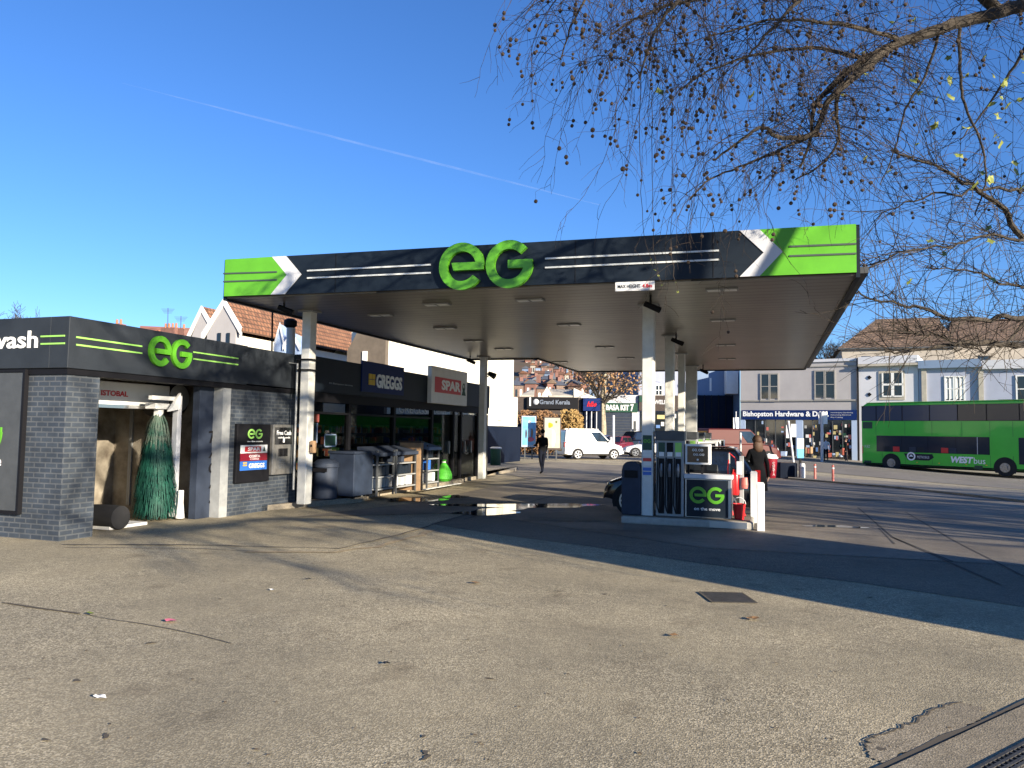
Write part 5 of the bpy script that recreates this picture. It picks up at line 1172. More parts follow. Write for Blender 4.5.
# hill with houses beyond
mb = MB(); N = 14
hv = []
for j in range(9):
    for i in range(N + 1):
        px = 380 + i * 30; d = 120 + j * 30; q = P(px, 430, d=d); zt = 1.7 + (433 - (412 - 58 * sm(j / 7.))) * d / 765 * (1 - .95 * sm((px - 590) / 90)); zt = min(zt, 1.7 + (433 - (412 - 58 * sm(j / 7.))) * d / 765) - (2.5 if j else 8)
        hv.append((q.x, q.y, zt))
mb.add(hv, [(j * (N + 1) + i, j * (N + 1) + i + 1, (j + 1) * (N + 1) + i + 1, (j + 1) * (N + 1) + i) for j in range(8) for i in range(N)])
mat('hillside', (.07, .06, .03), .9, col2=(.12, .07, .04), vscale=.15)
mb.build('hill', 'hillside', kind='structure')
rr_ = random.Random(12)
hcol = ['brick_red', 'housebrick', 'steelblue', 'cream_shade', 'housebrick', 'brick_red']
for row, (d, yb) in enumerate(((150, 403), (180, 395), (215, 386), (255, 377), (300, 368), (345, 360))):
    px = 513 + row * 3
    k = 0
    while px < 622:
        wpx = rr_.uniform(8, 14) * 150 / d; wm = wpx * d / 765; a = P(px, yb, d=d); hh = rr_.uniform(3.0, 4.5) - 5
        if (row == 0 and px > 590): break
        t = thing('hillside_house', ['brick terraced house', 'pale rendered house', 'slate-blue painted house', 'cream house', 'red-brick house', 'drab rendered house'][k % 6] +  ' in the %s hillside row, %s' % (['lowest', 'second', 'third', 'fourth', 'fifth', 'top'][row], ['leftmost beside the white building', 'second from the left', 'third from the left', 'fourth from the left', 'fifth from the left', 'sixth from the left', 'seventh from the left', 'eighth from the left', 'ninth from the left', 'tenth from the left', 'eleventh from the left', 'twelfth from the left', 'thirteenth from the left'][min(12, k)]), 'house', (a.x, a.y, a.z - .5), YAW + rr_.uniform(-.4, .4), 'houses on the hillside')
        mb = MB(); mb.box(0, wm, 0, 7, -4, 5 + hh); mb.build('wall', hcol[rr_.randrange(6)], t, local=True)
        zr = 5 + hh
        if rr_.random() < .5: vs = [(-.3, -.3, zr), (wm + .3, -.3, zr), (wm + .3, 7.3, zr), (-.3, 7.3, zr), (-.3, 3.5, zr + 1.2), (wm + .3, 3.5, zr + 1.2)]; fs = [(0, 1, 5, 4), (2, 3, 4, 5), (1, 2, 5), (3, 0, 4), (3, 2, 1, 0)]
        else: vs = [(-.3, -.3, zr), (wm + .3, -.3, zr), (wm + .3, 7.3, zr), (-.3, 7.3, zr), (wm / 2, -.3, zr + .9), (wm / 2, 7.3, zr + .9)]; fs = [(0, 4, 5, 3), (1, 2, 5, 4), (0, 1, 4), (2, 3, 5), (3, 2, 1, 0)]
        rf = MB().add(vs, fs).build('roof', ['rooftile_brown', 'slate', 'slate', 'rooftile_y'][rr_.randrange(4)] if 'slate' in M else 'rooftile_brown', t, local=True)
        mb = MB(); mb.box(wm * .8, wm * .8 + .7, 3, 4, zr + .4, zr + 1.9); mb.build('chimney', 'brick_red', rf, local=True)
        for wx in (.2, .62): mb = MB(); mb.box(wm * wx, wm * (wx + .2), -.05, -.01, zr - 2.2, zr - .8); mb.build('window', 'win_dark' if rr_.random() < .6 else 'paper', t, local=True)
        px += wpx * 1.08; k += 1

# ================================================================== BEHIND THE SHOP
# white rendered building: end wall towards the camera with its shade painted in as brown, sunlit wall facing the forecourt
XB = -14.2; YBw = (lambda r: r.y / r.x * XB)(ray(387, 400)); YBe = (lambda r: r.y / r.x * XB)(ray(512.5, 400))
print('WHITE', YBw, YBe)
wb = thing('white_building', 'tall sunlit white rendered building rising behind the petrol station shop', 'building', (XB, YBw, 0))
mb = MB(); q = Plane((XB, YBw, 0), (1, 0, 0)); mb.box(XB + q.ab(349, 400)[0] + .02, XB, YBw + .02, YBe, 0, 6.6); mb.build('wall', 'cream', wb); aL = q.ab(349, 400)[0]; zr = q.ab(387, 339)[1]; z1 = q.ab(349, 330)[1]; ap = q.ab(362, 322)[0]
mat('shaded_end_wall', (.13, .105, .08), .9, var=.2, vscale=2); MB().prism([q.pt(aL, 0, .0), q.pt(.01, 0, .0), q.pt(.01, zr, 0), q.pt(q.ab(375, 330)[0], 6.6, 0), q.pt(aL, q.ab(349, 352)[1], 0)], q.n * .25).build('end_wall', 'shaded_end_wall', wb)
q.pr(366, 352, 370.5, 368, .25, .05).build('window', 'white', wb)
mb = MB(); mb.box(XB - .1, XB + .25, YBw - .3, YBe, 6.6, 6.75); mb.build('coping', 'white', wb)
pb_ = Plane((XB, 0, 0), (0, 1, 0))
for px in (404, 461): y_ = (lambda r: r.y / r.x * XB)(ray(px, 400)); mb = MB(); mb.box(XB, XB + .1, y_ - .06, y_ + .06, 0, 6.6); mb.build('drainpipe', 'paper', wb)
y0_, y1_ = [(lambda r: r.y / r.x * XB)(ray(px, 400)) for px in (498, 509)]
mb = MB(); mb.box(XB, XB + .25, y0_, y1_, 2.3, 6.6); mb.box(XB, XB + .35, y0_ + .1, y1_ + .5, 0, 3.6); mb.build('buttress', 'cream', wb)
mb = MB(); mb.box(XB + .02, XB + .5, YBw + 8, YBe + .05, 0, zs := 1.95); mb.build('plinth', 'navy_hoard', wb)
q1 = P(476, 398, y=24.4)
lt = thing('floodlight', 'small black floodlight on an arm beside the shop end column', 'light', (-9.2, 24, 2.9))
p0 = P(483.5, 383, y=23.9); p1 = P(487, 377, y=24.0); p2 = P(491, 374.5, y=24.0)
MB().tube([p0, p1, p2], .02, 6).build('arm', 'metal', lt); MB().tube([P(488.5, 373, y=24.05), P(495, 376.5, y=24.05)], [.07, .11], 10).build('lamp_head', 'black', lt)
# houses with orange tiled roofs behind the car wash
def gable_house(label, dA, pa, pe, pl_, pr, yr_end, wallm='render_grey', mroof='rooftile_x', lit='cream', dep=14, zb=0):  # default gable grey paints shade into a pale wall; side walls stay lit cream
    """gable end towards the camera (pa apex, pe right eave, pl_ left foot); ridge runs away from us"""
    A_ = P(*pa, d=dA); q = Plane((A_.x, A_.y, 0), (1, 0, 0)); aE, zE = q.ab(*pe); aL, zL = q.ab(*pl_); zA = A_.z
    t = thing('house', label, 'house', (A_.x, A_.y, zb))
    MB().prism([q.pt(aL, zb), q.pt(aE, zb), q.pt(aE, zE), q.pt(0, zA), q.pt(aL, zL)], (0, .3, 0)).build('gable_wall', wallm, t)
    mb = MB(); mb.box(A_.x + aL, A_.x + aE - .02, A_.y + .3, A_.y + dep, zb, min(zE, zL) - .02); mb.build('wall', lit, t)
    MB().prism([q.pt(-.0, zA + .02), q.pt(aE + .25, zE - .12), q.pt(aE + .25, zE + .04), q.pt(0, zA + .2)], (0, dep, 0)).build('roof', mroof, t)
    MB().prism([q.pt(0, zA + .02), q.pt(aL - .25, zL - .12), q.pt(aL - .25, zL + .04), q.pt(0, zA + .2)], (0, dep, 0)).build('roof', mroof, t)
    mb = MB(); mb.prism([q.pt(0, zA - .05, .05), q.pt(aE + .25, zE - .25, .05), q.pt(aE + .25, zE + .06, .05), q.pt(0, zA + .22, .05)], (0, .1, 0)); mb.build('bargeboard', 'white', t)
    mb = MB(); mb.prism([q.pt(0, zA - .05, .05), q.pt(aL - .25, zL - .25, .05), q.pt(aL - .25, zL + .06, .05), q.pt(0, zA + .22, .05)], (0, .1, 0)); mb.build('bargeboard', 'white', t)
    return t, q, A_, aE, zE
t, q, A_, aE, zE = gable_house('larger house with shade-grey gable and orange tiled roof behind the car wash', 30, (224, 304), (236, 329), (207, 335), None, None)
for x0 in (218, 227): q.pr(x0, 333, x0 + 3, 343, .0, .04).build('window', 'win_dark', t)
t, q, A_, aE, zE = gable_house('smaller gabled house with orange tiled roof left of the larger one', 36, (201.5, 310.5), (209, 327), (191, 338), None, None, dep=8)
t, q, A_, aE, zE = gable_house('cream house with a long orange tiled roof behind the shop, partly under the canopy', 40, (286, 306), (350, 356), (262, 330), None, None, dep=12, wallm='cream')
for px0, px1, lb in ((274, 285, 'left of two small blue-white triangular dormers above the shop roof'), (283, 300, 'right of two small blue-white triangular dormers above the shop roof')):
    a = P((px0 + px1) / 2, 348, d=24); q = Plane((a.x, a.y, 0), (math.cos(YAW), math.sin(YAW), 0)); t = thing('dormer', lb, 'dormer', tuple(a))
    a0, z0 = q.ab(px0, 349); a1, _ = q.ab(px1, 349); zt = q.ab((px0 + px1) / 2, 324 if px0 < 280 else 332)[1]; am = (a0 + a1) / 2
    mb = MB(); mb.prism([q.pt(a0, z0 - 1.2), q.pt(a1, z0 - 1.2), q.pt(a1, z0), q.pt(am, zt), q.pt(a0, z0)], -q.n * 1.6); mb.build('front', 'pale_blue', t)
    mb = MB(); w_ = .10
    for s0, s1 in ((a0, am), (a1, am)): mb.prism([q.pt(s0, z0 - .05, .02), q.pt(s1, zt - .12, .02), q.pt(s1, zt + .05, .02), q.pt(s0, z0 + .12, .02)], q.n * .06)
    mb.build('bargeboard', 'white', t)
# flue cowl and post by the front-left column
t = thing('vent_cowl', 'black rotating vent cowl on a pale flue beside the front left column', 'vent', (-10.6, 16, 3.2))
a = P(291, 345, d=17.5); MB().tube([a - Vector((0, 0, .5)), P(291, 328, d=17.5)], .10, 12).build('flue', 'lt_grey', t)
MB().lathe([(.08, -.12), (.15, -.06), (.15, .05), (.08, .10)], P(290.5, 323, d=17.5), 14).build('cowl', 'black', t, smooth=True)
t = thing('roof_post', 'thin black post standing on the car wash roof near the canopy corner', 'post', tuple(P(272.5, 347, d=17)))
MB().tube([P(272.5, 347, d=17) - Vector((0, 0, .6)), P(272.5, 309, d=17)], .02, 6).build('post', 'black', t)
t = thing('pipe_run', 'black pipes clamped along the front left canopy column', 'pipe', (-9.2, 13.8, 3.2))
c4 = cols[4]; x_ = c4.x - .2
MB().tube([(x_, c4.y - .1, .4), (x_, c4.y - .1, 3.05), (x_ - .5, c4.y - .1, 3.1)], .022, 6).build('pipe', 'grey_paint', t)
mb = MB(); mb.box(c4.x - .17, c4.x + .17, c4.y - .17, c4.y + .17, 3.12, 3.15); mb.build('clamp', 'black', t); mb = MB(); mb.box(c4.x - .17, c4.x + .17, c4.y - .17, c4.y + .17, 2.9, 2.93); mb.build('clamp', 'black', t)
t = thing('call_button', 'small orange-brown call button box on the front left canopy column', 'call button', (c4.x + .17, c4.y, 1.3))
mb = MB(); mb.box(-.045, .07, -.06, .06, -.13, .13); mb.build('box', 'wood', t, local=True, bevel=.03); mb = MB(); mb.box(-.01, .03, -.07, -.061, .0, .05); mb.build('button', 'black', t, local=True)
# far chimneys and aerials beyond the car wash roof
for k, (px, py, lb) in enumerate(((119, 322, 'pair of small terracotta chimney pots far left above the car wash roof'), (171, 326, 'wide chimney stack with four pots above the car wash fascia'), (184, 327, 'single chimney stack just left of the gabled houses'))):
    a = P(px, py, d=70); wd = (.9, 1.6, .8)[k]; t = thing('chimney', lb, 'chimney', (a.x, a.y, 0))
    mb = MB(); mb.box(-wd / 2, wd / 2, -.4, .4, 0, a.z - .2); mb.build('stack', 'brick_red', t, local=True)
    for j in range((2, 4, 1)[k]): mb = MB(); mb.lathe([(.12, a.z - .21), (.09, a.z + .25)], ((j + .5) / (2, 4, 1)[k] * wd - wd / 2, 0, 0), 10); mb.build('pot', 'terra', t, local=True)
a, b = P(140, 331, d=72), P(196, 333, d=72)
t = thing('far_roof', 'strip of orange tiled roof far behind the car wash', 'house', (a.x, a.y, 0)); mb = MB(); mb.prism([a, b, (b.x, b.y, 0), (a.x, a.y, 0)], (-2, 6, 0)); mb.build('wall', 'housebrick', t)
mb = MB(); a2, b2 = P(140, 327, d=76), P(196, 329.5, d=76); mb.prism([a + Vector((0, 0, .02)), b + Vector((0, 0, .02)), b2, a2], (0, 0, .12)); mb.build('roof', 'terra', t)
for px, py0, py1, lb in ((168, 326, 308, 'thin television aerial above the car wash fascia'), (181, 326, 316, 'small second television aerial right of the first')):
    a, b = P(px, py0, d=70), P(px, py1, d=70); t = thing('aerial', lb, 'aerial', tuple(a)); MB().tube([a - Vector((0, 0, 1)), b], .035, 5).build('mast', 'dark_grey', t)
    mb = MB(); d_ = Vector((math.cos(YAW), math.sin(YAW), 0))
    for k in range(4): zc = b - Vector((0, 0, .1 + k * .12)); mb.tube([zc - d_ * (.6 - k * .08), zc + d_ * (.6 - k * .08)], .018, 4)
    mb.build('rods', 'dark_grey', t)

# ================================================================== SHOP FRONT ODDMENTS
def onwalk(px, py): return G(px, py, .11)
q = onwalk(325, 499); t = thing('litter_bin', 'dark blue-grey round litter bin beside the front left column', 'bin', q)
mb = MB(); mb.lathe([(.24, 0), (.27, .03), (.27, .70), (.29, .72), (.29, .80), (.20, .88), (.05, .90)], n=20); mb.build('body', 'blue_grey', t, local=True, smooth=True)
mb = MB(); mb.box(-.14, .20, -.30, -.27, .62, .70); mb.build('slot', 'black', t, local=True)
q = onwalk(310, 499)
t = thing('hose_reel_post', 'slim post with a red and white notice beside the first shop window', 'post', onwalk(314, 498)); mb = MB(); mb.tube([(0, 0, 0), (0, 0, 2.0)], .03, 8); mb.build('post', 'black', t, local=True)
mb = MB(); mb.box(-.09, .09, -.06, -.03, 1.72, 1.90); mb.build('red_notice', 'pink_red', t, local=True); mb = MB(); mb.box(-.05, .06, -.06, -.03, 1.25, 1.70); mb.build('white_notice', 'pale_blue', t, local=True)
def stallbox(name, label, px0, px1, ytop, ybot, deep, body, yaw=0): pass
def alongwall(px0, px1, ybot, off):        # span on a line parallel to the shop wall, 'off' metres out
    x = XW + off; y0_ = ray(px0, ybot).y / ray(px0, ybot).x * x; y1_ = ray(px1, ybot).y / ray(px1, ybot).x * x; return x, y0_, y1_
def zat(x, px, py): return P(px, py, x=x).z
mat('chest_navy', (.022, .032, .055), .5, var=.3, vscale=2)
# big grey storage chest
x, y0_, y1_ = alongwall(354, 373, 470, .80)
t = thing('storage_chest', 'tall grey-blue metal storage chest on the walkway before the shop windows', 'chest', (x - .35, (y0_ + y1_) / 2, .11))
mb = MB(); mb.box(x - .65, x, y0_, y1_, .16, 1.12); mb.build('chest', 'chest_navy', t, bevel=.015)
mb = MB(); mb.box(x - .68, x + .03, y0_ - .03, y1_ + .03, 1.12, 1.18); mb.build('lid', 'blue_grey', t, bevel=.01)
for yy in (y0_ + .05, y1_ - .12):
    for xx in (x - .6, x - .1): mb = MB(); mb.box(xx, xx + .07, yy, yy + .07, .11, .17); mb.build('foot', 'black', t)
# display racks with goods, colours darkened to stand in for shade
def rack(px0, px1, ytop, ybot, off, label, items, mcap='pale_blue', sh=3):
    x, y0_, y1_ = alongwall(px0, px1, ybot, off); zt = zat(x, (px0 + px1) / 2, ytop); D = .55
    t = thing('display_rack', label, 'display rack', (x - D / 2, (y0_ + y1_) / 2, .11), 0, 'display racks outside the shop')
    for yy in (y0_, y1_ - .04):
        for xx in (x - D, x - .04): mb = MB(); mb.box(xx, xx + .04, yy, yy + .04, .11, zt - .08); mb.build('upright', 'dark_grey', t)
    for k in range(sh): z_ = .25 + k * (zt - .4) / sh; mb = MB(); mb.box(x - D, x, y0_ + .041, y1_ - .041, z_, z_ + .03); mb.build('shelf', 'grey_paint', t)
    mb = MB(); mb.prism([(x - D, y0_ - .02, zt - .08), (x + .05, y0_ - .02, zt - .22), (x + .05, y0_ - .02, zt - .14), (x - D, y0_ - .02, zt)], (0, y1_ - y0_ + .04, 0)); mb.build('canopy_top', mcap, t)
    rr = random.Random(len(label))
    for k, (m_, fill) in enumerate(items):
        z_ = .285 + k * (zt - .4) / sh; yy = y0_ + .06
        while yy < y1_ - .16:
            w = rr.uniform(.12, .2); h_ = rr.uniform(.18, .32)
            if rr.random() < fill: mb = MB(); mb.box(x - .42, x - .06, yy, yy + w * .85, z_, z_ + h_); mb.build('pack', m_, t, bevel=.02)
            yy += w
    return t
rack(377, 394, 447, 489, .95, 'dark display rack with grey trays on its shelves, next to the storage chest', (('grey_paint', 1.), ('dark_grey', .6)), 'blue_grey')
rack(396, 416, 446, 486, .95, 'dark display rack with white bottles stacked at its foot', (('lt_grey', .8), ('navy', .6), ('blue_grey', .4)), 'blue_grey')
rack(427, 439, 442, 484, .95, 'blue-topped rack of white and blue packs nearest the shop entrance', (('lt_grey', .8), ('bright_blue', .5), ('navy', .6)), 'steelblue')
x, y0_, y1_ = alongwall(418, 424, 480, 1.0)
t = thing('timber_panel', 'upright brown timber panel between two display racks', 'panel', (x - .3, y0_, .11)); mb = MB(); mb.box(x - .55, x + .05, y0_, y0_ + .18, .11, 1.35); mb.build('panel', 'wood', t); mb = MB(); mb.box(x - .57, x + .07, y0_ - .02, y0_ + .20, 1.35, 1.40); mb.build('top_rail', 'dark_wood', t)
q = onwalk(443.5, 481); t = thing('green_sack', 'bright green plastic sack slumped at the end of the last rack', 'sack', q)
mb = MB(); mb.lathe([(.20, .0), (.27, .08), (.26, .22), (.21, .34), (.13, .48), (.05, .58), (.08, .66)], n=14); mb.build('sack', 'lime', t, local=True, smooth=True); mb = MB(); mb.lathe([(.062, .57), (.062, .61)], n=10); mb.build('tie', 'white', t, local=True)
q = onwalk(346, 497); t = thing('scrap_pile', 'small heap of crumpled white plastic on the walkway by the litter bin', 'litter', q)
rq = random.Random(2)
for k in range(6): c_ = Vector((rq.uniform(-.3, .3), rq.uniform(-.2, .2), rq.uniform(.03, .14))); mb = MB(); mb.tube([c_, c_ + Vector((rq.uniform(-.2, .2), rq.uniform(-.2, .2), rq.uniform(.02, .15))), c_ + Vector((rq.uniform(-.25, .25), rq.uniform(-.2, .2), 0))], .018, 5); mb.build('strip', 'paper', t, local=True)
q = onwalk(468, 474); t = thing('newspaper_box', 'small cream box with a white bag on top beyond the green sack', 'box', q)
mb = MB(); mb.box(-.3, .3, -.3, .3, 0, .75); mb.build('box', 'cream_shade', t, local=True, bevel=.02); mb = MB(); mb.ball((0, 0, .98), .22, 10, 8, (1, .8, 1.2)); mb.build('bag', 'paper', t, local=True, smooth=True)
# door frames (double door)
for px in (449, 464.5, 471): 
    y_ = ya(px); mb = MB(); mb.box(XW - .03, XW + .03, y_ - .02, y_ + .02, .95, 1.35); mb.build('door_handle', 'metal', shop)

# ================================================================== BEYOND THE SHOP: bins, boards, posts
def Gd(px, py, dz=0): return G(px, py, dz)
q = G(495.5, 467.5); t = thing('round_bin', 'dark round litter bin with pale rim standing at the corner of the walkway', 'bin', q)
mb = MB(); mb.lathe([(.20, 0), (.24, .05), (.25, .85), (.27, .87)], n=16); mb.build('body', 'bin_green', t, local=True, smooth=True); mb = MB(); mb.lathe([(.27, .87), (.28, .92), (.20, .95)], n=16); mb.build('rim', 'lt_grey', t, local=True, smooth=True)
q = G(494.5, 461); t = thing('clothes_bank', 'tall green recycling bank beside the sunlit white building', 'bin', q)
h_ = P(494.5, 424, d=(RM.inverted() @ (q - O)).z * -1).z - q.z; mb = MB(); mb.box(-.42, .42, -.4, .4, 0, h_ * .93); mb.build('body', 'bin_green', t, local=True, bevel=.03); mb = MB(); mb.box(-.45, .45, -.43, .43, h_ * .93, h_); mb.build('lid', 'dark_grey', t, local=True, bevel=.02); mb = MB(); mb.box(-.3, .3, -.41, -.4, h_ * .55, h_ * .72); mb.build('flap', 'lt_grey', t, local=True)
for k, (px, py, yt, wd, lb) in enumerate(((506, 459, 422, 1.0, 'first of two tall dark blue wheeled bins beside the white building'), (515, 458, 424, .8, 'second of two tall dark blue wheeled bins, nearer the advertising board'))):
    q = G(px, py); h_ = P(px, yt, d=(RM.inverted() @ (q - O)).z * -1).z; t = thing('wheeled_bin', lb, 'bin', q, YAW, 'wheeled bins')
    mb = MB(); mb.prism([(-wd * .42, -.4, .12), (wd * .42, -.4, .12), (wd * .5, -.45, h_ * .92), (-wd * .5, -.45, h_ * .92)], (0, .85, 0)); mb.build('body', 'navy_hoard', t, local=True, bevel=.03)
    mb = MB(); mb.prism([(-wd * .54, -.5, h_ * .92), (wd * .54, -.5, h_ * .92), (wd * .5, -.5, h_), (-wd * .5, -.5, h_)], (0, 1.0, 0)); mb.build('lid', 'navy_hoard', t, local=True, bevel=.03)
    for sx in (-1, 1): mb = MB(); mb.lathe([(.12, -.04), (.12, .04)], (sx * wd * .36, -.3, .12), 14, 'X'); mb.build('wheel', 'rubber', t, local=True)
def adboard(px0, px1, y0p, y1p, pybase, label, sky_m, items, name='advert_sign'):
    b = G((px0 + px1) / 2, pybase); d = (RM.inverted() @ (b - O)).z * -1; q = Plane((b.x, b.y, 0), (math.cos(YAW + .05), math.sin(YAW + .05), 0))
    t = thing(name, label, 'advertising sign', b); a0, a1, b0, b1 = q.box(px0, y0p, px1, y1p); W_, H_ = a1 - a0, b1 - b0
    q.rect(a0, a1, b0, b1, -.1, .12).build('frame', 'pale_blue' if sky_m == 'poster_sky' else 'dark_wood', t, bevel=.01); q.rect(a0 + .06, a1 - .06, b0 + .12, b1 - .06, .021, .01).build('poster', sky_m, t)
    for sx in (a0 + W_ * .25, a1 - W_ * .25): q.rect(sx - .04, sx + .04, b.z, b0, -.08, .08).build('leg', 'dark_grey', t)
    for u, v, w, h, m_ in items: mb = MB(); mb.ball(q.pt(a0 + W_ * u, b0 + H_ * v, .035), 1, 12, 8, (W_ * w * .5, .012, H_ * h * .5)); mb.build('printed_shape', m_, t)
    return t
adboard(521.5, 536, 416, 447, 459, 'blue-framed advertising board with a colourful poster of food and people', 'poster_sky', ((.3, .42, .16, .3, 'hair'), (.48, .45, .2, .3, 'white'), (.7, .45, .18, .3, 'leaf_brown'), (.5, .25, .8, .16, 'pink'), (.5, .80, .3, .1, 'white')))
adboard(543.5, 561, 417, 450, 460, 'brown-framed advertising board with a pale bottle poster before the hedge', 'stone', ((.3, .75, .5, .16, 'yellow'), (.52, .35, .34, .55, 'white'), (.52, .38, .14, .25, 'pink_red'), (.7, .85, .16, .08, 'leaf_y')))
q = G(589, 452); t = thing('blank_sign', 'plain white rectangular sign panel standing just left of the pale tree', 'sign', q); pq = Plane((q.x, q.y, 0), (math.cos(YAW), math.sin(YAW), 0)); pq.pr(584.5, 418.5, 594.5, 434, 0, .08).build('panel', 'white', t)
a0 = pq.ab(589, 440)[0]; pq.rect(a0 - .05, a0 + .05, q.z, pq.ab(589, 434)[1], .0, .07).build('post', 'lt_grey', t)
def post(px, y0p, y1p, label, r=.05, m_='lt_grey', px1=None, name='street_post', cat='post', cap=True):
    b = G(px, y1p); d = (RM.inverted() @ (b - O)).z * -1; tp = P(px1 or px, y0p, d=d); t = thing(name, label, cat, b)
    MB().tube([b, tp], r, 10).build('pole', m_, t, smooth=True)
    if cap: MB().lathe([(r * 1.15, -.02), (r * 1.15, .02), (r * .5, .05)], tp, 10).build('cap', m_, t)
    return t, b, tp, d
post(613.5, 416, 459, 'pale steel post right of the small white van', .08)
post(611, 437.5, 455, 'short pale marker post at the kerb beside the steel post', .10, name='marker_post')
post(740.5, 434, 486, 'thin white pole right of the pumps before the red van', .035, 'white')
post(696.5, 372, 440, 'slim pale lamp post against the dark hoarding', .06)
t, b, tp, d = post(736, 412, 455, 'road sign post with a blank white plate above the red van', .04, name='road_sign', cat='road sign'); q = Plane((b.x, b.y, 0) , (math.cos(YAW), math.sin(YAW), 0)); q.pr(733, 417.5, 740, 429, .05, .03).build('plate', 'white', t)
t, b, tp, d = post(794, 421.5, 466, 'leaning pole carrying two grey sign plates on the traffic island', .06, px1=788.5, name='leaning_sign', cat='road sign', m_='lt_grey'); q = Plane((b.x, b.y, 0), (math.cos(YAW), math.sin(YAW), 0))
q.pr(785.6, 425, 789.2, 438, .07, .03).build('plate', 'metal', t); q.pr(790.6, 424, 795.5, 437, .07, .03).build('plate', 'metal', t)
t, b, tp, d = post(822, 412.5, 462, 'twin-plate white sign post in front of the hardware shop', .10, name='shop_road_sign', cat='road sign', m_='lt_grey'); q = Plane((b.x, b.y, 0), (math.cos(YAW), math.sin(YAW), 0)); q.pr(817.8, 412.5, 821.3, 424, .11, .03).build('plate', 'lt_grey', t); q.pr(822, 412, 826.5, 424, .13, .03).build('plate', 'white', t)
b = G(799.5, 479); q = Plane((b.x, b.y, 0), (math.cos(YAW), math.sin(YAW), 0)); t = thing('bus_stop_sign', 'upright sign with white top and sky-blue lower half on a black post', 'sign', b)
q.pr(796.5, 438.5, 803, 448.5, .03, .06).build('upper_panel', 'paper', t); q.pr(796.5, 448.5, 803, 458, .03, .062).build('lower_panel', 'cyan', t); q.pr(797.2, 440.5, 802, 441.5, .091, .004).build('printed_line', 'cyan', t); q.pr(797.2, 443.5, 802, 444.5, .091, .004).build('printed_line', 'cyan', t); q.pr(798.7, 458, 801, 479, .0, .06).build('post', 'black', t)
b = G(802.5, 479.5); t = thing('low_bollard', 'short cream bollard beside the blue and white sign', 'bollard', b); mb = MB(); mb.lathe([(.09, 0), (.10, .05), (.10, .58), (.07, .63)], n=14); mb.build('post', 'white', t, local=True, smooth=True); mb = MB(); mb.lathe([(.103, .42), (.103, .47)], n=14); mb.build('reflective_band', 'lt_grey', t, local=True)
for px, y0p, y1p, lb in ((815, 464, 480.5, 'left of two pink-red marker posts at the road edge'), (833, 465, 483, 'right of two pink-red marker posts at the road edge')):
    b = G(px, y1p); h_ = P(px, y0p, d=(RM.inverted() @ (b - O)).z * -1).z - b.z; t = thing('marker_post', lb, 'marker post', b, 0, 'red marker posts'); mb = MB(); mb.lathe([(.055, 0), (.045, .03), (.04, h_)], n=12); mb.build('post', 'pink_red', t, local=True, smooth=True); mb = MB(); mb.lathe([(.047, h_ * .78), (.047, h_ * .86)], n=12); mb.build('reflective_band', 'white', t, local=True)
b = G(770, 478); t = thing('cup_bin', 'dark red bin shaped like a giant takeaway cup with a white lid', 'bin', b)
mb = MB(); mb.lathe([(.20, 0), (.22, .02), (.29, .78)], n=22); cpb = mb.build('cup', 'cup_red', t, local=True, smooth=True); mb = MB(); mb.lathe([(.31, .78), (.32, .83), (.27, .86), (.25, .93), (.08, .95)], n=22); mb.build('lid', 'white', t, local=True, smooth=True)
q = Plane((b.x, b.y - .30, 0), (1, 0, 0)); 
for k, s_ in enumerate('COSTA'): text(s_, q, .10, .19, b.z + .56 - k * .11, b.z + .65 - k * .11, 'white_text', t, -.06 + k * .018, .03, 'cup_lettering')
a, b = G(779, 478), G(797, 479); t = thing('planter', 'low dark navy planter box between the cup bin and the blue and white sign', 'planter', (a + b) / 2, YAW); L_ = (b - a).length
mb = MB(); mb.box(-L_ / 2, L_ / 2, -.1, .5, 0, .62); mb.build('box', 'navy_hoard', t, local=True, bevel=.02); mb = MB(); mb.box(-L_ / 2 + .05, L_ / 2 - .05, -.05, .45, .621, .64); mb.build('soil', 'dark_wood', t, local=True)

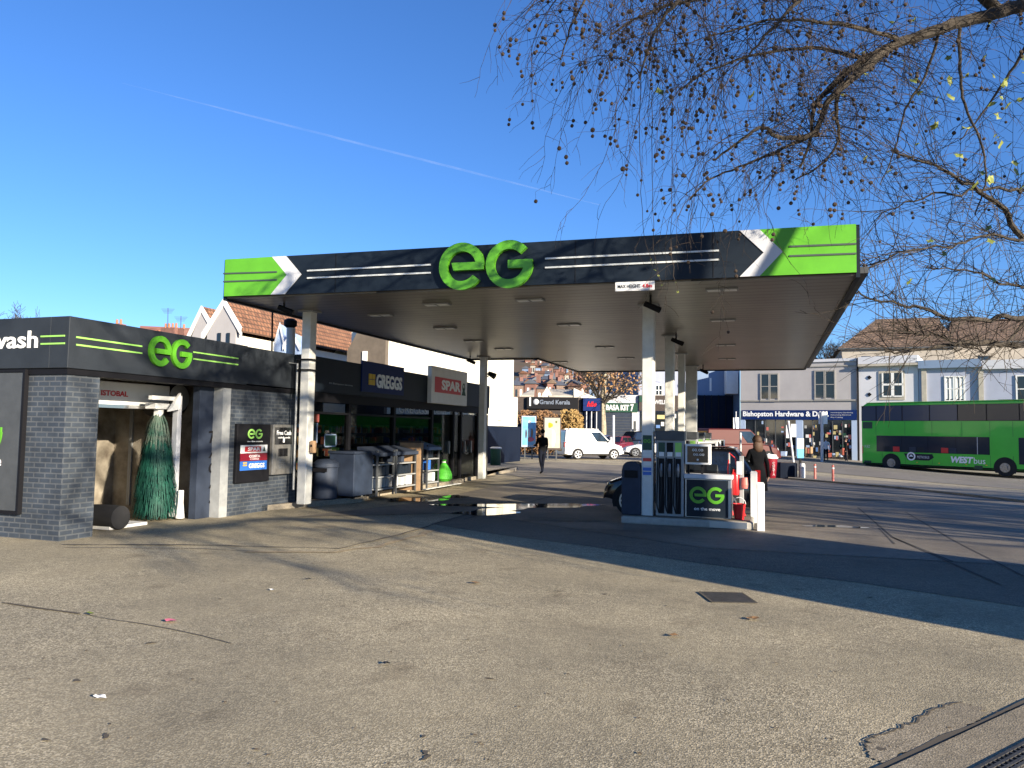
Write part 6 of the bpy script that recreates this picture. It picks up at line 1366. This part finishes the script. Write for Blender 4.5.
# ================================================================== PEOPLE
def person(label, loc, rz, Ht, joints, links, mats, hair, extra=None, hands=()):
    """joints: name -> (x, y, z, radius, material index); links between names; body is one skinned surface"""
    t = thing('person', label, 'person', loc, rz)
    names = list(joints); me = bpy.data.meshes.new('body'); sc_ = Ht / 1.75
    me.from_pydata([tuple(c * sc_ for c in joints[n][:3]) for n in names], [(names.index(a), names.index(b)) for a, b in links], [])
    o = bpy.data.objects.new('tmp', me); COL.objects.link(o)
    s = o.modifiers.new('s', 'SKIN'); s.use_smooth_shade = True
    for i, n in enumerate(names):
        r = joints[n][3]; r = r if isinstance(r, tuple) else (r, r)
        o.data.skin_vertices[0].data[i].radius = (r[0] * sc_, r[1] * sc_); o.data.skin_vertices[0].data[i].use_root = (i == 0)
    ss = o.modifiers.new('u', 'SUBSURF'); ss.levels = 2; ss.render_levels = 2
    bpy.context.view_layer.update(); dg = bpy.context.evaluated_depsgraph_get(); bm_ = bpy.data.meshes.new_from_object(o.evaluated_get(dg)); bpy.data.objects.remove(o)
    bm_.name = 'body'
    for m_ in mats: bm_.materials.append(M[m_])
    seg = [(Vector(joints[a][:3]) * sc_, Vector(joints[b][:3]) * sc_, joints[a][4], joints[b][4]) for a, b in links]
    for p in bm_.polygons:
        c = p.center; best = (9, 0)
        for a, b, ma, mb_ in seg:
            u = max(0, min(1, (c - a).dot(b - a) / max(1e-9, (b - a).length_squared))); dd_ = (c - a.lerp(b, u)).length
            if dd_ < best[0]: best = (dd_, ma if u < .5 else mb_)
        p.material_index = best[1]; p.use_smooth = True
    bo = bpy.data.objects.new('body', bm_); COL.objects.link(bo); bo.parent = t; WM[bo.name] = WM[t.name]
    hx, hy, hz_ = [c * sc_ for c in joints['head'][:3]]
    mb = MB(); r = random.Random(8)
    hair(mb, hx, hy, hz_, sc_); mb.build('hair', 'hair' if extra != 'dark' else 'dark_cloth', t, local=True, smooth=True)
    # face
    mb = MB(); mb.ball((hx, hy + .105 * sc_, hz_ - .01), .016, 6, 5, (1, 1.4, 1.6)); mb.build('nose', 'skin', t, local=True)
    for sx in (-1, 1):
        mb = MB(); mb.ball((hx + sx * .032 * sc_, hy + .088 * sc_, hz_ + .02), .011, 6, 5); mb.build('eye', 'black', t, local=True)
        mb = MB(); mb.ball((hx + sx * .082 * sc_, hy, hz_), .022, 6, 5, (.5, 1, 1.5)); mb.build('ear', 'skin', t, local=True)
    for hn, dirv in hands:
        h0 = Vector(joints[hn][:3]) * sc_; d = Vector(dirv).normalized(); s_ = d.orthogonal().normalized(); w = d.cross(s_)
        for k in range(4):
            b0 = h0 + s_ * (k - 1.5) * .02; Lf = (.065, .078, .074, .058)[k] * sc_
            mb = MB(); mb.tube([b0, b0 + d * Lf * .5 + w * .004, b0 + d * Lf * .85 + w * .018], [.009, .0085, .006], 6); mb.build('finger', 'skin', t, local=True)
        mb = MB(); mb.tube([h0 - d * .03 + s_ * .02, h0 + s_ * .055, h0 + d * .03 + s_ * .06], [.012, .010, .007], 6); mb.build('thumb', 'skin', t, local=True)
    return t
def body_joints(coat=0, pants=1, skin=2, shoe=3, stride=.0, armf=.0, fem=False, coatlong=False, larm=None, rarm=None):
    sh = .17 if fem else .20; hipw = .10
    J = {'pelvis': (0, 0, .95, (.155, .115), coat), 'waist': (0, 0, 1.12, (.14, .11), coat), 'chest': (0, .0, 1.33, (.175, .125), coat), 'neck': (0, .0, 1.49, .055, coat), 'jaw': (0, .015, 1.575, (.06, .07), skin), 'head': (0, .01, 1.65, (.078, .095), skin), 'crown': (0, 0, 1.715, (.06, .075), skin)}
    L = [('pelvis', 'waist'), ('waist', 'chest'), ('chest', 'neck'), ('neck', 'jaw'), ('jaw', 'head'), ('head', 'crown')]
    for sgn_, nm in ((-1, 'l'), (1, 'r')):
        st = stride * sgn_
        arm = (larm if nm == 'l' else rarm) or [(.26, -st * .3, 1.13), (.27, -st * .5 + armf, .90), (.27, -st * .55 + armf * 1.5, .80)]
        J['sh' + nm] = (sgn_ * sh, 0, 1.42, .062, coat); J['el' + nm] = (sgn_ * arm[0][0], arm[0][1], arm[0][2], .048, coat); J['wr' + nm] = (sgn_ * arm[1][0], arm[1][1], arm[1][2], .034, coat); J['ha' + nm] = (sgn_ * arm[2][0], arm[2][1], arm[2][2], (.04, .022), skin)
        L += [('chest', 'sh' + nm), ('sh' + nm, 'el' + nm), ('el' + nm, 'wr' + nm), ('wr' + nm, 'ha' + nm)]
        J['hi' + nm] = (sgn_ * hipw, 0, .86, .10, coat if coatlong else pants); J['kn' + nm] = (sgn_ * .10, st * .45 + .03, .49, .062, pants); J['an' + nm] = (sgn_ * .10, st - (.02 if st >= 0 else .04), .09 + (.03 if st < 0 else 0), .042, pants); J['to' + nm] = (sgn_ * .11, st + .13, .035 + (.0 if st < 0 else 0), .036, shoe)
        L += [('pelvis', 'hi' + nm), ('hi' + nm, 'kn' + nm), ('kn' + nm, 'an' + nm), ('an' + nm, 'to' + nm)]
    return J, L
def short_hair(mb, x, y, z, s): mb.ball((x, y - .02 * s, z + .045 * s), .108 * s, 14, 10, (.86, 1, .92))
def long_hair(mb, x, y, z, s):
    mb.ball((x, y - .025 * s, z + .03 * s), .12 * s, 14, 10, (.88, 1, .95)); mb.ball((x, y - .06 * s, z - .10 * s), .12 * s, 14, 10, (1.0, .62, 1.25)); mb.ball((x + .05, y - .07 * s, z - .15 * s), .07 * s, 10, 8, (1, .7, 1.3))
b = G(757, 515); J, L = body_joints(fem=True, coatlong=True, stride=.06, larm=[(.25, .05, 1.15), (.20, .20, 1.0), (.17, .27, .98)])
wm = person('woman in a long black coat with brown hair standing beyond the white bollards', (b.x, b.y, 0), YAW + .25, 1.66, J, L, ['dark_cloth', 'dark_cloth', 'skin', 'black'], long_hair, hands=(('hal', (.1, 1, -.3)), ('har', (0, .3, -1))))
mb = MB(); mb.lathe([(.235, .52), (.225, .70), (.185, .95), (.155, 1.06)], n=18); mb.v = [(v[0], v[1] * .78, v[2]) for v in mb.v]; mb.build('coat_skirt', 'dark_cloth', wm, local=True, smooth=True)
b = G(542, 474); J, L = body_joints(stride=.16, rarm=[(.24, .02, 1.14), (.25, .10, .93), (.25, .13, .83)], larm=[(.25, .06, 1.15), (.22, .24, 1.12), (.20, .33, 1.15)])
person('person in dark clothes walking away past the advertising boards', (b.x, b.y, 0), YAW + .5, 1.76, J, L, ['dark_cloth', 'jeans', 'skin', 'black'], short_hair, extra='dark', hands=(('hal', (0, 1, .1)), ('har', (0, .3, -1))))
b = G(826, 461.5); J, L = body_joints(stride=.10)
mat('shirt', (.55, .56, .60), .8); person('person in a pale top and dark trousers outside the hardware shop', (b.x, b.y, b.z), YAW + 2.6, 1.7, J, L, ['shirt', 'jeans', 'skin', 'black'], short_hair)
b = G(846, 462.5); J, L = body_joints(stride=.05)
person('person in dark clothes standing at the hardware shop near the bus', (b.x, b.y, b.z), YAW + 1.2, 1.72, J, L, ['dark_cloth', 'jeans', 'skin', 'black'], short_hair)

# ================================================================== TREES
def cpt(px, py, d): return P(px, py, d=d)
RT = random.Random(31)
def smooth_path(pts, n=5):
    out = []; m = len(pts)
    for i in range(m - 1):
        p0 = pts[max(i - 1, 0)]; p1 = pts[i]; p2 = pts[i + 1]; p3 = pts[min(i + 2, m - 1)]
        for k in range(n):
            t = k / n; out.append(.5 * ((2 * p1) + (p2 - p0) * t + (2 * p0 - 5 * p1 + 4 * p2 - p3) * t * t + (3 * p1 - p0 - 3 * p2 + p3) * t ** 3))
    out.append(pts[-1]); return out
limb_mb, twig_mb, seed_mb, leaf_mb = MB(), MB(), MB(), MB()
TA = CF(11.6, 1.9, 0)
def limb(px_path, r0, r1, jit=.006, mb=limb_mb, n=5, sides=7):
    pts = smooth_path([cpt(*p) if len(p) == 3 and not isinstance(p, Vector) else p for p in px_path], n)
    m = len(pts); pts = [p + Vector((RT.gauss(0, jit), RT.gauss(0, jit), RT.gauss(0, jit))) if 0 < i < m - 1 else p for i, p in enumerate(pts)]
    rs_ = [r0 + (r1 - r0) * (i / (m - 1)) ** .8 for i in range(m)]; mb.tube(pts, rs_, sides, cap=False); return pts
trunk_top = TA + Vector((0, 0, 3.2))
tt = [TA + Vector((0, 0, -.1)), TA + Vector((.05, 0, .6)), TA + Vector((-.05, .05, 2)), trunk_top, TA + Vector((-.2, .2, 5.5)), TA + Vector((-.1, .5, 8.5)), TA + Vector((.3, .8, 12))]
carriers = []
def C_(path, r0, r1, w=1.): p = limb(path, r0, r1); carriers.append((p, w)); return p
far = trunk_top + Vector((0, 0, 1.9))
j1 = cpt(1120, -25, 9.3)
C_([far, j1, (1024, 5, 9.0), (975, 19, 8.9), (921, 35, 8.8), (890, 47, 8.7), (864, 60, 8.6), (842, 76, 8.6), (826, 92, 8.5), (814, 107, 8.5), (811, 136, 8.5), (800, 168, 8.5)], .10, .012, 1.0)
C_([(890, 47, 8.7), (868, 66, 8.5), (846, 84, 8.3), (826, 105, 8.3), (812, 135, 8.3), (779, 137, 8.2), (763, 127, 8.1), (738, 142, 8.0), (715, 160, 8.0)], .055, .010)
C_([(842, 76, 8.6), (836, 110, 8.8), (839, 139, 8.9), (820, 165, 9.0), (795, 180, 9.0)], .03, .008)
C_([(811, 136, 8.5), (780, 150, 8.7), (745, 165, 8.8), (712, 178, 8.8), (690, 200, 8.8)], .022, .007)
C_([(1000, 12, 9.0), (950, -30, 8.6), (880, -60, 8.2), (790, -70, 7.9), (700, -66, 7.7), (625, -50, 7.6), (590, -28, 7.6), (555, -5, 7.6)], .07, .012, 1.9)
C_([(900, -58, 8.2), (850, -35, 8.8), (790, -12, 9.0), (720, -5, 9.2), (655, 10, 9.3), (610, 35, 9.4)], .05, .010, 1.6)
C_([(790, -70, 7.9), (740, -40, 7.4), (690, -10, 7.2), (655, 30, 7.2), (640, 80, 7.2)], .04, .008, 1.2)
C_([(700, -66, 7.7), (650, -50, 8.2), (600, -20, 8.4), (575, 20, 8.4), (560, 60, 8.4)], .03, .007, 1.2)
C_([(880, -60, 8.2), (840, -40, 7.6), (800, 0, 7.4), (770, 30, 7.3), (745, 60, 7.3)], .035, .008, 1.2)
C_([(864, 60, 8.6), (820, 48, 9.2), (770, 52, 9.5), (720, 66, 9.6), (680, 90, 9.7)], .03, .008, 1.2)
C_([(905, 42, 8.8), (870, 30, 8.3), (820, 22, 8.0), (770, 20, 7.9), (720, 34, 7.8)], .03, .008, 1.2)
C_([(960, 22, 8.9), (960, 70, 8.8), (965, 105, 8.8), (983, 150, 8.8), (985, 185, 8.8), (975, 215, 8.8)], .022, .007, .5)
C_([(940, 30, 8.9), (925, 75, 9.0), (905, 110, 9.1), (895, 150, 9.2), (880, 185, 9.2)], .02, .006, .6)
C_([(1060, -10, 9.2), (1030, 40, 9.6), (1005, 80, 9.8), (985, 110, 10), (960, 140, 10)], .03, .008, .5)
C_([j1, (1080, -60, 9.5), (1000, -80, 9.8), (920, -70, 10), (850, -50, 10.2), (800, -20, 10.2)], .06, .012, 1.2)
def hang(start, d, L, r0, kind):
    """a drooping twig: leaves its branch in direction d, then hangs"""
    n = max(5, int(L / .09)); p = start.copy(); pts = [p.copy()]; v = d.normalized()
    for i in range(n):
        v = (v + Vector((0, 0, -1)) * kind + Vector((RT.gauss(0, .16), RT.gauss(0, .16), RT.gauss(0, .10)))).normalized(); p = p + v * (L / n); pts.append(p.copy())
    m = len(pts); twig_mb.tube(pts, [r0 * (1 - .65 * i / m) for i in range(m)], 3, cap=False); return pts
def twiglets(pts, density, balls, leaves=0.):
    for i in range(2, len(pts) - 1):
        if RT.random() < density:
            t = (pts[i + 1] - pts[i]).normalized(); sd_ = Vector((RT.gauss(0, 1), RT.gauss(0, 1), RT.gauss(0, .5))).normalized()
            q = hang(pts[i], (t * .6 + sd_ * .9), RT.uniform(.10, .38), .0026, .10)
            if RT.random() < balls: ball_on(q[-1])
            if RT.random() < leaves: leaf_on(q[-1])
def ball_on(p):
    L = RT.uniform(.03, .09); q = p + Vector((RT.gauss(0, .008), RT.gauss(0, .008), -L)); twig_mb.tube([p, q], .0012, 3, cap=False); seed_mb.ball(q - Vector((0, 0, .014)), RT.uniform(.017, .023), 6, 5)
    if RT.random() < .35: q2 = q - Vector((RT.gauss(0, .008), 0, .07)); twig_mb.tube([q, q2], .0012, 3, cap=False); seed_mb.ball(q2, RT.uniform(.016, .021), 6, 5)
def leaf_on(p, s=None):
    s = s or RT.uniform(.035, .06); a = Vector((RT.gauss(0, 1), RT.gauss(0, 1), RT.gauss(0, .6))).normalized(); b = a.orthogonal().normalized(); k = len(leaf_mb.v)
    pts = []
    for j, rr in enumerate((1, .62, .95, .55, .75, .35, .75, .55, .95, .62)): w = 2 * math.pi * j / 10; pts.append(p + (a * math.cos(w) + b * math.sin(w)) * s * rr + a.cross(b) * RT.uniform(-.2, .2) * s)
    leaf_mb.add(pts, [tuple(range(10))])
def screen(p): q = RM.inverted() @ (p - O); return 512 - q.x / q.z * F, 384 + q.y / q.z * F
pool = []
for pts, w in carriers:
    Lp = sum((a - b).length for a, b in zip(pts, pts[1:]))
    for _ in range(int(Lp * 16 * w)):
        u = RT.random() ** .8; i = min(len(pts) - 2, int(u * (len(pts) - 1))); p = pts[i].lerp(pts[i + 1], RT.random())
        sx, sy = screen(p)
        if sx > 1080: continue
        left = sx < 780
        d = Vector((RT.gauss(0, 1), RT.gauss(0, 1), RT.uniform(-.2, .8)))
        maxL = 2.3 if left else 1.6
        q = hang(p, d, RT.uniform(.5, maxL) * (1 if sx > 590 else .55), .0044, .17 if left else .12)
        ex, ey = screen(q[-1])
        twiglets(q, .55, .16 if left else .04, .0 if sx < 860 else .03)
        if RT.random() < (.42 if left else .12): ball_on(q[-1])
for k in range(46):
    px, py = RT.uniform(860, 1024), RT.uniform(50, 290); leaf_on(cpt(px, py, RT.uniform(8, 10)), RT.uniform(.045, .075)) if RT.random() < (.35 + .6 * (px - 860) / 164) else None
for px, py in ((915, 81), (950, 80), (999, 117), (1000, 146), (935, 125), (1005, 83), (975, 185), (1016, 172), (967, 128), (958, 155), (1008, 105), (1015, 162), (990, 180), (660, 92), (752, 95)): leaf_on(cpt(px, py, 8.8), .075)
# thin strand hanging in front of the fascia
for x0, y0, x1, y1 in ((652, 215, 662, 285), (672, 222, 678, 292), (640, 200, 655, 270)):
    pts = limb([(x0, y0 - 120, 8.2), (x0, y0 - 40, 8.2), ((x0 + x1) / 2 - 3, (y0 + y1) / 2, 8.2), (x1, y1, 8.2)], .005, .0025, .006, twig_mb, sides=3); leaf_on(pts[-1], .02); leaf_on(pts[-3], .018)
def crown(origin, dirs, levels, L0, r0, seed, spread=.6, up=.1, droop=0., minr=.006, taper=.62, sides=4, nb=(3, 5)):
    r = random.Random(seed); mb = MB()
    def br(p, d, L, rad_, lv):
        n = 5; pts = [p.copy()]; v = d.normalized()
        for i in range(n):
            v = (v + Vector((r.gauss(0, .13), r.gauss(0, .13), r.gauss(0, .10) + up - (droop if lv <= 1 else 0)))).normalized(); p = p + v * (L / n); pts.append(p.copy())
        mb.tube(pts, [max(minr * .7, rad_ * (1 - .5 * i / n)) for i in range(n + 1)], sides if lv > 1 else 3, cap=False)
        if lv <= 0: return
        for k in range(r.randint(*nb)):
            i = r.randint(1, n); t = (pts[i] - pts[i - 1]).normalized(); s_ = Vector((r.gauss(0, 1), r.gauss(0, 1), r.gauss(0, 1))); s_ = (s_ - t * s_.dot(t)).normalized()
            br(pts[i], t * (1 - spread * .5) + s_ * spread, L * r.uniform(.5, .8), max(minr, rad_ * r.uniform(.4, .6)), lv - 1)
    for d, L, rr in dirs: br(Vector(origin), Vector(d), L0 * L, r0 * rr, levels)
    return mb
treeA = thing('plane_tree', 'bare plane tree overhanging from the right with hanging seed balls and a few leaves', 'tree', TA)
mb = MB(); mb.tube(smooth_path(tt, 4), [.62, .58, .54, .52, .50, .48, .47, .46, .45, .44, .43, .42, .40, .36, .33, .30, .27, .24, .2, .17, .14, .12, .09, .07, .05][:len(smooth_path(tt, 4))], 16); mb.build('trunk', 'bark', treeA, smooth=True)
limb_mb.build('limbs', 'bark', treeA, smooth=True); twig_mb.build('crown', 'twig', treeA)
seed_mb.build('seed_balls', 'seed', treeA, kind='stuff', smooth=True); leaf_mb.build('leaves', 'leaf_y', treeA, kind='stuff')
crown(TA + Vector((-.1, .5, 8.5)), [((math.cos(a), math.sin(a), .7), 1, 1) for a in np.linspace(0, 6.28, 5)[:-1]], 3, 3.0, .13, 77, .65, .02).build('upper_crown', 'bark', treeA)
def SCp(s_, c_, z): return CF(.68 * s_ + .73 * c_, -.73 * s_ + .68 * c_, z)
for k, (zz_, c1_) in enumerate(((4.6, 2.2), (6.2, 3.6), (7.6, 2.6))):      # boughs out of view over the camera, added to dapple the car wash
    bw_ = MB(); pts = smooth_path([TA + Vector((0, 0, zz_ - .9)), SCp(6.9, 8, zz_ + .2), SCp(6.3, 6, zz_ + .7), SCp(6.6 + k * .5, 4.2, zz_ + .6), SCp(6.2, c1_, zz_ + .9)], 6); bw_.tube(pts, [.15 * (1 - .85 * i / (len(pts) - 1)) for i in range(len(pts))], 8)
    bw_.build('bough', 'bark', treeA, smooth=True)
    for j in range(5, len(pts) - 1, 3):
        crown(pts[j], [((RT.gauss(0, 1), RT.gauss(0, 1), RT.gauss(.1, .5)), .55, .55), ((RT.gauss(0, 1), RT.gauss(0, 1), RT.gauss(0, .5)), .5, .5)], 3, 2.4, .07, 300 + k * 20 + j, .6, .0, minr=.007, sides=3).build('side_branch', 'bark', treeA)
# second tree further along on the right; its thin branches reach into the picture low down
TB = CF(17.5, 16.5, 0)
treeB = thing('street_tree', 'second bare tree at the right edge, thin branches spreading low over the white houses', 'tree', TB)
limb_mb2 = MB(); tb = [TB + Vector((0, 0, -.1)), TB + Vector((.1, 0, 2)), TB + Vector((0, .1, 4.5)), TB + Vector((.2, 0, 8)), TB + Vector((0, 0, 11))]
mb = MB(); sp_ = smooth_path(tb, 4); mb.tube(sp_, [.38 - .30 * i / (len(sp_) - 1) for i in range(len(sp_))], 12); mb.build('trunk', 'bark', treeB, smooth=True)
cr2 = []
for path, r0, r1 in (([TB + Vector((0, 0, 3.2)), (1080, 352, 17.), (1024, 347, 15.5), (985, 342, 15), (950, 345, 14.5), (915, 352, 14.2), (885, 352, 14)], .10, .012),
                     ([TB + Vector((0, 0, 3.6)), (1080, 325, 16.5), (1030, 318, 15.), (990, 320, 14.6), (950, 316, 14.2), (905, 305, 14), (868, 297, 13.8), (850, 290, 13.6)], .08, .010),
                     ([TB + Vector((0, 0, 4.6)), (1070, 262, 15.5), (1024, 236, 14.5), (1000, 205, 14), (965, 182, 13.8), (925, 163, 13.6), (890, 150, 13.5)], .09, .012),
                     ([(1024, 240, 14.5), (985, 236, 14), (950, 246, 13.8), (915, 250, 13.6), (880, 262, 13.5), (858, 268, 13.4)], .03, .008),
                     ([TB + Vector((0, 0, 5.2)), (1060, 200, 15), (1010, 190, 14.5), (960, 192, 14.2), (915, 200, 14), (880, 215, 14)], .05, .008),
                     ([TB + Vector((0, 0, 4.0)), (1070, 300, 16), (1010, 285, 15), (965, 270, 14.6), (925, 268, 14.3)], .05, .008),
                     ([(1030, 318, 15.), (985, 350, 14.6), (940, 335, 14.3), (905, 330, 14)], .03, .007)):
    cr2.append(limb(path, r0, r1, .03, limb_mb2))
for pts in cr2:
    for _ in range(72):
        i = RT.randint(1, len(pts) - 2); d = Vector((RT.gauss(0, 1), RT.gauss(0, 1), RT.gauss(.15, .7))); n = 7; p = pts[i].copy(); q = [p.copy()]; v = (d.normalized() + (pts[i + 1] - pts[i]).normalized() * .9).normalized(); L = RT.uniform(.5, 1.9)
        for k in range(n): v = (v + Vector((RT.gauss(0, .14), RT.gauss(0, .14), RT.gauss(0.0, .14)))).normalized(); p = p + v * L / n; q.append(p.copy())
        limb_mb2.tube(q, [.0085 * (1 - .6 * k / n) for k in range(n + 1)], 3, cap=False)
        for k in range(2, n):
            if RT.random() < .6:
                w = (v + Vector((RT.gauss(0, .9), RT.gauss(0, .9), RT.gauss(0, .7)))).normalized(); e = q[k] + w * RT.uniform(.15, .5); limb_mb2.tube([q[k], q[k].lerp(e, .5) + Vector((RT.gauss(0, .02), 0, RT.gauss(0, .02))), e], [.005, .004, .003], 3, cap=False)
limb_mb2.build('branches', 'bark', treeB)
crown(TB + Vector((0, 0, 5)), [((math.cos(a) * .9, math.sin(a) * .9, .9), 1, 1) for a in (0.2, 1.2, 5.3, 4.4)], 4, 3.0, .12, 5, .6, .05).build('crown', 'bark', treeB)
# pale street tree beyond the forecourt
TC = G(601.5, 452); treeC = thing('street_tree', 'slim pale-barked tree standing behind the small white van', 'tree', TC)
d_ = (RM.inverted() @ (TC - O)).z * -1
pts = smooth_path([TC, P(603, 430, d=d_), P(602, 405, d=d_), P(604, 385, d=d_), P(604.5, 368, d=d_), P(603, 345, d=d_), P(604, 325, d=d_)], 4)
mb = MB(); mb.tube(pts, [.34 - .26 * i / (len(pts) - 1) for i in range(len(pts))], 10); mb.build('trunk', 'bark_pale', treeC, smooth=True)
crown(P(603, 405, d=d_), [(( .9 * math.cos(a), .9 * math.sin(a), .75), 1, 1) for a in np.linspace(0.3, 6.6, 8)[:-1]], 3, 3.6, .11, 9, .55, .04, minr=.02, sides=3).build('branches', 'bark', treeC)
mb = MB()
for k in range(700):
    w = RT.uniform(0, 6.28); rr2 = RT.uniform(.5, 3.6); c = P(606, RT.uniform(362, 393), d=d_) + Vector((rr2 * math.cos(w), rr2 * math.sin(w), 0)); a = Vector((RT.gauss(0, 1), RT.gauss(0, 1), RT.gauss(0, 1))).normalized() * .10; b = a.orthogonal() * .7; mb.add([c - a, c + b, c + a, c - b], [(0, 1, 2, 3)])
mb.build('leaves', 'leaf_brown', treeC, kind='stuff')
def far_tree(label, px, ybase, ytop, d, spread, seed, lv=4, name='bare_tree'):
    b = P(px, ybase, d=d); tp = P(px, ytop, d=d); h = tp.z - max(0, b.z - 6); root = Vector((b.x, b.y, max(0, b.z - 6)))
    t = thing(name, label, 'tree', root); MB().tube([root, root + Vector((0, 0, (tp.z - root.z) * .45))], [.22, .14], 8).build('trunk', 'bark', t)
    H_ = (tp.z - root.z)
    crown(root + Vector((0, 0, H_ * .4)), [((spread * math.cos(a), spread * math.sin(a), 1), 1, 1) for a in np.linspace(0, 6.28, 7)[:-1]] + [((0, 0, 1), 1.1, 1)], lv, H_ * .26, .10, seed, .6, .05, minr=.018, sides=3).build('crown', 'bark', t); return t
far_tree('bare tree showing over the roofline left of the big brown roof', 826, 362, 334, 95, .9, 3)
far_tree('bare shrubby tree against the eave of the big brown roof', 858, 350, 328, 98, .8, 14)
far_tree('faint rounded bare tree poking above the car wash roof at the left', 24, 330, 304, 60, .9, 22)
# trees outside the frame on the camera side, whose shadows dapple the forecourt
for k, (s_, c_, hh, sd_, sc2) in enumerate(((34, 38, 6, 101, .95), (17, 16, 6.5, 102, 1.1), (15, 22, 6, 103, 1.1), (21, 28, 5, 104, 1.1))):
    b = CF(.68 * s_ + .73 * c_, -.73 * s_ + .68 * c_); t = thing('roadside_tree', ['tall bare tree at the roadside behind the camera', 'bare tree on the pavement far to the right', 'wide bare tree right of the forecourt', 'bare tree beside the road beyond the right edge', 'bare tree close behind the camera on the right'][k], 'tree', b)
    ln = Vector((0, 0, 0)); MB().tube([b, b + ln * .5 + Vector((0, 0, hh * .27)), b + ln + Vector((0, 0, hh * .55)), b + ln + Vector((.2, .1, hh))], [.42, .30, .3, .24], 10).build('trunk', 'bark', t); b = b + ln
    crown(b + Vector((.1, 0, hh * .5)), [((math.cos(a) * .9, math.sin(a) * .9, .55), sc2, 1) for a in np.linspace(sd_, sd_ + 6.28, 8)[:-1]] + [((0, 0, 1), 1.2, 1)], 3 if k == 1 else 4, 3.6, .17, sd_, .6, .03, minr=.016, sides=3).build('crown', 'bark', t)
# unseen board outside the right edge, added to cast the dark shadow band
hb = CF(.68 * 4.6 + .73 * 9.95, -.73 * 4.6 + .68 * 9.95); ang = YAW + rad(43); t = thing('shadow_board', 'large unseen board added just outside the right edge to cast a shadow band', 'shadow_board', (hb.x, hb.y, 0), ang)
mb = MB(); mb.box(-2.4, 2.15, -.1, .1, .25, 5.5); mb.build('panel', 'dark_grey', t, local=True)
for sx in (-1.3, 1.3): mb = MB(); mb.box(sx - .06, sx + .06, .1, .22, 0, 5.2); mb.build('post', 'dark_wood', t, local=True)
# contrail high up
a, b = P(122, 83, d=2600), P(600, 205, d=2200); mb = MB(); pts = [a.lerp(b, k / 40) + Vector((RT.gauss(0, .25), RT.gauss(0, .25), RT.gauss(0, .25))) for k in range(41)]
m = bpy.data.materials.new('contrail'); m.use_nodes = True; n = m.node_tree.nodes; l = m.node_tree.links; n.remove(n['Principled BSDF']); tr = n.new('ShaderNodeBsdfTransparent'); df = n.new('ShaderNodeBsdfDiffuse'); df.inputs[0].default_value = (.9, .9, .9, 1); mx = n.new('ShaderNodeMixShader'); nz_ = n.new('ShaderNodeTexNoise'); nz_.inputs['Scale'].default_value = .012; tc_ = n.new('ShaderNodeTexCoord'); l.new(tc_.outputs['Object'], nz_.inputs['Vector']); mr_ = n.new('ShaderNodeMapRange'); mr_.inputs[1].default_value = .3; mr_.inputs[2].default_value = .7; mr_.inputs[3].default_value = .008; mr_.inputs[4].default_value = .04; l.new(nz_.outputs[0], mr_.inputs[0]); l.new(mr_.outputs[0], mx.inputs[0]); l.new(tr.outputs[0], mx.inputs[1]); l.new(df.outputs[0], mx.inputs[2]); l.new(mx.outputs[0], n['Material Output'].inputs[0]); M['contrail'] = m
mb.tube(pts, [.3 + 3.2 * min(1, k / 14) * (1 - .8 * max(0, k - 30) / 10) for k in range(41)], 6); mb.build('contrail', 'contrail', kind='stuff')
# leaves and litter on the ground
for k, (px, py, m_, lb) in enumerate(((170, 622, 'pink', 'crushed pink paper scrap on the foreground tarmac'), (272, 591, 'paper', 'small white scrap near the middle of the tarmac'), (100, 699, 'paper', 'pale scrap low on the left of the tarmac'), (476, 584, 'leaf_brown', 'brown fallen leaf right of centre on the tarmac'), (674, 637, 'leaf_brown', 'curled brown leaf left of the manhole cover'), (752, 620, 'leaf_brown', 'brown leaf just below the manhole cover'), (90, 615, 'leaf_y', 'yellowish leaf lying on the crack at the left'), (385, 544, 'paper', 'white scrap by the joint in the tarmac'), (386, 665, 'iron', 'dark flattened leaf in the central foreground'), (308, 580, 'iron', 'dark leaf left of the bin shadow on the tarmac'))):
    q = G(px, py); t = thing('ground_litter', lb, 'litter', q, 0, 'leaves and scraps on the tarmac'); mb = MB(); rq = random.Random(k); s = .06 if m_ in ('pink', 'leaf_brown') else .04
    pts = [(s * math.cos(w) * rq.uniform(.6, 1.3), s * .6 * math.sin(w) * rq.uniform(.6, 1.3), .012 + rq.uniform(0, .018)) for w in np.linspace(0, 6.28, 9)[:-1]]; mb.add(pts + [(0, 0, .014)], [(i, (i + 1) % 8, 8) for i in range(8)]); mb.build('scrap', m_, t, local=True)
mb = MB()
for k in range(150):
    px, py = RT.uniform(0, 1024), 545 + 220 * RT.random() ** 1.3; q = G(px, py, .006); s = RT.uniform(.006, .02); w = RT.uniform(0, 6.28); a = Vector((math.cos(w), math.sin(w), 0)) * s; b = Vector((-math.sin(w), math.cos(w), 0)) * s * .5; mb.add([q - a, q - b + Vector((0, 0, .002)), q + a, q + b + Vector((0, 0, .001))], [(0, 1, 2, 3)])
mat('debris', (.16, .11, .06), .9, col2=(.06, .045, .03), vscale=2); mb.build('leaf_debris', 'debris', kind='stuff')
# faint tyre marks and drips on the forecourt
mat('tyre_dark', (.12, .105, .08), .8, col2=(.26, .22, .16), vscale=6)
rs2 = random.Random(40)
for k in range(14):
    px, py = rs2.uniform(20, 900), rs2.uniform(570, 760); q = G(px, py)
    blob('oil_drip', q, rs2.uniform(.012, .04), rs2.uniform(.01, .03), rs2.uniform(0, 3), .0045, 'crack', 50 + k)
for k, (px, py, a_) in enumerate(((690, 505, .9), (560, 520, .7), (860, 500, .8))): blob('oil_stain', G(px, py), a_, a_ * .5, .4, .0135 + k * .0004, 'asphalt_dark', 80 + k)
